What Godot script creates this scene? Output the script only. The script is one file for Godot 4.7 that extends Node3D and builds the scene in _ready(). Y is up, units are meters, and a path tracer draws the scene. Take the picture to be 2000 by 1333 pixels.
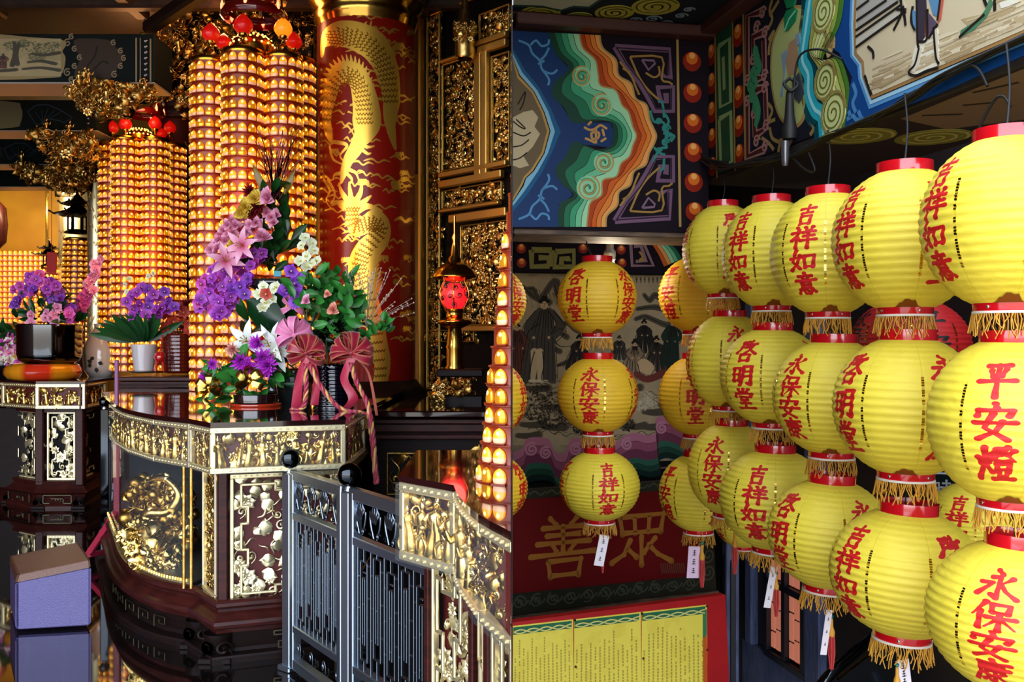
extends Node3D

const F := 1800.0       # focal length in pixels of the 2000 x 1333 frame
const H := 1.45         # eye height
var M := {}
var used := {}
var rng := RandomNumberGenerator.new()
var tpl := {}

# ---------------------------------------------------------------- mesh builder
class MB:
	var v := PackedVector3Array()
	var n := PackedVector3Array()
	var t := PackedVector2Array()
	var i := PackedInt32Array()
	var c := PackedColorArray()
	var col := Color(1, 1, 1)
	func pv(p: Vector3, q: Vector3, u: Vector2) -> void:
		v.append(p); n.append(q); t.append(u); c.append(col)
	func grid(pts: PackedVector3Array, nu: int, nv: int, uvs = null) -> void:
		var b := v.size()
		for r in nv:
			for k in nu:
				var a := r * nu
				var du: Vector3
				if k == 0 and pts[a].distance_to(pts[a + nu - 1]) < 1e-6 and nu > 2:
					du = pts[a + 1] - pts[a + nu - 2]
				elif k == nu - 1 and pts[a].distance_to(pts[a + nu - 1]) < 1e-6 and nu > 2:
					du = pts[a + 1] - pts[a + nu - 2]
				else:
					du = pts[a + mini(k + 1, nu - 1)] - pts[a + maxi(k - 1, 0)]
				var dv := pts[mini(r + 1, nv - 1) * nu + k] - pts[maxi(r - 1, 0) * nu + k]
				if du.length() < 1e-7:
					var rr := 1 if r == 0 else r - 1
					rr = clampi(rr, 0, nv - 1)
					du = pts[rr * nu + (k + 1) % nu] - pts[rr * nu + (k - 1 + nu) % nu]
					if du.length() < 1e-7:
						du = pts[rr * nu + mini(k + 1, nu - 1)] - pts[rr * nu + maxi(k - 1, 0)]
				var q := du.cross(dv)
				q = q.normalized() if q.length() > 1e-12 else Vector3.UP
				var uv := Vector2(float(k) / (nu - 1), 1.0 - float(r) / (nv - 1))
				if uvs != null:
					uv = uvs[a + k]
				pv(pts[a + k], q, uv)
		for r in nv - 1:
			for k in nu - 1:
				var a := b + r * nu + k
				i.append_array(PackedInt32Array([a, a + nu, a + 1, a + 1, a + nu, a + nu + 1]))
	func lathe(prof: Array, seg: int, at := Vector3.ZERO, a0 := 0.0, a1 := TAU) -> void:
		var p := PackedVector3Array()
		for q in prof:
			for k in seg + 1:
				var a := a0 + (a1 - a0) * k / seg
				if k == seg and absf(a1 - a0 - TAU) < 1e-5:
					a = a0
				p.append(at + Vector3(q[0] * sin(a), q[1], q[0] * cos(a)))
		grid(p, seg + 1, prof.size())
	func tube(path: PackedVector3Array, rad, sides := 6) -> void:
		var p := PackedVector3Array()
		var m := path.size()
		var e1 := Vector3.ZERO
		for k in m:
			var d := (path[mini(k + 1, m - 1)] - path[maxi(k - 1, 0)]).normalized()
			if e1 == Vector3.ZERO:
				e1 = d.cross(Vector3.UP if absf(d.y) < 0.9 else Vector3.RIGHT).normalized()
			e1 = (e1 - d * e1.dot(d)).normalized()
			var e2 := d.cross(e1)
			var r: float = rad[k] if rad is Array or rad is PackedFloat32Array else rad
			for s in sides + 1:
				var a := TAU * (s % sides) / sides
				p.append(path[k] + (e1 * cos(a) + e2 * sin(a)) * r)
		grid(p, sides + 1, m)
	func quad(a: Vector3, b: Vector3, cc: Vector3, d: Vector3) -> void:   # a b bottom, c d top, seen from front: a left, b right, c right top, d left top
		var q := (b - a).cross(d - a).normalized()
		var s := v.size()
		pv(a, q, Vector2(0, 1)); pv(b, q, Vector2(1, 1)); pv(cc, q, Vector2(1, 0)); pv(d, q, Vector2(0, 0))
		i.append_array(PackedInt32Array([s, s + 2, s + 1, s, s + 3, s + 2]))
	func tri(a: Vector3, b: Vector3, cc: Vector3) -> void:
		var q := (b - a).cross(cc - a).normalized()
		var s := v.size()
		pv(a, q, Vector2.ZERO); pv(b, q, Vector2.RIGHT); pv(cc, q, Vector2.DOWN)
		i.append_array(PackedInt32Array([s, s + 2, s + 1]))
	func box(at: Vector3, size: Vector3, ba := Basis(), ch := 0.0) -> void:
		var h := size * 0.5
		var ax := [ba.x, ba.y, ba.z]
		var hh := [h.x, h.y, h.z]
		for k in 3:
			for s in [-1.0, 1.0]:
				var nn: Vector3 = ax[k] * s
				var u: Vector3 = ax[(k + 1) % 3] * s
				var w: Vector3 = ax[(k + 2) % 3]
				var hu: float = hh[(k + 1) % 3] - ch
				var hw: float = hh[(k + 2) % 3] - ch
				var o: Vector3 = at + nn * hh[k]
				quad(o - u * hu - w * hw, o + u * hu - w * hw, o + u * hu + w * hw, o - u * hu + w * hw)
				if ch > 0.0:
					for e in [-1.0, 1.0]:
						var k2 := (k + 1) % 3
						var n2: Vector3 = ax[k2] * e
						var o2: Vector3 = at + n2 * hh[k2]
						var hk: float = hh[k] - ch
						var a: Vector3 = o + n2 * (hh[k2] - ch) - w * hw
						var b: Vector3 = o2 + nn * hk - w * hw
						if s * e > 0:
							quad(a, b, b + w * 2 * hw, a + w * 2 * hw)
						else:
							quad(b, a, a + w * 2 * hw, b + w * 2 * hw)
	func ext(poly: PackedVector2Array, o: Vector3, ux: Vector3, uy: Vector3, un: Vector3, z0: float, z1: float, back := false) -> void:
		var pg := poly
		var area := 0.0
		for k in pg.size():
			area += pg[k].cross(pg[(k + 1) % pg.size()])
		if area < 0.0:
			pg = pg.duplicate()
			pg.reverse()
		var tr := Geometry2D.triangulate_polygon(pg)
		var s := v.size()
		for q in pg:
			pv(o + ux * q.x + uy * q.y + un * z1, un, q)
		for k in range(0, tr.size(), 3):
			var a := pg[tr[k]]
			if (pg[tr[k + 1]] - a).cross(pg[tr[k + 2]] - a) > 0:
				i.append_array(PackedInt32Array([s + tr[k], s + tr[k + 2], s + tr[k + 1]]))
			else:
				i.append_array(PackedInt32Array([s + tr[k], s + tr[k + 1], s + tr[k + 2]]))
		if z1 - z0 > 1e-6:
			for k in pg.size():
				var a := o + ux * pg[k].x + uy * pg[k].y
				var e := pg[(k + 1) % pg.size()]
				var b := o + ux * e.x + uy * e.y
				quad(a + un * z0, b + un * z0, b + un * z1, a + un * z1)
		if back:
			s = v.size()
			for q in pg:
				pv(o + ux * q.x + uy * q.y + un * z0, -un, q)
			for k in range(0, tr.size(), 3):
				var a := pg[tr[k]]
				if (pg[tr[k + 1]] - a).cross(pg[tr[k + 2]] - a) > 0:
					i.append_array(PackedInt32Array([s + tr[k], s + tr[k + 1], s + tr[k + 2]]))
				else:
					i.append_array(PackedInt32Array([s + tr[k], s + tr[k + 2], s + tr[k + 1]]))
	func add(o: MB, x: Transform3D) -> void:
		var b := v.size()
		v.append_array(x * o.v)
		n.append_array(Transform3D(x.basis.inverse().transposed(), Vector3.ZERO) * o.n)
		t.append_array(o.t)
		if col == Color(1, 1, 1):
			c.append_array(o.c)
		else:
			var cc := PackedColorArray()
			cc.resize(o.v.size())
			cc.fill(col)
			c.append_array(cc)
		var ii := o.i.duplicate()
		for k in ii.size():
			ii[k] += b
		i.append_array(ii)
	func clip_x(x: float, keep_less: bool) -> void:
		for k in v.size():
			if keep_less and v[k].x > x or not keep_less and v[k].x < x:
				v[k].x = x
	func mesh(m: Material, into: ArrayMesh = null) -> ArrayMesh:
		var am := into if into else ArrayMesh.new()
		if v.is_empty():
			return am
		var a := []
		a.resize(Mesh.ARRAY_MAX)
		for k in n.size():
			n[k] = n[k].normalized()
		a[Mesh.ARRAY_VERTEX] = v
		a[Mesh.ARRAY_NORMAL] = n
		a[Mesh.ARRAY_TEX_UV] = t
		a[Mesh.ARRAY_COLOR] = c
		a[Mesh.ARRAY_INDEX] = i
		am.add_surface_from_arrays(Mesh.PRIMITIVE_TRIANGLES, a)
		am.surface_set_material(am.get_surface_count() - 1, m)
		return am

# ---------------------------------------------------------------- nodes
func numbered(called: String) -> String:
	var k: int = used.get(called, 0)
	used[called] = k + 1
	return called if k == 0 else "%s_%03d" % [called, k]

func thing(called: String, label: String, category: String, at := Vector3.ZERO, group := "") -> Node3D:
	var o := Node3D.new()
	o.name = numbered(called)
	add_child(o)
	o.position = at
	o.set_meta("label", label)
	o.set_meta("category", category)
	if group != "":
		o.set_meta("group", group)
	return o

func origin_of(p: Node) -> Vector3:
	var s := Vector3.ZERO
	while p != self and p is Node3D:
		s += p.position
		p = p.get_parent()
	return s

func part(parent: Node, called: String, mb: MB, m: Material, world := true) -> MeshInstance3D:
	return inst(parent, called, mb.mesh(m), -origin_of(parent) if world else Vector3.ZERO)

func inst(parent: Node, called: String, mesh: Mesh, at := Vector3.ZERO) -> MeshInstance3D:
	var o := MeshInstance3D.new()
	o.name = called
	o.mesh = mesh
	o.position = at
	parent.add_child(o, true)
	return o

func inst_x(parent: Node, called: String, mesh: Mesh, x: Transform3D) -> MeshInstance3D:
	var o := inst(parent, called, mesh)
	o.transform = x
	return o

func struct(called: String, mb: MB, m: Material) -> MeshInstance3D:
	var o := inst(self, called, mb.mesh(m))
	o.set_meta("kind", "structure")
	return o

func lone(called: String, mb: MB, m: Material, label: String, category: String, group := "") -> MeshInstance3D:
	var o := inst(self, numbered(called), mb.mesh(m))
	o.set_meta("label", label)
	o.set_meta("category", category)
	if group != "":
		o.set_meta("group", group)
	return o

func many(parent: Node, called: String, mesh: Mesh, xs: Array) -> MultiMeshInstance3D:
	var mm := MultiMesh.new()
	mm.transform_format = MultiMesh.TRANSFORM_3D
	mm.mesh = mesh
	mm.instance_count = xs.size()
	for k in xs.size():
		mm.set_instance_transform(k, xs[k])
	var o := MultiMeshInstance3D.new()
	o.name = called
	o.multimesh = mm
	o.set_meta("kind", "stuff")
	parent.add_child(o, true)
	return o

# ---------------------------------------------------------------- places
func P(px: float, py: float, d: float) -> Vector3:
	return Vector3((px - 1000.0) / F * d, H - (py - 666.5) / F * d, -d)

func plane(o: Vector3, n: Vector3) -> Dictionary:
	n = n.normalized()
	var ux := Vector3.UP.cross(n).normalized()
	return {"o": o, "n": n, "ux": ux, "uy": n.cross(ux)}

func at_plane(pl: Dictionary, px: float, py: float) -> Vector3:
	var eye := Vector3(0, H, 0)
	var r := P(px, py, 1.0) - eye
	var n: Vector3 = pl.n
	return eye + r * ((pl.o - eye).dot(n) / r.dot(n))

func flat(pl: Dictionary, px: float, py: float) -> Vector2:
	var w: Vector3 = at_plane(pl, px, py) - pl.o
	return Vector2(w.dot(pl.ux), w.dot(pl.uy))

# a list x, y, x, y ... of a crop that began at (x0, y0) and was enlarged s times, as points on a plane
func trace(pl: Dictionary, a: Array, x0 := 0.0, y0 := 0.0, s := 1.0) -> PackedVector2Array:
	var r := PackedVector2Array()
	for k in range(0, a.size(), 2):
		r.append(flat(pl, x0 + a[k] / s, y0 + a[k + 1] / s))
	return r

func cr(p: PackedVector2Array, m := 6, closed := false) -> PackedVector2Array:
	var r := PackedVector2Array()
	var k := p.size()
	for j in (k if closed else k - 1):
		var a := p[(j - 1 + k) % k] if closed else p[maxi(j - 1, 0)]
		var d := p[(j + 2) % k] if closed else p[mini(j + 2, k - 1)]
		for e in m:
			r.append(p[j].cubic_interpolate(p[(j + 1) % k], a, d, float(e) / m))
	if not closed:
		r.append(p[k - 1])
	return r

func cr3(p: Array, m := 6) -> PackedVector3Array:
	var r := PackedVector3Array()
	var k := p.size()
	for j in k - 1:
		for e in m:
			var q: Vector3 = p[j].cubic_interpolate(p[j + 1], p[maxi(j - 1, 0)], p[mini(j + 2, k - 1)], float(e) / m)
			r.append(q)
	r.append(p[k - 1])
	return r

# raised paint on a plane
func fill(mb: MB, pl: Dictionary, pg: PackedVector2Array, layer: float) -> void:
	mb.ext(pg, pl.o, pl.ux, pl.uy, pl.n, 0.0, layer * 0.0014)

func line(mb: MB, pl: Dictionary, p: PackedVector2Array, w, layer: float) -> void:
	var m := p.size()
	if m < 2:
		return
	var z: float = layer * 0.0014
	var pts := PackedVector3Array()
	for k in m:
		var d := (p[mini(k + 1, m - 1)] - p[maxi(k - 1, 0)]).normalized()
		var q := Vector2(-d.y, d.x)
		var ww: float = (w[k] if w is Array or w is PackedFloat32Array else w) * 0.5
		for e in [[-1.0, 0.0], [-0.8, 1.0], [0.8, 1.0], [1.0, 0.0]]:
			var s: Vector2 = p[k] - q * ww * e[0]
			pts.append(pl.o + pl.ux * s.x + pl.uy * s.y + pl.n * (z if e[1] > 0 else z * 0.2))
	# rows run along the line, columns across it
	var b := mb.v.size()
	for k in pts.size():
		mb.pv(pts[k], pl.n, Vector2.ZERO)
	for k in m - 1:
		for e in 3:
			var a := b + k * 4 + e
			mb.i.append_array(PackedInt32Array([a, a + 4, a + 1, a + 1, a + 4, a + 5]))

func disc(mb: MB, pl: Dictionary, ctr: Vector2, r: float, layer: float, seg := 20, ry := -1.0) -> void:
	var pg := PackedVector2Array()
	for k in seg:
		pg.append(ctr + Vector2(cos(TAU * k / seg) * r, sin(TAU * k / seg) * (ry if ry > 0 else r)))
	fill(mb, pl, pg, layer)

func spiral(ctr: Vector2, r: float, turns: float, start: float, dirn := 1.0, inner := 0.12) -> PackedVector2Array:
	var p := PackedVector2Array()
	var m := int(turns * 16)
	for k in m + 1:
		var u := float(k) / m
		var a := start + dirn * u * turns * TAU
		p.append(ctr + Vector2(cos(a), sin(a)) * r * lerpf(1.0, inner, u))
	return p

func lin(hex: String) -> Color:
	return Color(hex).srgb_to_linear()

# ---------------------------------------------------------------- materials
func mat(key: String, colr, rough := 0.6, metal := 0.0, extra := {}) -> StandardMaterial3D:
	var m := StandardMaterial3D.new()
	m.resource_name = key
	m.albedo_color = Color(colr) if colr is String else colr
	m.roughness = rough
	m.metallic = metal
	for k in extra:
		m.set(k, extra[k])
	M[key] = m
	return m

func noise_tex(freq: float, c0: Color, c1: Color, size := 256, oct := 4, seed_ := 1, normal := 0.0, mid = null) -> NoiseTexture2D:
	var f := FastNoiseLite.new()
	f.seed = seed_
	f.frequency = freq
	f.fractal_octaves = oct
	var t := NoiseTexture2D.new()
	t.width = size
	t.height = size
	t.seamless = true
	t.noise = f
	if normal > 0.0:
		t.as_normal_map = true
		t.bump_strength = normal
	else:
		var g := Gradient.new()
		g.set_color(0, c0)
		g.set_color(1, c1)
		if mid != null:
			g.add_point(0.5, mid)
		t.color_ramp = g
	return t

func make_materials() -> void:
	var tri := {"uv1_triplanar": true, "uv1_world_triplanar": true}
	var gold_noise := noise_tex(0.03, Color("a8823c"), Color("f8e6b4"), 256, 5, 3, 0.0, Color("dcb968"))
	mat("gold", Color(1, 1, 1), 0.3, 1.0, {"albedo_texture": gold_noise, "uv1_scale": Vector3(3, 3, 3)}.merged(tri))
	mat("gold_pale", Color("f0e2b4"), 0.34, 0.85)
	mat("gold_old", Color(0.84, 0.78, 0.68), 0.36, 1.0, {"albedo_texture": gold_noise, "uv1_scale": Vector3(4, 4, 4)}.merged(tri))
	mat("brass", Color("d9a94e"), 0.16, 1.0)
	mat("steel", Color("b2bfcc"), 0.34, 1.0, {"normal_enabled": true, "normal_texture": noise_tex(0.02, Color.BLACK, Color.WHITE, 256, 4, 9, 1.5), "normal_scale": 0.12, "uv1_scale": Vector3(9, 0.5, 9)}.merged(tri))
	mat("steel_dark", Color("7d8792"), 0.32, 1.0)
	mat("chrome_black", Color("3a3d40"), 0.06, 1.0)
	mat("granite", Color(1, 1, 1), 0.05, 0.0, {"albedo_texture": noise_tex(0.08, Color("0b0908"), Color("1b1512"), 512, 5, 5), "uv1_scale": Vector3(1.5, 1.5, 1.5), "clearcoat_enabled": true, "clearcoat": 1.0, "clearcoat_roughness": 0.03, "metallic_specular": 0.8}.merged(tri))
	mat("lacquer_top", Color("20090a"), 0.07, 0.0, {"clearcoat_enabled": true, "clearcoat": 1.0, "clearcoat_roughness": 0.03})
	var wood := noise_tex(0.05, Color("230d0b"), Color("4c1d17"), 256, 4, 7)
	mat("rosewood", Color(1, 1, 1), 0.36, 0.0, {"albedo_texture": wood, "uv1_scale": Vector3(0.6, 4, 0.6), "clearcoat_enabled": true, "clearcoat": 0.1, "clearcoat_roughness": 0.2, "metallic_specular": 0.28}.merged(tri))
	mat("darkwood", Color(1, 1, 1), 0.42, 0.0, {"albedo_texture": noise_tex(0.05, Color("0f0a09"), Color("231310"), 256, 4, 8), "uv1_scale": Vector3(0.6, 3, 0.6), "metallic_specular": 0.25}.merged(tri))
	mat("maroon", Color("551412"), 0.5)
	mat("ceiling_wood", Color(1, 1, 1), 0.45, 0.0, {"albedo_texture": noise_tex(0.03, Color("1d120c"), Color("3c2718"), 256, 5, 4), "uv1_scale": Vector3(1, 1, 1)}.merged(tri))
	mat("blackboard", Color("0d0b0c"), 0.5, 0.0, {"metallic_specular": 0.25})
	mat("glass", Color(0.9, 0.95, 0.95, 0.03), 0.02, 0.0, {"transparency": BaseMaterial3D.TRANSPARENCY_ALPHA, "metallic_specular": 0.3})
	mat("paint", Color(1, 1, 1), 0.45, 0.0, {"vertex_color_use_as_albedo": true, "metallic_specular": 0.25})
	mat("paint_matte", Color(1, 1, 1), 0.85, 0.0, {"vertex_color_use_as_albedo": true, "metallic_specular": 0.3})
	mat("petal", Color(1, 1, 1), 0.55, 0.0, {"vertex_color_use_as_albedo": true, "backlight_enabled": true, "backlight": Color(0.25, 0.2, 0.22)})
	mat("leaf", Color(1, 1, 1), 0.32, 0.0, {"vertex_color_use_as_albedo": true, "backlight_enabled": true, "backlight": Color(0.06, 0.12, 0.03)})
	mat("plain", Color(1, 1, 1), 0.4, 0.0, {"vertex_color_use_as_albedo": true})
	mat("gloss", Color(1, 1, 1), 0.12, 0.0, {"vertex_color_use_as_albedo": true, "clearcoat_enabled": true, "clearcoat": 1.0, "clearcoat_roughness": 0.05})
	mat("satin", Color(1, 1, 1), 0.35, 0.0, {"vertex_color_use_as_albedo": true, "rim_enabled": true, "rim": 0.5})
	mat("foil", Color("e8c05a"), 0.18, 1.0)
	mat("wire", Color("15130f"), 0.6)
	mat("fringe", Color("d99a2b"), 0.6, 0.0, {"rim_enabled": true, "rim": 0.4})
	mat("red_ring", Color("c8101c"), 0.18, 0.0, {"clearcoat_enabled": true, "clearcoat": 1.0, "clearcoat_roughness": 0.08})
	mat("white_band", Color("e9dfd2"), 0.6)
	mat("rivet", Color("d8d8da"), 0.25, 1.0)
	mat("lampshell", Color("ffa01c"), 0.12, 0.0, {"emission_enabled": true, "emission": Color("ff9c18"), "emission_energy_multiplier": 0.62, "clearcoat_enabled": true, "clearcoat": 1.0})
	mat("lampspark", Color("fff0b8"), 0.3, 0.0, {"emission_enabled": true, "emission": Color("ffd35a"), "emission_energy_multiplier": 3.2})
	mat("lampcard", Color("f4c69e"), 0.2, 0.0, {"emission_enabled": true, "emission": Color("ff9a4a"), "emission_energy_multiplier": 0.2, "clearcoat_enabled": true, "clearcoat": 1.0})
	mat("lampamber", Color("f0ae34"), 0.16, 0.7, {"emission_enabled": true, "emission": Color("ff9a14"), "emission_energy_multiplier": 0.28})
	mat("lampgold", Color("e8a63a"), 0.22, 1.0)
	mat("lampdrum", Color("862a12"), 0.35)
	mat("peach_red", Color("d8140f"), 0.2, 0.0, {"emission_enabled": true, "emission": Color("ff0d08"), "emission_energy_multiplier": 0.22, "clearcoat_enabled": true, "clearcoat": 1.0})
	mat("peach_orange", Color("ff8a1a"), 0.2, 0.0, {"emission_enabled": true, "emission": Color("ff7a10"), "emission_energy_multiplier": 0.9, "clearcoat_enabled": true, "clearcoat": 1.0})
	mat("redglow", Color("e01020"), 0.4, 0.0, {"emission_enabled": true, "emission": Color("ff1a24"), "emission_energy_multiplier": 0.55})
	mat("warmglow", Color("ffd9a0"), 0.4, 0.0, {"emission_enabled": true, "emission": Color("ff6a40"), "emission_energy_multiplier": 3.0})
	var lea := noise_tex(0.09, Color.BLACK, Color.WHITE, 256, 3, 12, 5.0)
	mat("leather", Color("57507f"), 0.38, 0.0, {"normal_enabled": true, "normal_texture": lea, "normal_scale": 0.5, "uv1_scale": Vector3(6, 6, 6)}.merged(tri))
	mat("old_plaster", Color(1, 1, 1), 0.8, 0.0, {"albedo_texture": noise_tex(0.012, Color("6d6048"), Color("a8987a"), 512, 5, 14), "uv1_scale": Vector3(0.8, 0.8, 0.8)}.merged(tri))
	mat("yellow_wall", Color(1, 1, 1), 0.55, 0.0, {"albedo_texture": noise_tex(0.01, Color("b97e16"), Color("dca52c"), 256, 3, 15), "uv1_scale": Vector3(0.4, 0.4, 0.4)}.merged(tri))
	mat("old_wood", Color(1, 1, 1), 0.7, 0.0, {"albedo_texture": noise_tex(0.03, Color("2c211a"), Color("7a5f45"), 256, 5, 16), "uv1_scale": Vector3(0.7, 6, 0.7)}.merged(tri))
	mat("blue_wood", Color(1, 1, 1), 0.5, 0.0, {"albedo_texture": noise_tex(0.03, Color("343a58"), Color("5d688e"), 256, 5, 17), "uv1_scale": Vector3(4, 0.5, 4)}.merged(tri))
	mat("red_board", Color(1, 1, 1), 0.5, 0.0, {"albedo_texture": noise_tex(0.01, Color("a11013"), Color("bb1a1a"), 256, 4, 18), "uv1_scale": Vector3(1, 1, 1)}.merged(tri))
	mat("stone", Color(1, 1, 1), 0.8, 0.0, {"albedo_texture": noise_tex(0.05, Color("4d4a47"), Color("77736d"), 256, 4, 19), "uv1_scale": Vector3(1, 1, 1)}.merged(tri))
	mat("pane_daylight_glow", Color("c06a45"), 0.35, 0.0, {"emission_enabled": true, "emission": Color("e08a70"), "emission_energy_multiplier": 0.3})  # panes are no lamps; their emission stands in for daylight coming through
	mat("gilt", Color("e6c069"), 0.48, 1.0)
	mat("bronze", Color("5a5340"), 0.45, 1.0)
	mat("navy_wood", Color("11131c"), 0.4)
	mat("roof_wood", Color("1e1613"), 0.7)

# ---------------------------------------------------------------- carving
func make_templates() -> void:
	# a pointed leaf with a ridge, base at 0, tip at y = 1, front +z
	var m := MB.new()
	var p := PackedVector3Array()
	for r in 5:
		var u := r / 4.0
		var w: float = [0.08, 0.34, 0.38, 0.22, 0.01][r]
		for k in 3:
			var s := k - 1.0
			p.append(Vector3(s * w, u, sin(u * 2.6) * 0.28 + (0.14 if k == 1 else 0.0) - 0.1 * u * u))
	m.grid(p, 3, 5)
	tpl.leaf = m
	# a scroll
	m = MB.new()
	var path := PackedVector3Array()
	var rad := []
	for k in 17:
		var u := k / 16.0
		var a := u * TAU * 1.35 - 1.2
		var r := lerpf(0.85, 0.12, sqrt(u))
		path.append(Vector3(cos(a) * r, sin(a) * r, 0.15 + 0.25 * u))
		rad.append(lerpf(0.06, 0.2, u))
	m.tube(path, rad, 5)
	tpl.curl = m
	# an S wisp
	m = MB.new()
	path = PackedVector3Array()
	rad = []
	for k in 9:
		var u := k / 8.0
		path.append(Vector3(sin(u * 5.0) * 0.28, u * 1.6 - 0.8, 0.15 + 0.15 * sin(u * 3.0)))
		rad.append(0.14 * sin(PI * (0.12 + 0.85 * u)))
	m.tube(path, rad, 5)
	tpl.wisp = m
	m = MB.new()
	m.lathe([[0.01, -1.0], [0.7, -0.7], [1.0, 0.0], [0.72, 0.7], [0.01, 1.0]], 6)
	tpl.blob = m
	# a robed figure, feet at 0, head top at 1, front +z
	m = MB.new()
	m.lathe([[0.02, 0.0], [0.17, 0.01], [0.14, 0.2], [0.1, 0.45], [0.14, 0.62], [0.15, 0.72], [0.05, 0.78], [0.045, 0.81]], 8)
	m.lathe([[0.01, 0.78], [0.06, 0.82], [0.075, 0.88], [0.06, 0.94], [0.03, 0.97], [0.035, 1.0], [0.01, 1.03]], 7)
	m.tube(cr3([Vector3(-0.13, 0.7, 0.0), Vector3(-0.2, 0.55, 0.06), Vector3(-0.08, 0.52, 0.16)], 3), [0.05, 0.055, 0.06, 0.065, 0.06, 0.05, 0.03], 5)
	m.tube(cr3([Vector3(0.13, 0.7, 0.0), Vector3(0.22, 0.6, 0.06), Vector3(0.26, 0.78, 0.12)], 3), [0.05, 0.055, 0.06, 0.06, 0.05, 0.04, 0.02], 5)
	m.tube(cr3([Vector3(-0.16, 0.35, 0.1), Vector3(-0.3, 0.22, 0.08), Vector3(-0.26, 0.04, 0.1)], 3), [0.03, 0.04, 0.045, 0.05, 0.04, 0.03, 0.01], 4)
	tpl.figure = m
	# a rosette
	m = MB.new()
	for ring in 2:
		var cnt := 7 if ring == 0 else 5
		for k in cnt:
			var a := TAU * (k + 0.5 * ring) / cnt
			var b := Basis(Vector3(0, 0, 1), a) * Basis(Vector3(1, 0, 0), 0.3 + 0.5 * ring)
			m.add(tpl.leaf, Transform3D(b.scaled_local(Vector3.ONE * (0.95 - 0.35 * ring)), Vector3(0, 0, 0.1 * ring)))
	m.add(tpl.blob, Transform3D(Basis().scaled(Vector3(0.18, 0.18, 0.15)), Vector3(0, 0, 0.35)))
	tpl.rose = m

# scatter relief over a rectangle: o is its lower left corner
func carve(mb: MB, o: Vector3, ux: Vector3, uy: Vector3, w: float, h: float, dep: float, size: float, sd: int, kinds: Array, dens := 1.0) -> void:
	var r := RandomNumberGenerator.new()
	r.seed = sd
	var un := ux.cross(uy).normalized()
	var cols := maxi(1, int(round(w / size * dens * 1.35)))
	var rows := maxi(1, int(round(h / size * dens * 1.35)))
	var fb := Basis(ux.normalized(), uy.normalized(), un)
	for a in cols:
		for b in rows:
			var x := (a + 0.5 + r.randf_range(-0.4, 0.4)) / cols * w
			var y := (b + 0.5 + r.randf_range(-0.4, 0.4)) / rows * h
			var kd: String = kinds[r.randi() % kinds.size()]
			var s := size * r.randf_range(0.7, 1.25)
			x = clampf(x, s * 0.35, w - s * 0.35)
			y = clampf(y, s * 0.35, h - s * 0.35)
			var ba := fb * Basis(Vector3(0, 0, 1), r.randf() * TAU) * Basis(Vector3(1, 0, 0), r.randf_range(-0.35, 0.35))
			var sc := Vector3(s, s, dep) if kd != "blob" else Vector3(s * 0.4, s * r.randf_range(0.3, 0.6), dep * 0.6)
			if kd == "curl" or kd == "wisp":
				sc = Vector3(s * 0.55, s * 0.6, dep)
			elif kd == "rose":
				sc = Vector3(s * 0.6, s * 0.6, dep)
			mb.add(tpl[kd], Transform3D(ba * Basis().scaled(sc), o + ux.normalized() * x + uy.normalized() * y + un * dep * r.randf_range(0.0, 0.25)))

# scatter carved work in the round over a region whose outline is given in pixels at depth d
func carve_mass(mb: MB, outline: Array, d: float, thick: float, size: float, count: int, sd: int, kinds: Array) -> void:
	var r := RandomNumberGenerator.new()
	r.seed = sd
	var pg := PackedVector2Array()
	var lo := Vector2(1e9, 1e9)
	var hi := -lo
	for k in range(0, outline.size(), 2):
		var q := Vector2(outline[k], outline[k + 1])
		pg.append(q)
		lo = lo.min(q)
		hi = hi.max(q)
	var made := 0
	var tries := 0
	while made < count and tries < count * 20:
		tries += 1
		var q := Vector2(r.randf_range(lo.x, hi.x), r.randf_range(lo.y, hi.y))
		if not Geometry2D.is_point_in_polygon(q, pg):
			continue
		made += 1
		var kd: String = kinds[r.randi() % kinds.size()]
		var s := size * r.randf_range(0.5, 1.1)
		var ba := Basis.from_euler(Vector3(r.randf_range(-0.7, 0.7), r.randf_range(-0.9, 0.9), r.randf() * TAU))
		var sc := Vector3(s, s, s) * (0.6 if kd != "leaf" else 1.0)
		if kd == "figure":
			ba = Basis.from_euler(Vector3(0, r.randf_range(-0.6, 0.6), r.randf_range(-0.2, 0.2)))
			sc = Vector3(s, s, s) * 1.4
		mb.add(tpl[kd], Transform3D(ba * Basis().scaled(sc), P(q.x, q.y, d) + Vector3(0, 0, r.randf_range(0, thick))))

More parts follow.
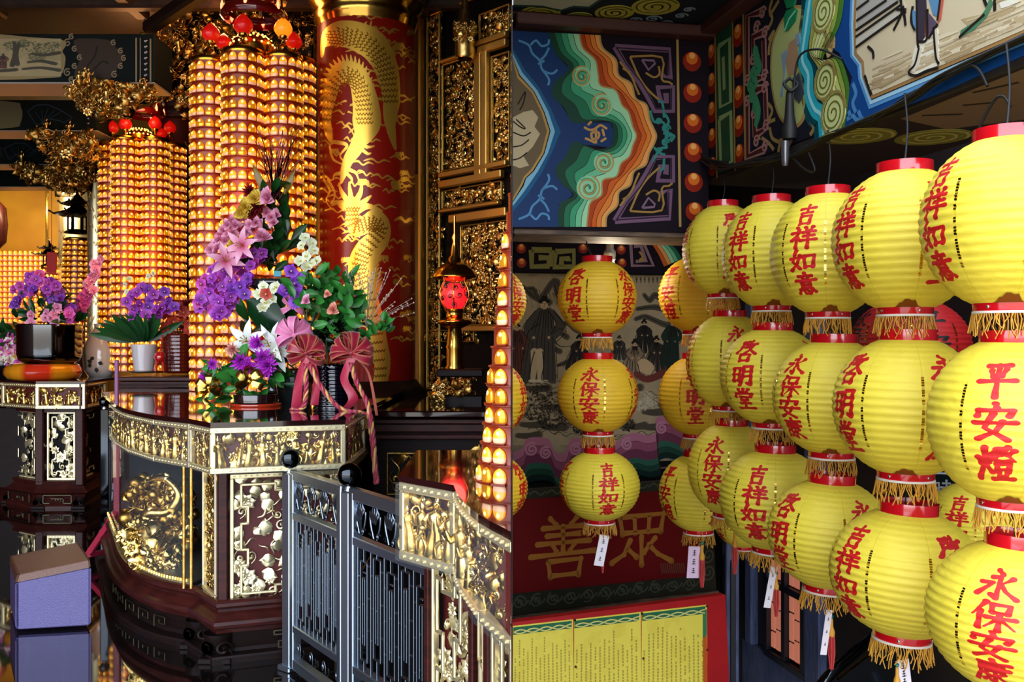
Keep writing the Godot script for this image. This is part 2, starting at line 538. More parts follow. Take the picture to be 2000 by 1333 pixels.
# a carved panel: backing, frame of four gilded rails, relief, figures; a = lower left, b = lower right
func carved_panel(parent: Node, a: Vector3, b: Vector3, hgt: float, rail: float, opt := {}) -> void:
	var ux := (b - a).normalized()
	var uy := Vector3.UP
	var un := ux.cross(uy)
	var w := a.distance_to(b)
	var dep: float = opt.get("dep", 0.03)
	var gold: Material = M[opt.get("gold", "gold_pale")]
	var back := MB.new()
	back.box(a + ux * w * 0.5 + uy * hgt * 0.5 - un * (dep + 0.01), Vector3(w, hgt, 0.012), Basis(ux, uy, un))
	if opt.get("clip", false):
		back.clip_x(-0.002, true)
	part(parent, "backing", back, M[opt.get("back", "maroon")])
	var ba := Basis(ux, uy, un)
	var fr := MB.new()
	var sides: Array = opt.get("sides", [1, 1])
	for y in [rail * 0.5, hgt - rail * 0.5]:
		fr.box(a + ux * w * 0.5 + uy * y - un * 0.012, Vector3(w, rail, 0.024), ba, 0.003)
	for s in 2:
		if sides[s]:
			fr.box(a + ux * (rail * 0.4 if s == 0 else w - rail * 0.4) + uy * hgt * 0.5 - un * 0.012, Vector3(rail * 0.8, hgt - rail * 2, 0.023), ba, 0.003)
	if opt.get("studs", true):
		var k := rail * 0.9
		while k < w - rail * 0.5:
			for y in [rail * 0.5, hgt - rail * 0.5]:
				fr.box(a + ux * k + uy * y + un * 0.002, Vector3(rail * 0.5, rail * 0.28, 0.006), ba, 0.0015)
			k += rail * 1.15
	if opt.get("clip", false):
		fr.clip_x(-0.002, true)
	part(parent, "frame", fr, gold)
	var rl := MB.new()
	var iw := w - rail * 1.6 if sides[0] or sides[1] else w
	var o := a + ux * (rail * 0.8 if sides[0] else 0.0) + uy * rail - un * (dep + 0.002)
	var sz: float = opt.get("size", 0.05)
	carve(rl, o, ux, uy, iw, hgt - rail * 2, dep, sz, opt.get("seed", 1), opt.get("kinds", ["leaf", "curl", "wisp", "leaf", "rose", "blob"]), opt.get("dens", 1.25))
	if opt.get("clip", false):
		rl.clip_x(-0.002, true)
	part(parent, "carved_relief", rl, M[opt.get("relief", "gold")]).set_meta("kind", "stuff")
	var nf: int = opt.get("figures", 0)
	var r := RandomNumberGenerator.new()
	r.seed = 77 + int(opt.get("seed", 1))
	for k in nf:
		var s := (hgt - rail * 2) * r.randf_range(0.7, 0.98)
		if opt.get("clip", false) and (o + ux * iw * (k + 0.7) / nf).x > -0.05:
			continue
		var g := inst_x(parent, "carved_figure", tpl_mesh("figure", opt.get("relief", "gold")), Transform3D(Basis(ux, uy, un) * Basis.from_euler(Vector3(0, r.randf_range(-0.7, 0.7), r.randf_range(-0.18, 0.18))) * Basis().scaled(Vector3(s * (1 if r.randf() > 0.5 else -1) , s, s * 0.8)), o + ux * iw * (k + r.randf_range(0.3, 0.7)) / nf + un * dep * 0.5 - origin_of(parent)))
		g.name = g.name
	if opt.get("glass", false):
		var gl := MB.new()
		var g0 := a + un * 0.01
		gl.quad(g0, g0 + ux * w, g0 + ux * w + uy * hgt, g0 + uy * hgt)
		if opt.get("clip", false):
			gl.clip_x(-0.002, true)
		part(parent, "acrylic_sheet", gl, M.glass)

var tmesh := {}
func tpl_mesh(kind: String, m: String) -> ArrayMesh:
	var key := kind + m
	if not tmesh.has(key):
		var q: MB = tpl[kind]
		tmesh[key] = q.mesh(M[m])
	return tmesh[key]

# fret: a meander line raised on a plane given by origin and axes, in metres
func fret(mb: MB, o: Vector3, ux: Vector3, uy: Vector3, pts: Array, w: float, hgt := 0.008) -> void:
	var un := ux.cross(uy)
	for k in range(0, pts.size() - 2, 2):
		var a := Vector2(pts[k], pts[k + 1])
		var b := Vector2(pts[k + 2], pts[k + 3])
		var d := b - a
		var l := d.length()
		if l < 1e-5:
			continue
		d /= l
		var bx := ux * d.x + uy * d.y
		mb.box(o + ux * (a.x + b.x) * 0.5 + uy * (a.y + b.y) * 0.5 + un * hgt * 0.5, Vector3(l + w, w, hgt), Basis(bx, un.cross(bx), un), w * 0.2)

# ---------------------------------------------------------------- flowers
func petal(mb: MB, x: Transform3D, l: float, w: float, cup: float, c0: Color, c1: Color, bend := 0.0, point := 0.5) -> void:
	var p := PackedVector3Array()
	for r in 5:
		var u := r / 4.0
		var ww := w * (sin(PI * pow(u, 0.75 if point < 0.5 else 1.0) * 0.93 + 0.12) + 0.02)
		if r == 4:
			ww *= 0.6 if point < 0.5 else 0.2
		for k in 4:
			var s := k / 1.5 - 1.0
			p.append(x * Vector3(s * ww, u * l, cup * s * s * ww + bend * u * u * l))
	var b := mb.v.size()
	mb.grid(p, 4, 5)
	for r in 5:
		for k in 4:
			mb.c[b + r * 4 + k] = c0.lerp(c1, clampf(r / 3.0, 0, 1))

func orchid(c0: Color, c1: Color, lip: Color) -> ArrayMesh:
	var m := MB.new()
	for k in 5:
		var a: float = [0.0, 1.35, -1.35, 2.55, -2.55][k]
		var w: float = [0.2, 0.36, 0.36, 0.2, 0.2][k]
		petal(m, Transform3D(Basis(Vector3(0, 0, 1), a) * Basis(Vector3(1, 0, 0), 0.2), Vector3.ZERO), 0.52, w, 0.25, c0, c1, -0.05, 0.3)
	petal(m, Transform3D(Basis(Vector3(0, 0, 1), PI) * Basis(Vector3(1, 0, 0), 0.9), Vector3(0, 0, 0.05)), 0.26, 0.13, 0.6, lip, lip, 0.3)
	m.col = lin("f2e6b0")
	m.add(tpl.blob, Transform3D(Basis().scaled(Vector3(0.05, 0.06, 0.06)), Vector3(0, 0.02, 0.08)))
	return m.mesh(M.petal)

func mum(c0: Color, c1: Color, cnt := 44) -> ArrayMesh:
	var m := MB.new()
	for k in cnt:
		var u := float(k) / cnt
		var a := k * 2.39996
		var tilt := lerpf(0.15, 1.45, u)
		petal(m, Transform3D(Basis(Vector3(0, 0, 1), a) * Basis(Vector3(1, 0, 0), tilt), Vector3(0, 0, 0.1 * u)), lerpf(0.5, 0.3, u), 0.075, 0.9, c0, c1, 0.12, 0.3)
	return m.mesh(M.petal)

func rose(c0: Color, c1: Color) -> ArrayMesh:
	var m := MB.new()
	for k in 17:
		var u := k / 16.0
		petal(m, Transform3D(Basis(Vector3(0, 0, 1), k * 2.2) * Basis(Vector3(1, 0, 0), lerpf(0.25, 1.25, u)), Vector3(0, 0, 0.02 + 0.1 * u)), lerpf(0.52, 0.26, u), lerpf(0.26, 0.12, u), 0.5, c0, c1, lerpf(-0.15, 0.2, u), 0.3)
	return m.mesh(M.petal)

func lily(c0: Color, c1: Color) -> ArrayMesh:
	var m := MB.new()
	for k in 6:
		petal(m, Transform3D(Basis(Vector3(0, 0, 1), TAU * k / 6.0) * Basis(Vector3(1, 0, 0), 0.75), Vector3.ZERO), 0.75, 0.15, 0.3, c0, c1, -0.55)
	m.col = lin("c89a3a")
	for k in 6:
		var a := TAU * (k + 0.5) / 6.0
		m.tube(PackedVector3Array([Vector3.ZERO, Vector3(cos(a) * 0.07, sin(a) * 0.07, 0.3), Vector3(cos(a) * 0.14, sin(a) * 0.14, 0.42)]), [0.012, 0.012, 0.025], 4)
	return m.mesh(M.petal)

func leaf_mesh(c0: Color, c1: Color, w := 0.22) -> ArrayMesh:
	var m := MB.new()
	petal(m, Transform3D(), 1.0, w, 0.5, c0, c1, 0.25)
	return m.mesh(M.leaf)

# put one bloom, facing outwards from the camera side
func bloom(parent: Node3D, called: String, mesh: Mesh, at: Vector3, s: float, yaw := 0.0, pitch := 0.0, roll := 0.0) -> MeshInstance3D:
	return inst_x(parent, called, mesh, Transform3D(Basis.from_euler(Vector3(pitch, yaw, roll)) * Basis().scaled(Vector3.ONE * s), at - parent.position))

func stem(parent: Node3D, pts: Array, r: float, called := "stem", m := "leaf", colr := "2f4a1c") -> void:
	var mb := MB.new()
	mb.col = lin(colr)
	mb.tube(cr3(pts, 5), r, 5)
	part(parent, called, mb, M[m])

func leaves(parent: Node3D, mesh: Mesh, outline: Array, d: float, thick: float, s: float, count: int, sd: int, up := 0.0) -> void:
	var r := RandomNumberGenerator.new()
	r.seed = sd
	var pg := PackedVector2Array()
	var lo := Vector2(1e9, 1e9)
	var hi := -lo
	for k in range(0, outline.size(), 2):
		var q := Vector2(outline[k], outline[k + 1])
		pg.append(q)
		lo = lo.min(q)
		hi = hi.max(q)
	var made := 0
	while made < count:
		var q := Vector2(r.randf_range(lo.x, hi.x), r.randf_range(lo.y, hi.y))
		if not Geometry2D.is_point_in_polygon(q, pg):
			continue
		made += 1
		var ctr := (lo + hi) * 0.5
		var out := atan2(-(q.x - ctr.x), ctr.y - q.y + 30.0) if up == 0.0 else r.randf_range(-up, up)
		inst_x(parent, "leaf", mesh, Transform3D(Basis.from_euler(Vector3(r.randf_range(-0.9, 0.9), r.randf_range(-0.7, 0.7), out + r.randf_range(-0.5, 0.5))) * Basis().scaled(Vector3.ONE * s * r.randf_range(0.7, 1.2)), P(q.x, q.y, d) + Vector3(0, 0, r.randf_range(-thick, thick)) - parent.position))

# a looped gift bow in the plane facing the camera
func bow(parent: Node3D, at: Vector3, s: float, loops: int, c0: String, stripe: String, called := "bow", m := "satin") -> void:
	var mb := MB.new()
	var r := RandomNumberGenerator.new()
	r.seed = int(at.x * 1000.0)
	for k in loops:
		var a := -1.9 + 3.8 * k / (loops - 1) + r.randf_range(-0.15, 0.15)
		var ba := Basis(Vector3(0, 0, 1), -a) * Basis(Vector3(0, 1, 0), r.randf_range(-0.8, 0.8))
		var p := PackedVector3Array()
		for e in 11:
			var u := e / 10.0 * TAU
			var y := (1.0 - cos(u)) * 0.5
			for q in 5:
				p.append(at + ba * (Vector3((q / 4.0 - 0.5) * 0.5 * (0.35 + y * 0.65), y, sin(u) * 0.28) * s))
		var b := mb.v.size()
		mb.grid(p, 5, 11)
		for e in 11:
			for q in 5:
				mb.c[b + e * 5 + q] = lin(stripe if q == 0 or q == 4 else c0)
	mb.col = lin(c0)
	mb.add(tpl.blob, Transform3D(Basis().scaled(Vector3(0.16, 0.16, 0.14) * s), at + Vector3(0, 0, 0.05 * s)))
	part(parent, called, mb, M[m])

func ribbon(parent: Node3D, pts: Array, w: float, c0: String, called := "ribbon_tail", m := "satin") -> void:
	var mb := MB.new()
	mb.col = lin(c0)
	var c := cr3(pts, 5)
	var p := PackedVector3Array()
	for k in c.size():
		var a := 0.5 * sin(k * 0.4)
		for e in [-0.5, 0.0, 0.5]:
			p.append(c[k] + Vector3(e * w * cos(a), 0, e * w * sin(a) + (0.1 * w if e == 0.0 else 0.0)))
	mb.grid(p, 3, c.size())
	part(parent, called, mb, M[m])

func rope(parent: Node3D, pts: Array, r: float) -> void:
	var c := cr3(pts, 10)
	for s in 3:
		var mb := MB.new()
		mb.col = lin("b3344a" if s < 2 else "e0a65c")
		var q := PackedVector3Array()
		for k in c.size():
			var a := k * 0.75 + s * TAU / 3
			q.append(c[k] + Vector3(cos(a), 0.3 * sin(a), sin(a)) * r * 0.6)
		mb.tube(q, r * 0.62, 5)
		part(parent, "rope_strand", mb, M.satin)

# ---------------------------------------------------------------- brush writing
const GLYPH := {
	"吉": [[15, 18, 85, 13], [50, 0, 50, 36], [28, 39, 74, 36], [30, 55, 33, 94], [30, 55, 74, 52, 69, 92], [33, 91, 70, 89]],
	"祥": [[24, 3, 32, 14], [6, 28, 38, 23, 8, 62], [26, 45, 26, 98], [31, 52, 42, 64], [58, 3, 65, 18], [86, 1, 77, 18], [50, 26, 94, 22], [54, 44, 90, 41], [45, 63, 99, 60], [71, 22, 70, 99]],
	"如": [[25, 3, 12, 55, 40, 86], [40, 26, 30, 62, 5, 94], [3, 40, 48, 34], [56, 30, 60, 82], [56, 30, 94, 26, 89, 80], [60, 78, 90, 76]],
	"意": [[48, 0, 53, 8], [25, 15, 77, 12], [38, 19, 42, 28], [63, 17, 58, 28], [10, 35, 92, 31], [32, 41, 33, 67], [32, 41, 71, 40, 69, 67], [33, 54, 69, 53], [33, 66, 69, 65], [20, 76, 11, 92], [35, 74, 42, 93, 66, 95, 71, 83], [51, 72, 57, 81], [78, 71, 91, 85]],
	"啓": [[14, 8, 46, 4], [20, 18, 45, 15, 44, 31], [20, 18, 18, 40, 5, 60], [20, 32, 44, 30], [66, 0, 52, 30], [58, 18, 96, 13], [82, 17, 72, 38, 48, 60], [60, 25, 74, 44, 99, 60], [30, 67, 33, 98], [30, 67, 76, 64, 71, 96], [33, 95, 71, 93]],
	"明": [[12, 18, 14, 80], [12, 18, 41, 14, 40, 78], [13, 47, 40, 44], [13, 76, 40, 74], [58, 8, 57, 60, 42, 98], [58, 8, 92, 5, 91, 94, 77, 87], [59, 32, 90, 30], [58, 55, 90, 52]],
	"堂": [[50, 0, 50, 18], [27, 3, 36, 16], [74, 1, 64, 16], [12, 24, 9, 40], [12, 24, 90, 21, 82, 37], [34, 39, 36, 55], [34, 39, 67, 38, 64, 54], [36, 53, 64, 52], [26, 71, 77, 68], [50, 57, 50, 92], [6, 96, 96, 92]],
	"永": [[42, 0, 57, 12], [32, 25, 53, 21, 52, 94, 38, 83], [8, 46, 37, 42, 4, 87], [87, 22, 57, 45], [55, 42, 72, 66, 99, 88]],
	"保": [[29, 2, 4, 54], [20, 36, 20, 99], [44, 8, 47, 37], [44, 8, 86, 5, 81, 36], [47, 35, 81, 34], [35, 55, 98, 51], [64, 38, 64, 99], [62, 57, 34, 91], [66, 56, 99, 88]],
	"安": [[49, 0, 53, 12], [11, 20, 8, 36], [11, 20, 92, 16, 83, 33], [46, 27, 27, 67, 82, 98], [69, 48, 54, 76, 13, 99], [4, 55, 98, 50]],
	"康": [[48, 0, 53, 9], [18, 15, 90, 11], [20, 15, 18, 60, 2, 95], [36, 26, 75, 24, 74, 49], [27, 38, 90, 35], [36, 49, 74, 47], [55, 18, 55, 97, 44, 90], [29, 60, 38, 67], [44, 70, 24, 89], [78, 55, 62, 66], [59, 66, 74, 80, 97, 95]],
	"平": [[18, 14, 86, 10], [30, 26, 38, 43], [72, 21, 60, 41], [4, 57, 98, 52], [51, 12, 49, 99]],
	"燈": [[7, 35, 14, 52], [42, 24, 32, 47], [24, 6, 24, 50, 2, 97], [24, 52, 41, 76], [53, 9, 71, 6, 44, 38], [50, 18, 57, 25], [80, 2, 64, 23], [95, 11, 80, 23], [66, 13, 99, 41], [56, 43, 86, 41], [54, 51, 56, 69], [54, 51, 87, 49, 84, 68], [56, 67, 84, 66], [58, 74, 63, 88], [83, 73, 76, 88], [43, 96, 99, 93]],
	"善": [[31, 1, 40, 12], [71, 0, 62, 12], [20, 17, 82, 15], [26, 30, 76, 28], [12, 43, 90, 41], [50, 15, 50, 58], [35, 46, 40, 57], [67, 45, 60, 57], [2, 63, 99, 59], [28, 73, 31, 99], [28, 73, 77, 71, 73, 98], [31, 97, 73, 96]],
	"眾": [[16, 8, 20, 40], [16, 8, 86, 4, 81, 38], [20, 38, 81, 36], [39, 8, 40, 38], [63, 7, 61, 37], [50, 46, 50, 99], [32, 52, 22, 78, 3, 92], [27, 66, 42, 84], [72, 50, 54, 76], [62, 62, 76, 80, 99, 96]],
	"四": [[10, 15, 14, 88], [10, 15, 90, 13, 86, 86], [14, 85, 87, 83], [40, 16, 38, 45, 26, 60], [60, 15, 61, 52, 74, 56]],
	"時": [[8, 20, 9, 76], [8, 20, 34, 18, 34, 75], [9, 47, 34, 46], [9, 74, 34, 73], [54, 18, 90, 16], [72, 1, 72, 38], [43, 41, 99, 37], [46, 57, 97, 54], [80, 46, 80, 96, 69, 89], [56, 66, 65, 77]],
}
var brushes := {}

func dab(im: Image, x: float, y: float, r: float, colr: Color) -> void:
	var rr := maxi(1, int(round(r * 2.0)))
	var key := str(rr) + colr.to_html()
	if not brushes.has(key):
		var n := rr + 3
		var b := Image.create_empty(n, n, false, Image.FORMAT_RGBA8)
		for a in n:
			for q in n:
				var dd := Vector2(a + 0.5 - n * 0.5, q + 0.5 - n * 0.5).length()
				b.set_pixel(a, q, Color(colr.r, colr.g, colr.b, colr.a * clampf(rr * 0.5 + 0.5 - dd, 0, 1)))
		brushes[key] = b
	var b2: Image = brushes[key]
	im.blend_rect(b2, Rect2i(0, 0, b2.get_width(), b2.get_height()), Vector2i(int(round(x - b2.get_width() * 0.5)), int(round(y - b2.get_height() * 0.5))))

func brush_line(im: Image, p: PackedVector2Array, w0: float, w1: float, colr: Color) -> void:
	var tot := 0.0
	for k in p.size() - 1:
		tot += p[k].distance_to(p[k + 1])
	var done := 0.0
	for k in p.size() - 1:
		var l := p[k].distance_to(p[k + 1])
		var st := maxi(1, int(l / maxf(0.8, minf(w0, w1) * 0.35)))
		for e in st + 1:
			var u := (done + l * e / st) / maxf(tot, 0.01)
			var q := p[k].lerp(p[k + 1], float(e) / st)
			dab(im, q.x, q.y, lerpf(w0, w1, u), colr)
		done += l

# width of a brush stroke along its length: pressed at the start, lighter on the way, pressed or drawn out at the end
func stroke_w(u: float, drawn: bool) -> float:
	return lerpf(1.15, 0.8, sin(PI * u)) * (1.0 if not drawn else lerpf(1.1, 0.35, u))

func write_img(im: Image, ch: String, x: float, y: float, w: float, h: float, colr: Color, pen: float) -> void:
	for s in GLYPH[ch]:
		var p := PackedVector2Array()
		for k in range(0, s.size(), 2):
			p.append(Vector2(x + (s[k] + (50 - s[k + 1]) * 0.04) / 100.0 * w, y + s[k + 1] / 100.0 * h))
		var drawn: bool = absf(s[s.size() - 2] - s[0]) > 18 and absf(s[s.size() - 1] - s[1]) > 22 and s.size() == 4
		var tot := 0.0
		for k in p.size() - 1:
			tot += p[k].distance_to(p[k + 1])
		var done := 0.0
		for k in p.size() - 1:
			var l := p[k].distance_to(p[k + 1])
			var st := maxi(2, int(l / (pen * 0.3)))
			for e in st + 1:
				var q := p[k].lerp(p[k + 1], float(e) / st)
				dab(im, q.x, q.y, pen * stroke_w((done + l * e / st) / tot, drawn), colr)
			done += l

# the same strokes as raised strips on a plane; corners in metres
func write_plane(mb: MB, pl: Dictionary, ch: String, o: Vector2, ex: Vector2, ey: Vector2, pen: float, layer: float) -> void:
	for s in GLYPH[ch]:
		var p := PackedVector2Array()
		for k in range(0, s.size() - 2, 2):
			var st := 6
			for e in st + (1 if k == s.size() - 4 else 0):
				var q := Vector2(s[k], s[k + 1]).lerp(Vector2(s[k + 2], s[k + 3]), float(e) / st) / 100.0
				p.append(o + ex * q.x + ey * q.y)
		var ws := []
		for k in p.size():
			ws.append(pen * stroke_w(float(k) / (p.size() - 1), false))
		line(mb, pl, p, ws, layer)
		for k in range(0, p.size(), 6):
			disc(mb, pl, p[k], pen * 0.5, layer * 0.98, 8)
		disc(mb, pl, p[p.size() - 1], pen * 0.55, layer * 0.98, 8)

# ---------------------------------------------------------------- paper lanterns
const PHRASE := ["啓明堂", "永保安康", "平安燈", "吉祥如意"]
func lantern_paper(key: String, ground: Color, ink: Color, deep: Color) -> void:
	var im := Image.create_empty(2048, 1024, false, Image.FORMAT_RGBA8)
	im.fill(ground)
	var r := RandomNumberGenerator.new()
	r.seed = 5
	for k in 260:     # blotches and stains of the old paper
		var s := r.randf_range(6, 60)
		dab(im, r.randf() * 2048, r.randf() * 1024, s, Color(deep.r, deep.g, deep.b, 0.035))
	for k in 8:
		brush_line(im, PackedVector2Array([Vector2(k * 256 + 128, 0), Vector2(k * 256 + 128, 1024)]), 1.2, 1.2, Color(deep.r, deep.g, deep.b, 0.5))
	for k in 5:
		var ph: String = PHRASE[k % 4]
		var n := ph.length()
		var y0 := 120.0
		var pitch := 780.0 / n
		for j in n:
			var hh := pitch * (0.93 if n == 4 else 0.86)
			write_img(im, ph[j], k * 512.0 - 78.0, y0 + j * pitch, 156, hh, ink, 12.5 if n == 4 else 14.0)
	var crinkle := noise_tex(0.035, Color.BLACK, Color.WHITE, 512, 4, 31, 6.0)
	mat(key, Color(1, 1, 1), 0.55, 0.0, {"albedo_texture": ImageTexture.create_from_image(im), "backlight_enabled": true, "backlight": Color(ground.r * 0.5, ground.g * 0.5, ground.b * 0.3), "detail_enabled": false})
	M[key].normal_enabled = true
	M[key].normal_texture = crinkle
	M[key].normal_scale = 0.16

var lmesh := {}
func lantern_body(ratio: float, ripple := 21) -> MB:
	var m := MB.new()
	var pts := PackedVector3Array()
	var uvs := []
	var rows := ripple * 4
	var p0 := 0.4
	for r in rows + 1:
		var f := lerpf(PI - p0, p0, float(r) / rows)
		var w := absf(fposmod(float(r) / 4.0, 1.0) - 0.5) * 2.0    # 1 at a rib, 0 between ribs
		for k in 73:
			var a := TAU * (k % 72) / 72.0
			var rr := sin(f) * (1.0 - 0.02 * (1.0 - w) + 0.004 * cos(8 * a + PI))
			pts.append(Vector3(sin(a) * rr, cos(f) * ratio, cos(a) * rr))
			uvs.append(Vector2(k / 72.0, 0.5 - cos(f) / (2.0 * cos(p0))))
	m.grid(pts, 73, rows + 1, uvs)
	return m

func lantern_meshes(key: String, ratio: float) -> Dictionary:
	var id := key + str(ratio)
	if lmesh.has(id):
		return lmesh[id]
	var d := {}
	d.body = lantern_body(ratio).mesh(M[key])
	var top := ratio * cos(0.4)
	var m := MB.new()
	m.lathe([[0.37, top - 0.01], [0.385, top - 0.01], [0.385, top + 0.15], [0.37, top + 0.15], [0.365, top]], 32)
	d.ring_top = m.mesh(M.red_ring)
	m = MB.new()
	m.lathe([[0.36, -top - 0.1], [0.375, -top - 0.1], [0.385, -top], [0.385, -top + 0.02], [0.37, -top + 0.02]], 32)
	d.ring_low = m.mesh(M.red_ring)
	m = MB.new()
	m.lathe([[0.372, -top - 0.125], [0.388, -top - 0.125], [0.388, -top - 0.095], [0.372, -top - 0.095]], 32)
	d.band = m.mesh(M.white_band)
	m = MB.new()
	m.add(tpl.blob, Transform3D(Basis().scaled(Vector3(0.022, 0.022, 0.012)), Vector3.ZERO))
	d.rivet = m.mesh(M.rivet)
	# foil: a broken strip down each seam
	m = MB.new()
	var r := RandomNumberGenerator.new()
	r.seed = 8
	for k in 30:
		if r.randf() < 0.12:
			continue
		var f0 := lerpf(1.12, 2.15, k / 30.0)
		var f1 := f0 + 0.026
		var q := []
		var tw := r.randf_range(-0.006, 0.012)
		for e in [[f1, -0.018], [f1, 0.018], [f0, 0.018], [f0, -0.018]]:
			q.append(Vector3(e[1], cos(e[0]) * ratio, sin(e[0]) * 1.004 + 0.002 + tw * (1.0 if e[0] == f0 else -1.0)))
		m.quad(q[0], q[1], q[2], q[3])
	d.foil = m.mesh(M.foil)
	d.fringes = []
	for vv in 3:
		m = MB.new()
		r.seed = 20 + vv
		for k in 90:
			var a := TAU * k / 90.0
			var l := r.randf_range(0.2, 0.34)
			var sw := r.randf_range(-0.06, 0.06)
			var ou := r.randf_range(-0.01, 0.06)
			var path := PackedVector3Array()
			for e in 4:
				var u := e / 3.0
				var aa := a + sw * u * u * 3.0 + 0.05 * sin(u * 6.0 + k)
				var rr := 0.375 + ou * u
				path.append(Vector3(sin(aa) * rr, -top - 0.1 - l * u, cos(aa) * rr))
			m.tube(path, 0.0085, 3)
		d.fringes.append(m.mesh(M.fringe))
	# a ragged brown patch on the paper at the lower opening
	m = MB.new()
	m.col = lin("8a4a12")
	var pts := PackedVector3Array()
	for e in 5:
		for k in 9:
			var u := k / 8.0 - 0.5
			var hgt: float = (0.2 * (1.0 - 3.6 * u * u) + 0.025 * sin(k * 2.3))
			var f := PI - 0.4 - maxf(hgt, 0.0) * e / 4.0
			var a := u * 0.95 / maxf(0.5, 1.0 + 0.5 * e / 4.0)
			pts.append(Vector3(sin(a) * sin(f) * 1.03, cos(f) * ratio, cos(a) * sin(f) * 1.03 + 0.006 * (k % 2)))
	m.grid(pts, 9, 5)
	d.brown_patch = m.mesh(M.paint_matte)
	lmesh[id] = d
	return d

var lantern_no := 0
# cx, y0, y1: pixels of the body's axis, its upper and lower ring edge; R in pixels, d depth; ph = phrase that shows at the angle beta
func lantern(cx: float, y0: float, y1: float, R: float, d: float, ph: int, beta: float, label: String, opt := {}) -> Node3D:
	lantern_no += 1
	var rad := R * d / F
	var half := (y1 - y0) * 0.5 * d / F
	var ratio: float = snappedf(half / cos(0.4) / rad, 0.04)
	var key: String = opt.get("paper", "paper_yellow")
	var ms := lantern_meshes(key, ratio)
	var at := P(cx, (y0 + y1) * 0.5, d)
	var o := thing("paper_lantern", label, "lantern", at, opt.get("group", "yellow paper lanterns hanging in strings"))
	o.scale = Vector3.ONE * rad
	var cam := atan2(-at.x, -at.z)
	var yaw := deg_to_rad(beta) + cam - ph * PI / 2
	var clip: bool = opt.get("clip", false)
	var body: Mesh = ms.body
	var tl := deg_to_rad(opt.get("tilt", 0.0))
	if clip:
		var mb := lantern_body(ratio)
		var b := Basis(Vector3.UP, yaw)
		for k in mb.v.size():
			mb.v[k] = b * mb.v[k]
			mb.n[k] = b * mb.n[k]
		mb.clip_x((0.004 - at.x) / rad, false)
		body = mb.mesh(M[key])
		inst(o, "paper_body", body)
		return o
	o.basis = (Basis(Vector3(0, 0, 1), tl) * Basis(Vector3.UP, yaw)).scaled(Vector3.ONE * rad)
	inst(o, "paper_body", body)
	inst(o, "top_ring", ms.ring_top)
	var low := inst(o, "bottom_ring", ms.ring_low)
	var top := ratio * cos(0.4)
	inst(low, "trim_band", ms.band)
	for k in 2:
		var a := -yaw + cam + (-0.5 if k == 0 else 0.9) + 0.4 * sin(lantern_no * 1.7)
		inst_x(low, "rivet", ms.rivet, Transform3D(Basis(Vector3.UP, a), Vector3(sin(a) * 0.39, -top - 0.045, cos(a) * 0.39)))
	for k in 8:
		inst_x(o, "foil_strip", ms.foil, Transform3D(Basis(Vector3.UP, TAU * (k + 0.5) / 8.0), Vector3.ZERO))
	inst_x(o, "fringe", ms.fringes[lantern_no % 3], Transform3D())
	if opt.get("brown_patch", false):
		inst_x(o, "brown_patch", ms.brown_patch, Transform3D(Basis(Vector3.UP, -yaw + cam + 0.1 * sin(lantern_no * 2.0)), Vector3.ZERO))
	return o

func hang_wire(label: String, pts: Array, r := 0.004) -> void:
	var m := MB.new()
	m.tube(cr3(pts, 6), r, 5)
	lone("hanging_wire", m, M.wire, label, "wire", "black wires that carry the lanterns")

func wish_tag(px: float, y0: float, y1: float, wpx: float, dx: float, d: float, label: String, pink := false) -> void:
	var a := P(px, y0, d)
	var o := thing("wish_tag", label, "tag", a, "paper tags below the lanterns")
	var e := P(px + dx, y1, d) - a
	var l := e.length()
	var uy := -e.normalized()
	var un := Vector3(0.25, 0, 1).normalized()
	var ux := uy.cross(un).normalized()
	un = ux.cross(uy)
	var w := wpx * d / F
	var m := MB.new()
	m.col = lin("e6c6dc" if pink else "efe6ea")
	m.box(e * 0.5, Vector3(w, l, 0.002), Basis(ux, uy, un), 0.0005)
	part(o, "card", m, M.plain, false)
	m = MB.new()
	m.col = lin("24202a")
	for k in 3:
		var c := e * (0.2 + 0.28 * k) + un * 0.002
		for s in 3:
			m.box(c + uy * (s - 1) * w * 0.16, Vector3(w * (0.3 - 0.06 * s), w * 0.05, 0.0012), Basis(ux, uy, un))
		m.box(c, Vector3(w * 0.05, w * 0.42, 0.0012), Basis(ux, uy, un))
	part(o, "handwriting", m, M.plain, false)
	m = MB.new()
	m.tube(PackedVector3Array([-e.normalized() * 0.03, e * 0.03]), 0.0015, 4)
	part(o, "loop", m, M.fringe, false)

func tassel(px: float, y0: float, y1: float, d: float, label: String) -> void:
	var a := P(px, y0, d)
	var l := (y1 - y0) * d / F
	var o := thing("silk_tassel", label, "tassel", a, "red tassels below the lanterns")
	var m := MB.new()
	m.col = lin("0f7a62")
	m.add(tpl.blob, Transform3D(Basis().scaled(Vector3.ONE * l * 0.045), Vector3.ZERO))
	part(o, "bead", m, M.gloss, false)
	m = MB.new()
	m.tube(PackedVector3Array([Vector3.ZERO, Vector3(0, l * 0.3, 0)]), l * 0.008, 4)
	part(o, "cord", m, M.fringe, false)
	m = MB.new()
	m.lathe([[l * 0.055, -l * 0.38], [l * 0.07, -l * 0.3], [l * 0.035, -l * 0.2], [l * 0.03, -l * 0.05], [0.001, -l * 0.03]], 8)
	part(o, "binding", m, M.fringe, false)
	m = MB.new()
	m.col = lin("c3161a")
	for k in 14:
		var q := TAU * k / 14.0
		var rr := l * (0.02 + 0.03 * (k % 2))
		m.tube(PackedVector3Array([Vector3(sin(q) * rr, -l * 0.36, cos(q) * rr), Vector3(sin(q) * rr * 1.2, -l * 0.7, cos(q) * rr * 1.2), Vector3(sin(q) * rr * 0.5, -l, cos(q) * rr * 0.5)]), l * 0.012, 4)
	part(o, "threads", m, M.satin, false)

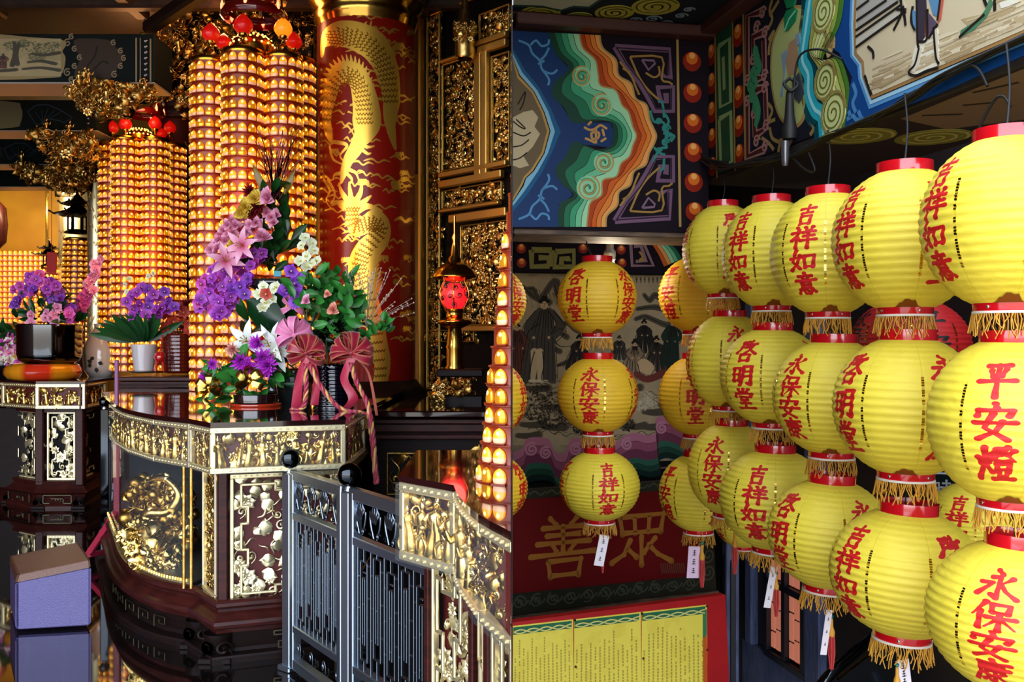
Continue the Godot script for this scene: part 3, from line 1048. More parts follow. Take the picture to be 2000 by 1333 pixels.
# ---------------------------------------------------------------- votive light towers
func lamp_meshes() -> void:
	for vv in 2:
		var am := ArrayMesh.new()
		var lo := MB.new()
		lo.lathe([[0.36, -0.55], [0.43, -0.5], [0.47, -0.32], [0.47, -0.14]], 8, Vector3.ZERO, -1.9, 1.9)
		var hi := MB.new()
		hi.lathe([[0.47, -0.14], [0.42, 0.18], [0.3, 0.42], [0.14, 0.56], [0.01, 0.63]], 8, Vector3.ZERO, -1.9, 1.9)
		var sp := MB.new()
		sp.add(tpl.blob, Transform3D(Basis().scaled(Vector3(0.13, 0.2, 0.1)), Vector3(0, 0.2, 0.37)))
		var shelf := MB.new()
		shelf.box(Vector3(0, -0.6, 0.22), Vector3(0.98, 0.1, 0.5))
		lo.mesh(M.lampcard if vv == 0 else M.lampamber, am)
		hi.mesh(M.lampshell if vv == 0 else M.lampamber, am)
		sp.mesh(M.lampspark, am)
		shelf.mesh(M.lampdrum, am)
		lmesh["lamp%d" % vv] = am

# a drum of lamps; returns the transforms of lamps in the drum's own frame
func lamp_drum(o: Node3D, at: Vector3, r: float, hgt: float, pitch: float, cols: int, budget: int, sd: int, rest: Array, taper := 1.0, clip := false) -> void:
	var rows := int(hgt / pitch)
	var m := MB.new()
	var prof := []
	for k in rows + 1:
		var rr := lerpf(r, r * taper, float(k) / rows)
		prof.append([rr * 0.97, k * pitch * 0.999])
		prof.append([rr * 0.97, (k + 0.86) * pitch])
		prof.append([rr * 1.01, (k + 0.88) * pitch])
		prof.append([rr * 1.01, (k + 0.98) * pitch])
	m.lathe(prof, 28)
	if clip:
		m.clip_x(-at.x - 0.003, true)
	var dr := part(o, "drum", m, M.lampdrum, false)
	dr.position = at - o.position
	if not clip:
		m = MB.new()
		var y := (rows + 1) * pitch
		m.lathe([[r * taper * 1.03, y - 0.01], [r * taper * 1.06, y], [r * taper * 1.06, y + pitch * 0.3], [r * taper * 0.9, y + pitch * 0.38], [0.01, y + pitch * 0.4]], 28)
		part(dr, "cap", m, M.lampgold, false)
	var rg := RandomNumberGenerator.new()
	rg.seed = sd
	var s := pitch * 0.65
	for k in range(rows, -1, -1):
		var rr := lerpf(r, r * taper, float(k) / rows)
		var nc := maxi(5, int(round(cols * rr / r)))
		for c in nc:
			var a := TAU * (c + 0.5) / nc
			if a > 2.0 and a < TAU - 2.0:
				continue
			var x := Transform3D(Basis(Vector3.UP, a) * Basis().scaled(Vector3(TAU * rr / nc * 0.93, s, s * 0.55)), Vector3(sin(a) * rr, (k + 0.42) * pitch, cos(a) * rr))
			if clip and at.x + x.origin.x > -0.012:
				continue
			var vv := 0 if rg.randf() < 0.6 else 1
			if budget > 0 and (a < 1.3 or a > TAU - 1.3):
				budget -= 1
				inst_x(dr, "votive_lamp", lmesh["lamp%d" % vv], x)
			else:
				x.origin += at - o.position
				rest[vv].append(x)

func peach_lamp(o: Node3D, at: Vector3, r: float, m: String) -> void:
	var b := MB.new()
	b.lathe([[r * 0.1, -r * 0.85], [r * 0.6, -r * 0.75], [r * 0.95, -r * 0.3], [r, 0.05 * r], [r * 0.8, r * 0.55], [r * 0.4, r * 0.95], [0.002, r * 1.25]], 18, at)
	var q := part(o, "peach_lamp", b, M[m])
	b = MB.new()
	b.lathe([[r * 0.4, -r * 1.75], [r * 0.15, -r * 1.6], [r * 0.15, -r * 1.2], [r * 0.5, -r * 1.1], [r * 0.45, -r * 0.78]], 12, at)
	part(q, "lamp_holder", b, M.brass)

# ================================================================ THE HALL (left of the partition)
func hall_shell() -> void:
	var m := MB.new()
	m.box(Vector3(-4.9, -0.15, -7.0), Vector3(9.79, 0.3, 17.0))
	struct("floor", m, M.granite)
	m = MB.new()
	m.box(Vector3(-4.9, 4.3, -8.2), Vector3(9.79, 0.2, 14.4))
	struct("ceiling", m, M.ceiling_wood)
	m = MB.new()
	m.box(Vector3(-9.75, 2.1, -7.0), Vector3(0.1, 4.6, 17.0))
	struct("wall_left", m, M.maroon)
	m = MB.new()
	m.box(Vector3(-4.9, 2.1, -15.3), Vector3(9.79, 4.6, 0.2))
	struct("wall_back", m, M.yellow_wall)
	# partition between the hall and the lantern court
	m = MB.new()
	m.box(Vector3(0, 1.2, -8.5), Vector3(0.002, 6.6, 13.76))
	struct("wall_middle", m, M.darkwood)
	# ceiling coffers
	m = MB.new()
	for k in 5:
		m.box(Vector3(-3.6, 4.12, -3.4 - k * 0.95), Vector3(6.7, 0.16, 0.12), Basis(), 0.02)
	for k in 6:
		m.box(Vector3(-0.7 - k * 1.15, 4.13, -4.9), Vector3(0.12, 0.14, 5.2), Basis(), 0.02)
	var o := struct("trim_1", m, M.ceiling_wood)
	o.name = "trim_1"
	# long timber that runs into the hall above the carved brackets
	m = MB.new()
	var a := P(298, 62, 7.0)
	var b := P(400, -4, 5.6)
	var dd := (b - a).normalized()
	m.box((a + b) * 0.5 + Vector3(0, 0.05, 0), Vector3(a.distance_to(b) + 0.3, 0.1, 0.1), Basis(dd, Vector3.UP, dd.cross(Vector3.UP)), 0.02)
	struct("trim_2", m, M.darkwood)

func beams() -> void:
	# depth, y top, y bottom, x right, soffit depth
	var spec := [
		[7.0, 66, 160, 302, 0.37, "dark painted beam with landscape panels nearest the ceiling coffers"],
		[8.6, 195, 254, 190, 0.34, "dark painted beam with a fan motif, second from the front"],
		[10.3, 264, 320, 128, 0.34, "dark painted beam with a faint fan, third from the front"],
		[11.8, 326, 364, 90, 0.3, "dark plain beam just above the yellow wall"],
	]
	for k in spec.size():
		var s: Array = spec[k]
		var d: float = s[0]
		var x1: float = (s[3] - 1000.0) / F * d
		var y1: float = H - (s[1] - 666.5) / F * d
		var y0: float = H - (s[2] - 666.5) / F * d
		var x0 := -9.0
		var o := thing("painted_beam", s[5], "beam", Vector3((x0 + x1) * 0.5, y0, -d - s[4] * 0.5))
		var m := MB.new()
		m.col = lin("141617")
		m.box(Vector3((x0 + x1) * 0.5, (y0 + y1) * 0.5, -d - s[4] * 0.5), Vector3(x1 - x0, y1 - y0, s[4]), Basis(), 0.008)
		part(o, "timber", m, M.paint_matte)
		m = MB.new()
		m.col = lin("9a928a")
		m.box(Vector3((x0 + x1) * 0.5, y0 - 0.006, -d - s[4] * 0.5), Vector3(x1 - x0, 0.012, s[4] * 0.98), Basis(), 0.003)
		part(o, "soffit_board", m, M.plain)
		var pl := plane(Vector3(0, y0, -d), Vector3(0, 0, 1))
		if k == 0:
			m = MB.new()
			m.col = lin("8a7a55")
			fill(m, pl, cr(trace(pl, [-60, 70, 60, 73, 122, 78, 128, 90, 122, 100, 128, 112, 126, 130, 120, 145, 100, 152, -60, 150]), 3, true), 1)
			part(o, "panel_ground", m, M.paint)
			m = MB.new()
			m.quad(P(-60, 149, d) + Vector3(0, 0, 0.004), P(120, 149, d) + Vector3(0, 0, 0.004), P(120, 76, d) + Vector3(0, 0, 0.004), P(-60, 76, d) + Vector3(0, 0, 0.004))
			part(o, "landscape_painting", m, mat("beam_landscape", Color(1, 1, 1), 0.6, 0.0, {"albedo_texture": ImageTexture.create_from_image(beam_image(3))}))
			m = MB.new()
			m.col = lin("3a3027")
			fill(m, pl, cr(trace(pl, [150, 76, 210, 78, 226, 92, 242, 114, 228, 136, 214, 154, 152, 154, 146, 140, 156, 114, 146, 92]), 4, true), 1)
			m.col = lin("231e19")
			line(m, pl, cr(trace(pl, [170, 130, 185, 110, 190, 90]), 5), 0.014, 1.7)
			line(m, pl, cr(trace(pl, [180, 140, 200, 120, 212, 125]), 5), 0.014, 1.7)
			part(o, "flower_panel", m, M.paint)
			m = MB.new()
			m.col = lin("8c7b5e")
			for cc in [[140, 72, 6], [132, 84, 8], [146, 96, 6], [156, 113, 6], [146, 130, 6], [132, 142, 8], [140, 156, 6], [222, 84, 6], [236, 100, 6], [242, 114, 6], [236, 130, 6], [224, 146, 7]]:
				line(m, pl, spiral(flat(pl, cc[0], cc[1]), cc[2] * d / F, 1.4, 1.0), 0.008, 3)
			line(m, pl, trace(pl, [266, 74, 266, 160]), 0.012, 2)
			line(m, pl, trace(pl, [274, 74, 274, 160]), 0.008, 2)
			line(m, pl, trace(pl, [294, 76, 294, 160]), 0.012, 2)
			part(o, "scroll_border", m, M.paint)
			for j in 8:
				m = MB.new()
				m.add(tpl.blob, Transform3D(Basis().scaled(Vector3(0.018, 0.018, 0.014)), P(284, 80 + j * 11.2, d)))
				part(o, "bead", m, M.steel_dark)
		elif k < 3:
			m = MB.new()
			m.col = lin("6d6a4e" if k == 1 else "2b2d2a")
			var pg := [-60, 198, 30, 200, 40, 208, 44, 222, 40, 240, 28, 249, -60, 249] if k == 1 else [-60, 285, 0, 287, 4, 296, 0, 306, -60, 306]
			fill(m, pl, cr(trace(pl, pg), 3, true), 1)
			part(o, "landscape_panel", m, M.paint)
			m = MB.new()
			m.col = lin("2f4450")
			var fan := [54, 218, 70, 206, 92, 204, 116, 214, 142, 230, 124, 240, 118, 236, 92, 232, 72, 246, 54, 218] if k == 1 else [8, 290, 30, 280, 48, 280, 70, 296, 56, 306, 44, 300, 30, 302, 18, 312, 8, 290]
			line(m, pl, trace(pl, fan), 0.01, 2)
			for j in 5:
				line(m, pl, trace(pl, [fan[0] + 30, fan[1] + 22, fan[0] + 14 + j * 13, fan[1] - 6 + absf(j - 2) * 3]), 0.006, 1.5)
			part(o, "fan_motif", m, M.paint)
			for j in 5:
				m = MB.new()
				var bx: float = 172.0 if k == 1 else 106.0
				m.add(tpl.blob, Transform3D(Basis().scaled(Vector3(0.014, 0.014, 0.012)), P(bx, s[1] + 8 + j * 9.5, d)))
				part(o, "bead", m, M.steel_dark)
	# carved brackets under the beam ends, and the hanging carved work
	var kinds := ["leaf", "curl", "wisp", "leaf", "wisp", "curl"]
	var br := [
		["carved_bracket", [148, 172, 305, 176, 312, 200, 268, 216, 258, 236, 200, 236, 165, 222], 7.05, 0.25, 0.085, 260, "gilded openwork bracket under the nearest painted beam"],
		["carved_bracket", [74, 266, 180, 264, 205, 285, 196, 318, 120, 316, 96, 300], 8.7, 0.25, 0.09, 220, "gilded openwork bracket under the second painted beam"],
		["carved_bracket", [34, 326, 112, 330, 122, 350, 108, 364, 60, 358], 10.4, 0.25, 0.1, 150, "gilded openwork bracket under the third painted beam"],
		["carved_pendant", [118, 312, 190, 300, 200, 330, 186, 352, 182, 380, 160, 372, 140, 384, 118, 372, 110, 340], 9.6, 0.3, 0.1, 260, "gilded hanging carving above the small lamp tower"],
		["carved_canopy", [305, 80, 330, 50, 398, 0, 440, -10, 440, 120, 390, 240, 372, 240, 350, 200, 320, 206, 302, 150], 7.7, 0.35, 0.075, 420, "gilded carved canopy of pendants beside the tall lamp tower"],
		["carved_canopy", [440, -10, 625, -10, 622, 240, 600, 250, 560, 200, 440, 140], 7.8, 0.3, 0.075, 420, "gilded carved canopy behind the top of the tall lamp tower"],
	]
	for k in br.size():
		var s: Array = br[k]
		var o := thing(s[0], s[6], "carving", P(s[1][0], s[1][1], s[2]))
		var m := MB.new()
		carve_mass(m, s[1], s[2], s[3], s[4], s[5], 40 + k, kinds)
		part(o, "carved_foliage", m, M.gold_old).set_meta("kind", "stuff")
		m = MB.new()
		carve_mass(m, s[1], s[2], s[3] * 1.1, s[4] * 1.2, int(s[5] * 0.12), 90 + k, ["figure", "rose", "curl"])
		part(o, "carved_figures", m, M.gold).set_meta("kind", "stuff")
		m = MB.new()
		var pl := plane(P(s[1][0], s[1][1], s[2] + 0.14), Vector3(0, 0, 1))
		var ctr := Vector2.ZERO
		var pts := trace(pl, s[1])
		for q in pts:
			ctr += q / pts.size()
		for j in pts.size():
			pts[j] = ctr + (pts[j] - ctr) * 0.82
		m.ext(pts, pl.o, pl.ux, pl.uy, pl.n, -0.03, 0.03, true)
		part(o, "core_board", m, M.blackboard)

func far_hall() -> void:
	# columns at the back
	for s in [[150, 14.3, 33, 384, "pale gilded column behind the small lamp tower", "gold_pale"], [190, 11.0, 18, 338, "slim gilded column beside the second lamp tower", "gold_pale"], [352, 9.6, 44, 232, "dark red column with faint gold clouds behind the second lamp tower", "maroon"]]:
		var d: float = s[1]
		var a := P(s[0], 800, d)
		var r: float = s[2] * d / F
		var ytop: float = H - (s[3] - 666.5) / F * d
		var o := thing("round_column", s[4], "column", Vector3(a.x, 0, -d))
		var m := MB.new()
		m.lathe([[r, 0.0], [r, ytop]], 28, Vector3(a.x, 0, -d))
		part(o, "shaft", m, M[s[5]])
		m = MB.new()
		m.lathe([[r, ytop - 0.05], [r * 1.12, ytop - 0.03], [r * 1.16, ytop + 0.05], [r * 1.05, ytop + 0.09], [r * 1.2, ytop + 0.16], [r * 0.9, ytop + 0.3], [r * 0.9, 4.2]], 28, Vector3(a.x, 0, -d))
		part(o, "capital", m, M.gold_pale if s[5] != "maroon" else M.rosewood)
		m = MB.new()
		var rg := RandomNumberGenerator.new()
		rg.seed = int(s[0])
		for k in 46:
			var y := rg.randf_range(1.0, ytop - 0.2)
			var t0 := rg.randf_range(-1.3, 1.3)
			var path := PackedVector3Array()
			for e in 7:
				var th := t0 + e * 0.09
				path.append(Vector3(a.x + sin(th) * r, y + 0.03 * sin(e * 1.5 + k), -d + cos(th) * r))
			m.tube(path, 0.006, 4)
		part(o, "gold_clouds", m, M.gold)
	# far yellow wall banner frame and hanging things
	var o := thing("wall_light_panel", "far wall panel studded with rows of tiny glowing lamps", "light panel", P(40, 650, 14.8))
	var m := MB.new()
	m.col = lin("c8683a")
	m.box(P(-60, 560, 14.85), Vector3(2.9, 1.1, 0.06))
	part(o, "board", m, M.plain)
	m = MB.new()
	m.col = lin("e08a50")
	for k in 14:
		m.box(P(-60, 500 + k * 10.2, 14.8), Vector3(2.9, 0.03, 0.05))
	part(o, "shelf", m, M.plain)
	var xs := []
	for k in 14:
		for j in 17:
			var q := P(-50 + j * 10.0, 495 + k * 10.2, 14.76)
			xs.append(Transform3D(Basis().scaled(Vector3.ONE * 0.07), q - o.position))
	many(o, "lamp_rows", lmesh.lamp0, xs)
	# pagoda topped small towers
	for s in [[151, 456, 690, 33, 12.6, "small beehive lamp tower with a black pagoda roof"], [96, 520, 640, 20, 14.2, "tiny lamp tower with a pagoda roof in front of the lamp wall"]]:
		var d: float = s[4]
		var a := P(s[0], s[2], d)
		var u := d / F
		var hgt: float = (s[2] - s[1]) * u
		var r: float = s[3] * u
		o = thing("lamp_tower", s[5], "lamp tower", a, "votive lamp towers")
		var rest := [[], []]
		lamp_drum(o, a, r, hgt * 0.9, 10.5 * u, 18, 60, int(s[0]), rest, 0.72)
		many(o, "more_lamps", lmesh.lamp0, rest[0])
		many(o, "more_gilt_lamps", lmesh.lamp1, rest[1])
		m = MB.new()
		m.lathe([[r * 1.3, -a.y], [r * 1.3, -a.y + 0.1], [r * 1.05, -a.y + 0.2], [r * 1.05, -0.1], [r * 1.25, -0.05], [r * 1.25, 0.0], [0.01, 0.0]], 20, a)
		part(o, "plinth", m, M.rosewood)
		m = MB.new()
		var t := a + Vector3(0, hgt, 0)
		m.lathe([[r * 0.75, 0.0], [r * 0.75, 0.06 * r], [r * 0.5, 0.2 * r]], 12, t)
		for k in 6:
			var q := TAU * k / 6.0
			m.box(t + Vector3(sin(q) * r * 0.5, r * 0.55, cos(q) * r * 0.5), Vector3(r * 0.08, r * 0.9, r * 0.08))
		part(o, "pavilion_posts", m, M.chrome_black)
		for lv in 2:
			m = MB.new()
			var y := r * (1.0 + lv * 0.6)
			var sc := 1.25 - lv * 0.4
			m.lathe([[r * sc, y + 0.12 * r], [r * sc * 1.05, y + 0.06 * r], [r * sc * 0.6, y + 0.28 * r], [r * sc * 0.25, y + 0.6 * r], [r * 0.05, y + 0.75 * r]], 6, t)
			for k in 6:
				var q := TAU * k / 6.0
				m.tube(PackedVector3Array([t + Vector3(sin(q) * r * sc * 0.5, y + 0.3 * r, cos(q) * r * sc * 0.5), t + Vector3(sin(q) * r * sc, y + 0.1 * r, cos(q) * r * sc), t + Vector3(sin(q) * r * sc * 1.25, y + 0.28 * r, cos(q) * r * sc * 1.25)]), 0.06 * r, 4)
			part(o, "pagoda_roof", m, M.chrome_black)
		m = MB.new()
		m.lathe([[r * 0.06, r * 2.2], [r * 0.1, r * 2.4], [0.002, r * 2.75]], 8, t)
		part(o, "finial", m, M.chrome_black)
	# pole of the tiny tower and its red card
	m = MB.new()
	m.tube(PackedVector3Array([P(92, 350, 14.1), P(92, 482, 14.1)]), 0.02, 6)
	lone("suspension_rod", m, M.brass, "thin brass rod hanging in front of the yellow wall", "rod")
	m = MB.new()
	m.col = lin("d8221c")
	m.box(P(101, 513, 12.0), Vector3(0.13, 0.27, 0.01), Basis(Vector3.FORWARD, 0.05))
	m.tube(PackedVector3Array([P(101, 495, 12.0), P(101, 320, 12.0)]), 0.004, 4)
	lone("red_card", m, M.plain, "small red paper card above the purple orchids", "card")
	m = MB.new()
	m.lathe([[0.01, -0.35], [0.1, -0.25], [0.12, 0.0], [0.1, 0.25], [0.01, 0.35]], 14, P(-2, 440, 13.5))
	lone("wooden_fish", m, M.rosewood, "dark rounded wooden ornament against the yellow wall", "ornament")

func tall_tower(label: String, d: float, drums: Array, ybot: float, pitch: float, peaches: Array, dome: Array, crown: Array, sd: int) -> void:
	var base := P(drums[1][0], 700, d)
	base.y = ybot
	var o := thing("lamp_tower", label, "lamp tower", base, "votive lamp towers")
	var rest := [[], []]
	for k in drums.size():
		var q: Array = drums[k]
		var dd: float = d + q[3]
		var top: float = H - (q[1] - 666.5) / F * dd
		var a := P(q[0], 700, dd)
		a.y = ybot
		lamp_drum(o, a, q[2] * dd / F, top - ybot - pitch, pitch, 13, 75, sd + k, rest)
	many(o, "more_lamps", lmesh.lamp0, rest[0])
	many(o, "more_gilt_lamps", lmesh.lamp1, rest[1])
	# studded dome in the middle
	var c := P(dome[0], dome[1], d + 0.12)
	var r: float = dome[2] * d / F
	var m := MB.new()
	m.lathe([[r, -0.6], [r, 0.0], [r * 0.92, r * 0.3], [r * 0.6, r * 0.55], [0.01, r * 0.62]], 24, c)
	part(o, "dome", m, M.lampgold)
	var xs := []
	for k in 3:
		for j in 18:
			var a := TAU * (j + 0.5 * k) / 18.0
			var rr: float = [0.97, 0.85, 0.62][k] * r
			xs.append(Transform3D(Basis().scaled(Vector3.ONE * 0.022), c + Vector3(sin(a) * rr, [0.12, 0.36, 0.54][k] * r, cos(a) * rr) - o.position))
	m = MB.new()
	m.add(tpl.blob, Transform3D(Basis().scaled(Vector3.ONE * 0.35), Vector3.ZERO))
	many(o, "dome_sparks", m.mesh(M.lampspark), xs)
	for q in peaches:
		peach_lamp(o, P(q[0], q[1], d + q[3]), q[2] * d / F, q[4])
	# hanging crown lamp above
	c = P(crown[0], crown[1], d)
	r = crown[2] * d / F
	var g := thing("crown_lamp", "dark red hanging crown with small lights above the " + ("tall" if d < 7 else "second") + " lamp tower", "lamp", c)
	m = MB.new()
	m.lathe([[r * 0.95, -0.16 * r], [r * 1.05, -0.05 * r], [r, 0.15 * r], [r * 0.85, 0.2 * r], [r * 0.8, 0.0]], 24, c)
	m.lathe([[r * 1.1, 0.55 * r], [r * 0.7, 0.75 * r], [r * 0.25, 1.15 * r], [0.01, 1.2 * r]], 8, c)
	m.col = lin("5a0f10")
	var rm := MB.new()
	rm.col = lin("6a1012")
	rm.add(m, Transform3D())
	part(g, "crown_ring", rm, M.gloss)
	for k in 6:
		var a := TAU * k / 6.0
		m = MB.new()
		m.tube(PackedVector3Array([c + Vector3(sin(a) * r * 0.9, 0.1 * r, cos(a) * r * 0.9), c + Vector3(sin(a) * r * 0.85, 0.65 * r, cos(a) * r * 0.85)]), 0.008, 5)
		part(g, "crown_rod", m, M.rosewood)
		m = MB.new()
		m.lathe([[0.002, -0.02], [0.012, 0.0], [0.011, 0.03], [0.001, 0.06]], 8, c + Vector3(sin(a) * r, 0.05 * r, cos(a) * r))
		part(g, "candle_bulb", m, M.warmglow)

# ---------------------------------------------------------------- counters
func ring_wall(mb: MB, pts: Array, y0: float, y1: float, off0: float, off1: float) -> void:
	# a band swept along a plan line, pushed out by off0 at its foot and off1 at its head
	var a := []
	for k in pts.size():
		var p: Vector2 = pts[k]
		var d: Vector2 = (pts[mini(k + 1, pts.size() - 1)] - pts[maxi(k - 1, 0)]).normalized()
		var q := Vector2(-d.y, d.x)
		a.append([p, q])
	for k in pts.size() - 1:
		var s0: Vector2 = a[k][0] + a[k][1] * off0
		var s1: Vector2 = a[k + 1][0] + a[k + 1][1] * off0
		var t0: Vector2 = a[k][0] + a[k][1] * off1
		var t1: Vector2 = a[k + 1][0] + a[k + 1][1] * off1
		mb.quad(Vector3(s0.x, y0, s0.y), Vector3(s1.x, y0, s1.y), Vector3(t1.x, y1, t1.y), Vector3(t0.x, y1, t0.y))

func moulding(mb: MB, pts: Array, prof: Array) -> void:
	for k in prof.size() - 1:
		ring_wall(mb, pts, prof[k][1], prof[k + 1][1], prof[k][0], prof[k + 1][0])

# stacked scroll feet and apron along a plan line
func feet(o: Node3D, pts: Array, hgt: float, w: float) -> void:
	for k in pts.size():
		var p: Vector2 = pts[k]
		var m := MB.new()
		m.box(Vector3(p.x, 0.012, p.y), Vector3(w, 0.024, w), Basis(), 0.004)
		for s in [-1.0, 1.0]:
			m.add(tpl.curl, Transform3D(Basis(Vector3.UP, 0.5 * s) * Basis().scaled(Vector3(w * 0.5 * s, hgt * 0.5, w * 0.6)), Vector3(p.x + s * w * 0.15, hgt * 0.5, p.y + w * 0.2)))
		m.lathe([[w * 0.3, 0.02], [w * 0.24, hgt * 0.3], [w * 0.42, hgt * 0.7], [w * 0.45, hgt]], 10, Vector3(p.x, 0, p.y))
		part(o, "scroll_foot", m, M.darkwood)

func V2(px: float, d: float) -> Vector2:
	return Vector2((px - 1000.0) / F * d, -d)

func v3(p: Vector2, y: float) -> Vector3:
	return Vector3(p.x, y, p.y)

func smooth2(pts: Array, m: int) -> Array:
	var p := PackedVector2Array(pts)
	return Array(cr(p, m))

# floral panel with a fret border, for the lower doors
func flower_door(o: Node3D, a: Vector3, b: Vector3, hgt: float, sd: int, back := "maroon", size := 0.07, gold := "gold_pale", clip := false) -> void:
	carved_panel(o, a, b, hgt, 0.022, {"seed": sd, "size": size, "dep": 0.04, "kinds": ["leaf", "rose", "leaf", "wisp", "curl", "leaf"], "back": back, "relief": gold, "gold": gold, "dens": 1.05, "clip": clip})
	var ux := (b - a).normalized()
	var w := a.distance_to(b)
	var m := MB.new()
	var e := 0.05
	var pts := [e, e, e, hgt * 0.3, e * 1.6, hgt * 0.3, e * 1.6, hgt * 0.42, e, hgt * 0.42, e, hgt * 0.62, e * 1.6, hgt * 0.62, e * 1.6, hgt * 0.75, e, hgt * 0.75, e, hgt - e]
	fret(m, a, ux, Vector3.UP, pts, 0.012)
	var mir := []
	for k in range(0, pts.size(), 2):
		mir.append_array([w - pts[k], pts[k + 1]])
	fret(m, a, ux, Vector3.UP, mir, 0.012)
	for y in [e, hgt - e]:
		var s := 1.0 if y < hgt * 0.5 else -1.0
		fret(m, a, ux, Vector3.UP, [e, y, w * 0.36, y, w * 0.36, y + s * 0.03, w * 0.64, y + s * 0.03, w * 0.64, y, w - e, y], 0.012)
	if clip:
		m.clip_x(-0.002, true)
	part(o, "fret_border", m, M[gold])

func counter_main() -> void:
	var yt := 1.077
	var yb := 0.877
	var corner := V2(411, 3.95)
	var o := thing("display_counter", "large gilded display counter with a curved glass bay and carved friezes", "counter", Vector3(corner.x, 0, corner.y))
	var fr := [V2(675, 4.13), V2(714, 4.79)]
	var curve := smooth2([V2(200, 6.3), V2(216, 5.5), V2(227, 5.06), V2(250, 4.72), V2(300, 4.38), V2(369, 4.16)], 3)
	# top
	var plan := PackedVector2Array()
	for q in curve:
		plan.append(q)
	plan.append_array(PackedVector2Array([corner, fr[0], fr[1], Vector2(-0.78, -7.2), Vector2(-2.5, -7.2)]))
	var pf := PackedVector2Array()
	for q in plan:
		pf.append(Vector2(q.x, -q.y))
	var m := MB.new()
	m.ext(pf, Vector3.ZERO, Vector3.RIGHT, Vector3.FORWARD, Vector3.UP, yt, yt + 0.022, true)
	part(o, "counter_top", m, M.lacquer_top)
	# frieze
	var seg := [[corner, fr[0], 11, 9], [fr[0], fr[1], 12, 5], [curve[curve.size() - 1], corner, 13, 3]]
	for s in seg:
		carved_panel(o, v3(s[0], yb), v3(s[1], yb), yt - yb, 0.026, {"seed": s[2], "size": 0.055, "figures": s[3], "glass": true, "dep": 0.035, "dens": 1.0})
	var n := curve.size()
	var at := n - 1
	while at > 5:
		var prev := maxi(at - 3, 0)
		carved_panel(o, v3(curve[prev], yb), v3(curve[at], yb), yt - yb, 0.026, {"seed": 20 + at, "size": 0.055, "figures": 4, "glass": true, "dep": 0.035, "dens": 1.0, "sides": [0, 1 if at == n - 1 else 0]})
		at = prev
	# body below
	var bc := V2(428, 4.2)
	var b1 := V2(690, 4.4)
	var j0 := V2(394, 4.42)
	var bay := smooth2([V2(214, 6.2), V2(228, 5.6), V2(238, 5.18), V2(262, 4.85), V2(315, 4.58), V2(372, 4.46)], 4)
	m = MB.new()
	m.box(v3(bc, 0.55) + Vector3(0.012, 0, -0.02), Vector3(0.05, 0.66, 0.05), Basis(Vector3.UP, 0.2), 0.008)
	part(o, "corner_post", m, M.rosewood)
	flower_door(o, v3(bc + Vector2(0.045, -0.012), 0.24), v3(b1, 0.24), 0.6, 31)
	m = MB.new()
	ring_wall(m, [bc, b1, V2(720, 5.0)], 0.84, 0.88, 0.0, 0.0)
	part(o, "top_rail", m, M.rosewood)
	carved_panel(o, v3(j0, 0.26), v3(bc + Vector2(-0.03, -0.03), 0.26), 0.6, 0.02, {"seed": 33, "size": 0.05, "dep": 0.03})
	# base mouldings
	var base: Array = bay.duplicate()
	base.append_array([j0, bc, b1, V2(722, 5.0)])
	m = MB.new()
	moulding(m, base, [[0.0, 0.272], [0.022, 0.27], [0.034, 0.258], [0.036, 0.244], [0.026, 0.232], [0.012, 0.228], [0.012, 0.216], [0.03, 0.206], [0.05, 0.19], [0.066, 0.182], [0.072, 0.168], [0.068, 0.154], [0.05, 0.146], [0.036, 0.142], [0.034, 0.125]])
	part(o, "base_moulding", m, M.rosewood)
	m = MB.new()
	moulding(m, base, [[0.034, 0.125], [0.02, 0.05], [0.03, 0.036], [0.085, 0.034], [0.09, 0.026], [0.09, 0.0]])
	part(o, "apron", m, M.darkwood)
	m = MB.new()
	for k in 5:
		var q0: Vector2 = bay[8 + k * 2]
		var q1: Vector2 = bay[mini(10 + k * 2, bay.size() - 1)]
		var ux := v3(q1 - q0, 0).normalized()
		var w := q0.distance_to(q1)
		fret(m, v3(q0, 0.05) + ux.cross(Vector3.UP) * 0.045, ux, Vector3.UP, [w * 0.1, 0.0, w * 0.1, 0.055, w * 0.75, 0.055, w * 0.75, 0.02, w * 0.4, 0.02, w * 0.4, 0.036], 0.006, 0.006)
	var dx := v3(b1 - bc, 0).normalized()
	fret(m, v3(bc, 0.04) + dx.cross(Vector3.UP) * 0.045, dx, Vector3.UP, [0.34, 0.0, 0.26, 0.0, 0.26, 0.03, 0.3, 0.03, 0.3, 0.06, 0.24, 0.06, 0.24, 0.078, 0.36, 0.078, 0.36, 0.03, 0.44, 0.03, 0.44, 0.0, 0.52, 0.0, 0.52, 0.06, 0.46, 0.06], 0.008, 0.006)
	part(o, "apron_fret", m, M.bronze)
	feet(o, [bc + Vector2(0.0, 0.0), j0 + Vector2(0, 0.02), b1], 0.125, 0.15)
	# curved glass bay
	var g := MB.new()
	var gp := PackedVector3Array()
	for y in [0.27, 0.88]:
		for q in bay:
			gp.append(v3(q, y))
	g.grid(gp, bay.size(), 2)
	part(o, "curved_glass", g, M.glass)
	m = MB.new()
	ring_wall(m, bay, 0.27, 0.3, 0.004, 0.004)
	part(o, "beaded_trim", m, M.gold_pale)
	m = MB.new()
	for k in bay.size() - 1:
		for e in 3:
			var q: Vector2 = bay[k].lerp(bay[k + 1], e / 3.0)
			m.box(v3(q, 0.292) + Vector3(-0.006, 0, 0.008), Vector3(0.014, 0.02, 0.01), Basis(), 0.002)
	part(o, "trim_beads", m, M.gold)
	# case floor and back
	m = MB.new()
	m.col = lin("3a3a36")
	var fp := PackedVector2Array()
	for q in bay:
		fp.append(Vector2(q.x, -q.y))
	fp.append_array(PackedVector2Array([Vector2(-1.35, 5.6), Vector2(-1.5, 6.2)]))
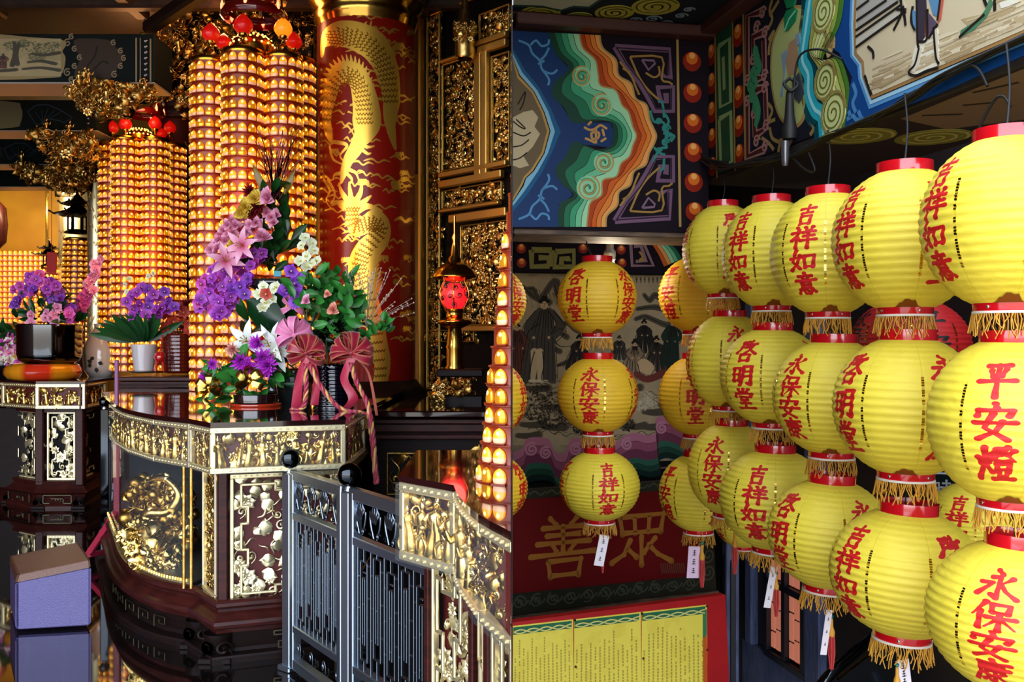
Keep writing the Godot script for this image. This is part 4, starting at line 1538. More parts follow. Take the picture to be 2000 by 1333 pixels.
	m.ext(fp, Vector3.ZERO, Vector3.RIGHT, Vector3.FORWARD, Vector3.UP, 0.25, 0.272)
	part(o, "case_floor", m, M.plain)
	m = MB.new()
	m.col = lin("1c2122")
	m.quad(Vector3(-2.45, 0.27, -5.9), Vector3(-1.42, 0.27, -5.35), Vector3(-1.42, 0.88, -5.35), Vector3(-2.45, 0.88, -5.9))
	part(o, "case_back", m, M.plain)
	m = MB.new()
	for e in [0.0, 0.035]:
		m.box(v3(j0, 0.57) + Vector3(-0.05 - e, 0, 0.0), Vector3(0.014, 0.62, 0.014), Basis(), 0.003)
	part(o, "glazing_bar", m, M.gold_old)
	# core that the panels sit on
	m = MB.new()
	m.box(Vector3(-1.12, 0.52, -5.3), Vector3(0.55, 0.7, 1.6))
	part(o, "carcass", m, M.darkwood)

	# gilded carvings standing in the case
	var sc := thing("gilded_dragon", "gilded carved dragon among clouds inside the curved glass bay", "sculpture", P(330, 1100, 5.15))
	m = MB.new()
	carve_mass(m, [272, 925, 330, 935, 388, 945, 388, 1060, 372, 1085, 345, 1040, 300, 1035, 272, 1000], 5.2, 0.2, 0.07, 460, 61, ["leaf", "curl", "wisp", "leaf", "blob"])
	part(sc, "clouds", m, M.gold_old)
	m = MB.new()
	var body := cr3([P(285, 945, 5.1), P(320, 935, 5.05), P(350, 965, 5.0), P(330, 1000, 5.0), P(290, 1005, 5.02), P(295, 1040, 5.05), P(345, 1050, 5.0), P(372, 1020, 5.02)], 6)
	var rad := []
	for k in body.size():
		rad.append(0.02 * sin(PI * (0.15 + 0.8 * k / body.size())) + 0.008)
	m.tube(body, rad, 8)
	for k in range(2, body.size(), 2):
		m.add(tpl.leaf, Transform3D(Basis.from_euler(Vector3(-0.3, 0, k * 0.9)) * Basis().scaled(Vector3.ONE * 0.05), body[k]))
	part(sc, "dragon_body", m, M.gold)
	var sp := thing("gilded_peonies", "heap of bright gilded peonies leaning at the foot of the glass bay", "sculpture", P(300, 1120, 4.9))
	m = MB.new()
	carve_mass(m, [265, 1020, 300, 1030, 335, 1065, 362, 1100, 366, 1130, 345, 1135, 310, 1110, 275, 1075, 262, 1050], 4.95, 0.18, 0.11, 200, 62, ["rose", "rose", "leaf", "curl"])
	part(sp, "petals", m, M.gold)

func counter_far() -> void:
	var o := thing("octagonal_counter", "octagonal gilded counter in the background under the black flower bowl", "counter", Vector3(V2(70, 7.9).x, 0, -7.9))
	var yt := 1.085
	var yb := 0.87
	var top := [V2(-60, 8.8), V2(4, 8.15), V2(70, 7.85), V2(166, 7.85), V2(208, 8.5)]
	for k in 4:
		carved_panel(o, v3(top[k], yb), v3(top[k + 1], yb), yt - yb, 0.03, {"seed": 50 + k, "size": 0.08, "figures": 4, "dep": 0.03, "dens": 0.9})
	var pf := PackedVector2Array()
	for q in top:
		pf.append(Vector2(q.x, -q.y))
	pf.append_array(PackedVector2Array([Vector2(-3.75, 10.2), Vector2(-5.0, 10.2)]))
	var m := MB.new()
	m.ext(pf, Vector3.ZERO, Vector3.RIGHT, Vector3.FORWARD, Vector3.UP, yt, yt + 0.02, true)
	part(o, "counter_top", m, M.lacquer_top)
	var b := [V2(-40, 8.9), V2(22, 8.28), V2(80, 8.0), V2(158, 8.0), V2(196, 8.6)]
	for k in 4:
		var d: Vector2 = (b[k + 1] - b[k]).normalized()
		flower_door(o, v3(b[k] + d * 0.05, 0.24), v3(b[k + 1] - d * 0.05, 0.24), 0.6, 55 + k, "blackboard", 0.09)
	for k in 5:
		m = MB.new()
		m.box(v3(b[k], 0.54), Vector3(0.07, 0.68, 0.07), Basis(), 0.008)
		part(o, "corner_post", m, M.rosewood)
	m = MB.new()
	moulding(m, b, [[-0.02, 0.25], [0.04, 0.235], [0.03, 0.2], [0.05, 0.17], [0.08, 0.14], [0.05, 0.12], [0.03, 0.05], [0.06, 0.02], [0.06, 0.0]])
	part(o, "base_moulding", m, M.rosewood)
	m = MB.new()
	ring_wall(m, b, 0.83, 0.88, 0.02, 0.02)
	part(o, "top_rail", m, M.rosewood)
	m = MB.new()
	for k in [1, 2]:
		var ux := v3(b[k + 1] - b[k], 0).normalized()
		var w: float = b[k].distance_to(b[k + 1])
		fret(m, v3(b[k], 0.05) + ux.cross(Vector3.UP) * 0.06, ux, Vector3.UP, [w * 0.3, 0.0, w * 0.15, 0.0, w * 0.15, 0.07, w * 0.85, 0.07, w * 0.85, 0.0, w * 0.65, 0.0, w * 0.65, 0.04, w * 0.35, 0.04], 0.01, 0.008)
		m.add(tpl.curl, Transform3D(Basis().scaled(Vector3(0.05, 0.03, 0.02)), v3(b[k].lerp(b[k + 1], 0.5), 0.08) + ux.cross(Vector3.UP) * 0.06))
	part(o, "apron_fret", m, M.bronze)
	feet(o, [b[1], b[2], b[3]], 0.1, 0.12)
	m = MB.new()
	m.box(Vector3(-4.3, 0.5, -9.0), Vector3(1.0, 0.7, 1.6))
	part(o, "carcass", m, M.darkwood)

func counter_near() -> void:
	var yt := 1.09
	var yb := 0.89
	var a := V2(778, 2.36)
	var b := V2(886, 2.2)
	var o := thing("display_counter", "gilded display counter in the foreground that carries the pointed lamp cone", "counter", Vector3(b.x, 0, b.y))
	carved_panel(o, v3(a, yb), v3(b, yb), yt - yb, 0.024, {"seed": 71, "size": 0.045, "figures": 5, "glass": true, "dep": 0.035, "dens": 1.1, "clip": true})
	var cv := smooth2([b, V2(897, 2.04), V2(934, 1.83), V2(1000, 1.66)], 3)
	cv[cv.size() - 1].x = -0.002
	for k in 3:
		carved_panel(o, v3(cv[k * 3], yb), v3(cv[k * 3 + 3], yb), yt - yb, 0.024, {"seed": 72 + k, "size": 0.04, "figures": 2, "glass": true, "dep": 0.03, "sides": [0, 0], "dens": 1.1, "clip": true})
	var pf := PackedVector2Array([Vector2(a.x, -a.y)])
	for q in cv:
		pf.append(Vector2(q.x, -q.y))
	pf.append_array(PackedVector2Array([Vector2(-0.002, 2.9), Vector2(-0.3, 2.9)]))
	var m := MB.new()
	m.ext(pf, Vector3.ZERO, Vector3.RIGHT, Vector3.FORWARD, Vector3.UP, yt, yt + 0.016, true)
	m.clip_x(-0.002, true)
	part(o, "counter_top", m, M.lacquer_top)
	# cabinet below
	var a2 := V2(838, 2.5)
	var b2 := V2(922, 2.32)
	var c2 := V2(955, 2.12)
	var d2 := Vector2(-0.003, -1.95)
	flower_door(o, v3(a2, 0.1), v3(b2, 0.1), 0.77, 75, "maroon", 0.06, "gold_pale", true)
	flower_door(o, v3(b2 + Vector2(0.015, 0.03), 0.1), v3(c2, 0.1), 0.77, 76, "maroon", 0.06, "gold_pale", true)
	flower_door(o, v3(c2, 0.1), v3(d2, 0.1), 0.77, 77, "maroon", 0.06, "gold_pale", true)
	for q in [a2, b2 + Vector2(0.004, 0.01), c2]:
		m = MB.new()
		m.box(v3(q, 0.48), Vector3(0.022, 0.8, 0.022), Basis(Vector3.UP, 0.6), 0.003)
		part(o, "corner_post", m, M.rosewood)
	m = MB.new()
	ring_wall(m, [a2, b2, c2, d2], 0.0, 0.1, 0.02, 0.01)
	part(o, "plinth", m, M.rosewood)
	# pointed cone of lamps on it
	var k := thing("lamp_cone", "pointed red cone of clear votive lamps on the foreground counter", "lamp tower", P(985, 940, 2.3), "votive lamp towers")
	var ax := P(1025, 940, 2.3)
	ax.y = yt + 0.016
	var rest := [[], []]
	k.position = Vector3(ax.x, ax.y, ax.z)
	lamp_drum(k, ax, 0.117, 0.83, 0.0475, 17, 120, 5, rest, 0.22, true)

# the lacquered column with a gold dragon
func col_px(c: Vector3, r: float, px: float, py: float) -> Vector2:
	var e := Vector2(0, 0)
	var d := Vector2((px - 1000.0) / F, -1.0)
	var cc := Vector2(c.x, c.z)
	var a := d.dot(d)
	var b := -2.0 * d.dot(cc - e)
	var q := (cc - e).dot(cc - e) - r * r
	var disc2 := b * b - 4 * a * q
	var t := (-b - sqrt(maxf(disc2, 0.0))) / (2 * a)
	var p := d * t
	var y := H - (py - 666.5) / F * t
	var th := atan2(p.x - cc.x, p.y - cc.y)
	return Vector2((th / TAU + 0.5) * 2048.0, (4.1 - y) / 3.1 * 2048.0)

func dragon_column() -> void:
	var c := P(716, 700, 6.95)
	c.y = 0
	var r := 0.366
	var im := Image.create_empty(2048, 2048, false, Image.FORMAT_RGBA8)
	im.fill(Color("7a1409"))
	var me := Image.create_empty(2048, 2048, false, Image.FORMAT_RGBA8)
	me.fill(Color.BLACK)
	var gold := Color("f0bf4c")
	var dark := Color("8a5a14")
	var put := func(a: Array, x0: float, y0: float, s: float, w: Array, colr: Color, metal := true, erase := false):
		var p := PackedVector2Array()
		for k in range(0, a.size(), 2):
			p.append(Vector2(x0 + a[k] / s, y0 + a[k + 1] / s))
		var q := cr(p, 8)
		for k in q.size() - 1:
			var u := float(k) / (q.size() - 1) * (w.size() - 1)
			var w0: float = lerpf(w[int(u)], w[mini(int(u) + 1, w.size() - 1)], u - int(u)) / s
			var g0 := col_px(c, r, q[k].x, q[k].y)
			var g1 := col_px(c, r, q[k + 1].x, q[k + 1].y)
			var st := maxi(1, int(g0.distance_to(g1) / maxf(1.0, w0 * 0.6)))
			for e in st:
				var g := g0.lerp(g1, float(e) / st)
				dab(im, g.x, g.y, maxf(w0 * 2.1, 1.4), colr)
				if erase:
					dab(me, g.x, g.y, maxf(w0 * 2.1, 1.4), Color.BLACK)
				if metal:
					dab(me, g.x, g.y, maxf(w0 * 2.1, 1.4), Color(0.8, 0.8, 0.8))
	var rg := RandomNumberGenerator.new()
	rg.seed = 44
	# clouds drifting over the whole shaft
	for k in 150:
		var x := rg.randf_range(0, 590)
		var y := rg.randf_range(30, 1980)
		var l := rg.randf_range(40, 120)
		put.call([x, y, x + l * 0.4, y - 12, x + l * 0.7, y + 10, x + l, y - 4, x + l * 1.3, y + 6], 610.0, 0.0, 2.96, [3, 8, 5, 7, 2], gold.darkened(0.1))
		if k % 3 == 0:
			for e in 4:
				put.call([x + e * 12, y - 14, x + e * 12 + 6, y - 24, x + e * 12 + 12, y - 12], 610.0, 0.0, 2.96, [9, 11, 8], gold.darkened(0.1))
	# upper dragon: outer coil, inner coil, leg
	var E := [600.0, 0.0, 2.9625]
	put.call([85, 300, 100, 225, 180, 195, 300, 215, 410, 290, 470, 420, 490, 560, 480, 700, 510, 860], E[0], E[1], E[2], [40, 60, 85, 100, 120, 115, 95, 60, 10], gold)
	put.call([135, 800, 110, 690, 130, 540, 160, 450, 220, 415, 290, 450, 330, 560, 345, 690, 320, 790], E[0], E[1], E[2], [30, 70, 90, 80, 70, 85, 110, 130, 60], gold)
	put.call([320, 770, 285, 850, 240, 920, 215, 985, 195, 1060], E[0], E[1], E[2], [70, 60, 48, 40, 10], gold)
	for k in 26:     # mane of flames round the inner coil
		var a := lerpf(3.4, -0.6, k / 25.0)
		var b0 := Vector2(230, 560) + Vector2(cos(a) * 118, -sin(a) * 175)
		var b1 := Vector2(230, 560) + Vector2(cos(a + 0.12) * 165, -sin(a + 0.12) * 245)
		put.call([b0.x, b0.y, (b0.x + b1.x) * 0.5, (b0.y + b1.y) * 0.5, b1.x, b1.y], E[0], E[1], E[2], [22, 14, 3], gold)
	for q in [[340, 190, 330, 150, 345, 125], [370, 200, 365, 160, 372, 120], [300, 820, 350, 850, 390, 845], [310, 860, 350, 890, 370, 885], [215, 1000, 160, 1010, 150, 1040], [210, 1010, 190, 1060, 175, 1075], [225, 1000, 260, 1040, 240, 1060], [230, 980, 280, 1000, 300, 1050], [95, 1040, 130, 1100, 110, 1160, 140, 1210], [120, 1040, 160, 1120, 140, 1180], [140, 820, 230, 840, 190, 900, 220, 940], [130, 850, 150, 920, 200, 950]]:
		put.call(q, E[0], E[1], E[2], [14, 12, 8, 3], gold)
	put.call([210, 560, 228, 540, 240, 580, 225, 650, 212, 700], E[0], E[1], E[2], [18, 26, 20, 12, 3], Color("7a1409"), false, true)
	# lower dragon: crest, neck, coils
	var G := [350.0, 330.0, 2.667]
	for q in [[895, 190, 850, 130, 830, 75], [900, 180, 890, 120, 885, 70], [915, 180, 945, 120, 950, 70], [925, 200, 965, 170, 1000, 140], [880, 200, 840, 190, 815, 165], [930, 215, 985, 195, 1060, 220]]:
		put.call(q, G[0], G[1], G[2], [26, 18, 4], gold)
	put.call([905, 180, 900, 240, 920, 300, 970, 290, 1020, 270, 1058, 310, 1040, 370, 970, 430, 935, 500, 940, 570, 975, 620, 1000, 690, 1020, 800, 1035, 920, 1060, 1010, 1045, 1120, 1010, 1200, 1020, 1290], G[0], G[1], G[2], [40, 55, 60, 55, 70, 75, 75, 80, 85, 80, 65, 60, 75, 85, 70, 60, 55, 60], gold)
	for k in 16:
		var y := 380 + k * 18
		put.call([985 + 10 * sin(k * 0.6), y, 1030 + 8 * sin(k * 0.6), y - 10, 1050 + 8 * sin(k * 0.6), y - 30], G[0], G[1], G[2], [14, 9, 2], gold)
	# scales: small arcs in darker gold over the gilded bodies
	for body in [[E, [120, 240, 200, 205, 320, 230, 420, 320, 470, 450, 480, 600], 40.0], [E, [130, 700, 150, 520, 230, 430, 300, 480, 330, 600, 335, 720], 36.0], [G, [905, 200, 915, 290, 1000, 280, 1050, 320, 970, 430, 940, 540, 990, 680, 1030, 900, 1050, 1100], 30.0]]:
		var a: Array = body[1]
		var p := PackedVector2Array()
		for k in range(0, a.size(), 2):
			p.append(Vector2(a[k], a[k + 1]))
		var q := cr(p, 5)
		for k in q.size() - 1:
			var d := (q[k + 1] - q[k]).normalized()
			var nn := Vector2(-d.y, d.x)
			for e in range(-2, 3):
				var ctr: Vector2 = q[k] + nn * (e + 0.5 * (k % 2)) * body[2] * 0.5
				var s: float = body[2] * 0.24
				put.call([ctr.x - nn.x * s, ctr.y - nn.y * s, ctr.x + d.x * s * 1.4, ctr.y + d.y * s * 1.4, ctr.x + nn.x * s, ctr.y + nn.y * s], body[0][0], body[0][1], body[0][2], [3, 4, 3], dark)
	var m0 := mat("dragon_lacquer", Color(1, 1, 1), 0.3, 1.0, {"albedo_texture": ImageTexture.create_from_image(im), "metallic_texture": ImageTexture.create_from_image(me), "clearcoat_enabled": true, "clearcoat": 0.15, "clearcoat_roughness": 0.12, "metallic_specular": 0.3})
	var o := thing("dragon_column", "red lacquered column with a coiling gold dragon", "column", c)
	var m := MB.new()
	var pts := PackedVector3Array()
	var uvs := []
	for y in [1.0, 4.1]:
		for k in 65:
			var th := TAU * (k / 64.0 - 0.5)
			if k == 64:
				th = -PI
			pts.append(c + Vector3(sin(th) * r, y, cos(th) * r))
			uvs.append(Vector2(k / 64.0, (4.1 - y) / 3.1))
	m.grid(pts, 65, 2, uvs)
	part(o, "shaft", m, m0)
	m = MB.new()
	var yc := H + (666.5 - 26) / F * 6.6 + 0.1
	m.lathe([[r, yc - 0.12], [r * 1.03, yc - 0.08], [r * 1.08, yc - 0.04], [r * 1.04, yc], [r * 1.14, yc + 0.05], [r * 1.2, yc + 0.1], [r * 1.1, yc + 0.2], [r * 1.1, 4.2]], 40, c)
	part(o, "capital", m, M.brass)
	m = MB.new()
	m.lathe([[r * 1.25, 1.0], [r * 1.25, 1.08], [r * 1.1, 1.12], [r * 1.02, 1.16]], 40, c)
	part(o, "foot_ring", m, M.darkwood)

func gilded_screen() -> void:
	var A := V2(822, 7.52)
	var B := Vector2(-0.004, -6.77)
	var u := v3(B - A, 0).normalized()
	var n := u.cross(Vector3.UP)
	var pl := plane(v3(A, 0), n)
	var m := MB.new()
	m.box(v3((A + B) * 0.5, 2.1) - n * 0.08, Vector3(A.distance_to(B), 4.3, 0.1), Basis(u, Vector3.UP, n))
	m.clip_x(-0.003, true)
	struct("wall_right", m, M.blackboard)
	var o := thing("gilded_screen", "tall dark wall screen of gilded carved panels in gold frames", "screen", v3(A, 1.0))
	var panels := [[838, 863, 30, 760, "gold_old", 0.01], [868, 938, 128, 336, "gold_old", 0.008], [964, 999, 112, 332, "gold_old", 0.004], [868, 984, 374, 410, "gold_old", 0.006], [904, 999, 442, 636, "gold", 0.006], [826, 930, 646, 668, "gold_old", 0.006], [826, 938, -10, 40, "gold", 0.02], [940, 999, 30, 82, "gold_old", 0.006]]
	for k in panels.size():
		var s: Array = panels[k]
		var a := at_plane(pl, s[0], s[3])
		var b := at_plane(pl, s[1], s[3])
		b.y = a.y
		var hgt := at_plane(pl, s[0], s[2]).y - a.y
		carved_panel(o, a + n * 0.03, b + n * 0.03, hgt, s[5], {"seed": 130 + k, "size": 0.06, "dep": 0.045, "back": "blackboard", "relief": "gold", "gold": "gilt", "studs": false, "dens": 1.25, "figures": 0})
	var bars := [[829, 833, 30, 760], [938, 950, 108, 345], [952, 962, 96, 345], [940, 999, 84, 94], [944, 999, 96, 110], [868, 999, 340, 350], [868, 990, 356, 370], [868, 985, 412, 418], [888, 999, 422, 438], [868, 938, 122, 127], [905, 999, 637, 648]]
	for s in bars:
		m = MB.new()
		var a := at_plane(pl, s[0], s[3])
		var b := at_plane(pl, s[1], s[3])
		var hgt := at_plane(pl, s[0], s[2]).y - a.y
		b.y = a.y
		m.box((a + b) * 0.5 + Vector3(0, hgt * 0.5, 0) + n * 0.045, Vector3(a.distance_to(b), hgt, 0.05), Basis(u, Vector3.UP, n), 0.006)
		m.clip_x(-0.003, true)
		part(o, "gilt_moulding", m, M.gilt)
	# carved pendant
	o = thing("carved_pendant", "gilded lantern-shaped pendant hanging before the carved screen", "carving", P(908, 60, 6.9))
	var c := P(908, 115, 6.9)
	m = MB.new()
	m.lathe([[0.06, 0.0], [0.075, 0.02], [0.075, 0.16], [0.09, 0.19], [0.09, 0.26], [0.05, 0.3], [0.02, 0.45], [0.012, 0.75]], 8, c)
	part(o, "pendant_body", m, M.gold)
	m = MB.new()
	carve_mass(m, [888, 50, 930, 50, 930, 85, 888, 85], 6.8, 0.1, 0.05, 40, 66, ["leaf", "rose", "curl"])
	part(o, "pendant_foliage", m, M.gold)

func altar() -> void:
	var o := thing("altar_table", "dark lacquered altar table behind the steel gate", "table", Vector3(-0.4, 0, -6.0))
	var m := MB.new()
	m.box(Vector3(-0.41, 1.035, -6.25), Vector3(0.8, 0.04, 2.1), Basis(), 0.008)
	part(o, "table_top", m, M.lacquer_top)
	m = MB.new()
	m.box(Vector3(-0.41, 0.5, -6.3), Vector3(0.78, 1.0, 1.96))
	part(o, "carcass", m, M.darkwood)
	m = MB.new()
	for q in [[0.99, 0.03, 0.05], [0.95, 0.05, 0.02], [0.9, 0.03, 0.035]]:
		m.box(Vector3(-0.41, q[0], -5.31 + q[2] * 0.5), Vector3(0.79, q[1], q[2]), Basis(), 0.006)
	part(o, "front_moulding", m, M.rosewood)
	var a := P(755, 968, 5.28)
	var b := P(940, 968, 5.28)
	carved_panel(o, a, b, (968 - 884) * 5.28 / F, 0.012, {"seed": 99, "size": 0.1, "kinds": ["curl", "leaf", "curl", "wisp"], "dep": 0.04, "back": "blackboard", "relief": "gold_old", "gold": "gold_old", "studs": false, "dens": 1.3})
	# low ledge behind the flowers
	m = MB.new()
	var x0 := V2(231, 7.4).x
	var x1 := V2(395, 7.4).x
	m.box(Vector3((x0 + x1) * 0.5, 1.145, -8.5), Vector3(x1 - x0 + 0.04, 0.035, 2.24), Basis(), 0.006)
	m.box(Vector3((x0 + x1) * 0.5, 0.56, -8.5), Vector3(x1 - x0, 1.13, 2.16), Basis(), 0.006)
	for q in [1.1, 1.075]:
		m.box(Vector3((x0 + x1) * 0.5, q, -7.42 + 0.02), Vector3(x1 - x0, 0.012, 0.03), Basis(), 0.004)
	lone("altar_ledge", m, M.rosewood, "dark red lacquered ledge under the white orchid pot", "ledge")

	# carved stand and brass lamp
	var st := thing("gilded_stand", "gilded scrolled stand carrying the brass temple lamp", "stand", P(890, 795, 6.0))
	m = MB.new()
	m.box(P(900, 728, 6.05), Vector3(0.3, 0.05, 0.24), Basis(), 0.008)
	part(st, "stand_top", m, M.darkwood)
	m = MB.new()
	carve_mass(m, [868, 738, 935, 738, 930, 768, 880, 772], 6.0, 0.12, 0.06, 60, 71, ["curl", "leaf", "wisp"])
	part(st, "scrolls", m, M.gold_old)
	m = MB.new()
	carve_mass(m, [846, 752, 866, 745, 874, 770, 868, 796, 852, 782], 5.9, 0.1, 0.05, 36, 72, ["leaf", "curl", "rose"])
	part(st, "gilt_mask", m, M.gold)
	m = MB.new()
	m.box(P(905, 780, 6.1), Vector3(0.26, 0.06, 0.24), Basis(), 0.006)
	part(st, "stand_base", m, M.darkwood)

	var c := P(888, 722, 6.05)
	var k := 6.05 / F
	o = thing("temple_lamp", "round brass temple lamp with a red glowing scrollwork globe", "lamp", c)
	m = MB.new()
	m.lathe([[18 * k, 0.0], [19 * k, 4 * k], [16 * k, 8 * k], [16 * k, 40 * k], [18 * k, 44 * k], [16 * k, 48 * k], [13 * k, 80 * k], [30 * k, 88 * k], [34 * k, 92 * k], [33 * k, 96 * k], [17 * k, 100 * k], [16 * k, 112 * k], [22 * k, 118 * k]], 28, c)
	part(o, "pedestal", m, M.brass)
	m = MB.new()
	m.lathe([[18 * k, 118 * k], [28 * k, 130 * k], [31 * k, 146 * k], [27 * k, 164 * k], [20 * k, 172 * k]], 28, c)
	part(o, "glass_globe", m, M.glass)
	m = MB.new()
	m.lathe([[14 * k, 119 * k], [23 * k, 130 * k], [26 * k, 146 * k], [21 * k, 162 * k], [12 * k, 168 * k]], 20, c)
	part(o, "red_light", m, M.redglow)
	m = MB.new()
	for q in 26:
		var a2 := q * 2.4
		var y := 126 + (q * 7) % 38
		var rr := sqrt(maxf(0.0, 1.0 - pow((y - 146) / 30.0, 2))) * 28.5 * k
		m.add(tpl.curl, Transform3D(Basis(Vector3.UP, a2) * Basis(Vector3.FORWARD, q) * Basis().scaled(Vector3.ONE * 10 * k), c + Vector3(sin(a2) * rr, y * k, cos(a2) * rr)))
	part(o, "scrollwork", m, M.chrome_black)
	m = MB.new()
	m.lathe([[20 * k, 172 * k], [42 * k, 178 * k], [43 * k, 182 * k], [36 * k, 194 * k], [26 * k, 204 * k], [16 * k, 208 * k], [12 * k, 212 * k], [13 * k, 216 * k], [8 * k, 222 * k], [6 * k, 240 * k], [3 * k, 250 * k], [6 * k, 258 * k], [2 * k, 266 * k], [2 * k, 300 * k]], 32, c)
	part(o, "dome", m, M.brass)
	for q in 6:
		var a2 := TAU * q / 6.0
		m = MB.new()
		m.tube(cr3([c + Vector3(sin(a2) * 20 * k, 116 * k, cos(a2) * 20 * k), c + Vector3(sin(a2) * 33 * k, 146 * k, cos(a2) * 33 * k), c + Vector3(sin(a2) * 22 * k, 174 * k, cos(a2) * 22 * k)], 4), 1.3 * k, 5)
		part(o, "cage_rib", m, M.brass)
	var l := OmniLight3D.new()
	l.name = "temple_lamp_light"
	l.light_color = Color("ff4038")
	l.light_energy = 0.03
	l.light_size = 0.08
	l.shadow_enabled = true
	add_child(l)
	l.position = c + Vector3(0, 146 * k, 0.14)

func gate_leaf(a: Vector2, b: Vector2, label: String, sm := "steel") -> void:
	var o := thing("steel_gate", label, "gate", v3((a + b) * 0.5, 0.0))
	var u := v3(b - a, 0).normalized()
	var n := u.cross(Vector3.UP)
	var w := a.distance_to(b)
	var ba := Basis(u, Vector3.UP, n)
	var at := func(x: float, y: float) -> Vector3: return v3(a, y) + u * x
	var m := MB.new()
	for q in [[0.865, 0.045], [0.69, 0.035], [0.2, 0.035], [0.045, 0.05]]:
		m.box(at.call(w * 0.5, q[0]), Vector3(w, q[1], 0.04), ba, 0.004)
	for q in [0.02, w - 0.02]:
		m.box(at.call(q, 0.45), Vector3(0.04, 0.85, 0.042), ba, 0.004)
	part(o, "frame", m, M[sm])
	m = MB.new()
	var bw := 0.0065
	var cols := maxi(2, int(round((w - 0.08) / 0.1)))
	var cw := (w - 0.08) / cols
	var o0: Vector3 = at.call(0.04, 0.22) - n * 0.006
	for c in cols:
		var x := c * cw
		var hh := 0.45
		var z := 0.03 * (c % 2)
		fret(m, o0, u, Vector3.UP, [x + cw * 0.1, 0.0, x + cw * 0.1, hh], bw, 0.012)
		fret(m, o0, u, Vector3.UP, [x + cw * 0.3, 0.03 + z, x + cw * 0.3, hh - 0.05 + z, x + cw * 0.82, hh - 0.05 + z, x + cw * 0.82, 0.03 + z, x + cw * 0.3, 0.03 + z], bw, 0.012)
		fret(m, o0, u, Vector3.UP, [x + cw * 0.48, 0.09 + z, x + cw * 0.48, hh - 0.11 + z, x + cw * 0.65, hh - 0.11 + z, x + cw * 0.65, 0.09 + z, x + cw * 0.48, 0.09 + z], bw * 0.8, 0.012)
		for y in [0.1, 0.22, 0.34]:
			fret(m, o0, u, Vector3.UP, [x + cw * 0.1, y + z * 0.7, x + cw * 0.3, y + z * 0.7], bw * 0.8, 0.01)
			fret(m, o0, u, Vector3.UP, [x + cw * 0.82, y + 0.05, x + cw * 1.1, y + 0.05], bw * 0.8, 0.01)
			fret(m, o0, u, Vector3.UP, [x + cw * 0.48, y + 0.02, x + cw * 0.65, y + 0.02], bw * 0.8, 0.01)
		fret(m, o0, u, Vector3.UP, [x + cw * 0.56, hh - 0.05 + z, x + cw * 0.56, hh], bw, 0.012)
		fret(m, o0, u, Vector3.UP, [x + cw * 0.56, 0.0, x + cw * 0.56, 0.03 + z], bw, 0.012)
	part(o, "lattice", m, M.steel_dark)
	for c in maxi(2, int(w / 0.11)):
		m = MB.new()
		var cx := 0.07 + (w - 0.14) * c / maxf(1.0, int(w / 0.11) - 1)
		for s in [-1.0, 1.0]:
			var pth := []
			for e in 9:
				var ang := e * 0.55
				pth.append(at.call(cx + s * (0.012 + 0.03 * sin(ang * 0.75)), 0.72 + 0.022 * e * (1.0 if e < 5 else 0.7)))
			m.tube(PackedVector3Array(pth), 0.005, 5)
			m.add(tpl.curl, Transform3D(ba * Basis(Vector3(0, 0, 1), 1.5 * s) * Basis().scaled(Vector3(0.022 * s, 0.022, 0.02)), at.call(cx + s * 0.03, 0.735)))
		for e in 5:
			m.add(tpl.leaf, Transform3D(ba * Basis(Vector3(0, 0, 1), (e - 2) * 0.35) * Basis().scaled(Vector3(0.03, 0.06, 0.03)), at.call(cx, 0.775)))
		part(o, "scroll_casting", m, M.steel_dark)
		m = MB.new()
		m.add(tpl.curl, Transform3D(ba * Basis().scaled(Vector3(0.03, 0.045, 0.02)), at.call(cx, 0.12)))
		m.add(tpl.curl, Transform3D(ba * Basis().scaled(Vector3(-0.02, 0.03, 0.02)), at.call(cx + 0.045, 0.11)))
		part(o, "foot_scroll", m, M.steel_dark)

func gate_post(p: Vector2, hgt: float, w: float, r: float, label: String, yaw := 0.6, sm := "steel") -> void:
	var o := thing("gate_post", label, "post", v3(p, 0))
	var m := MB.new()
	m.box(v3(p, hgt * 0.5), Vector3(w, hgt, w), Basis(Vector3.UP, yaw), 0.006)
	m.box(v3(p, 0.012), Vector3(w * 1.5, 0.024, w * 1.5), Basis(Vector3.UP, yaw), 0.005)
	part(o, "shaft", m, M[sm])
	m = MB.new()
	m.lathe([[w * 0.35, hgt], [w * 0.3, hgt + 0.012], [w * 0.25, hgt + 0.02]], 18, v3(p, 0))
	part(o, "neck", m, M.steel)
	m = MB.new()
	var prof := []
	for k in 15:
		var f := PI * k / 14.0
		prof.append([maxf(0.0005, sin(f) * r), hgt + 0.015 + r - cos(f) * r])
	m.lathe(prof, 28, v3(p, 0))
	part(o, "ball_finial", m, M.chrome_black)

func gates() -> void:
	var g0 := V2(567, 4.07)
	var g1 := V2(682, 3.57)
	gate_post(g0, 0.87, 0.055, 0.047, "polished steel gate post with a ball beside the flower panel", 0.9)
	gate_post(g1, 0.87, 0.05, 0.047, "polished steel gate post with a ball between the two gate leaves", 0.9)
	var d := (g1 - g0).normalized()
	gate_leaf(g0 + d * 0.04, g1 - d * 0.035, "steel lattice gate leaf between the two ball-topped posts")
	gate_leaf(g1 + d * 0.035, g1 + d * 0.66, "steel lattice gate leaf running behind the foreground counter")
	var f0 := V2(204, 6.9)
	gate_post(f0, 0.94, 0.06, 0.04, "distant steel gate post beside the red stand", 0.4, "chrome_black")
	gate_leaf(V2(210, 7.0), V2(232, 7.5), "distant narrow steel gate leaf behind the red stand", "steel_dark")

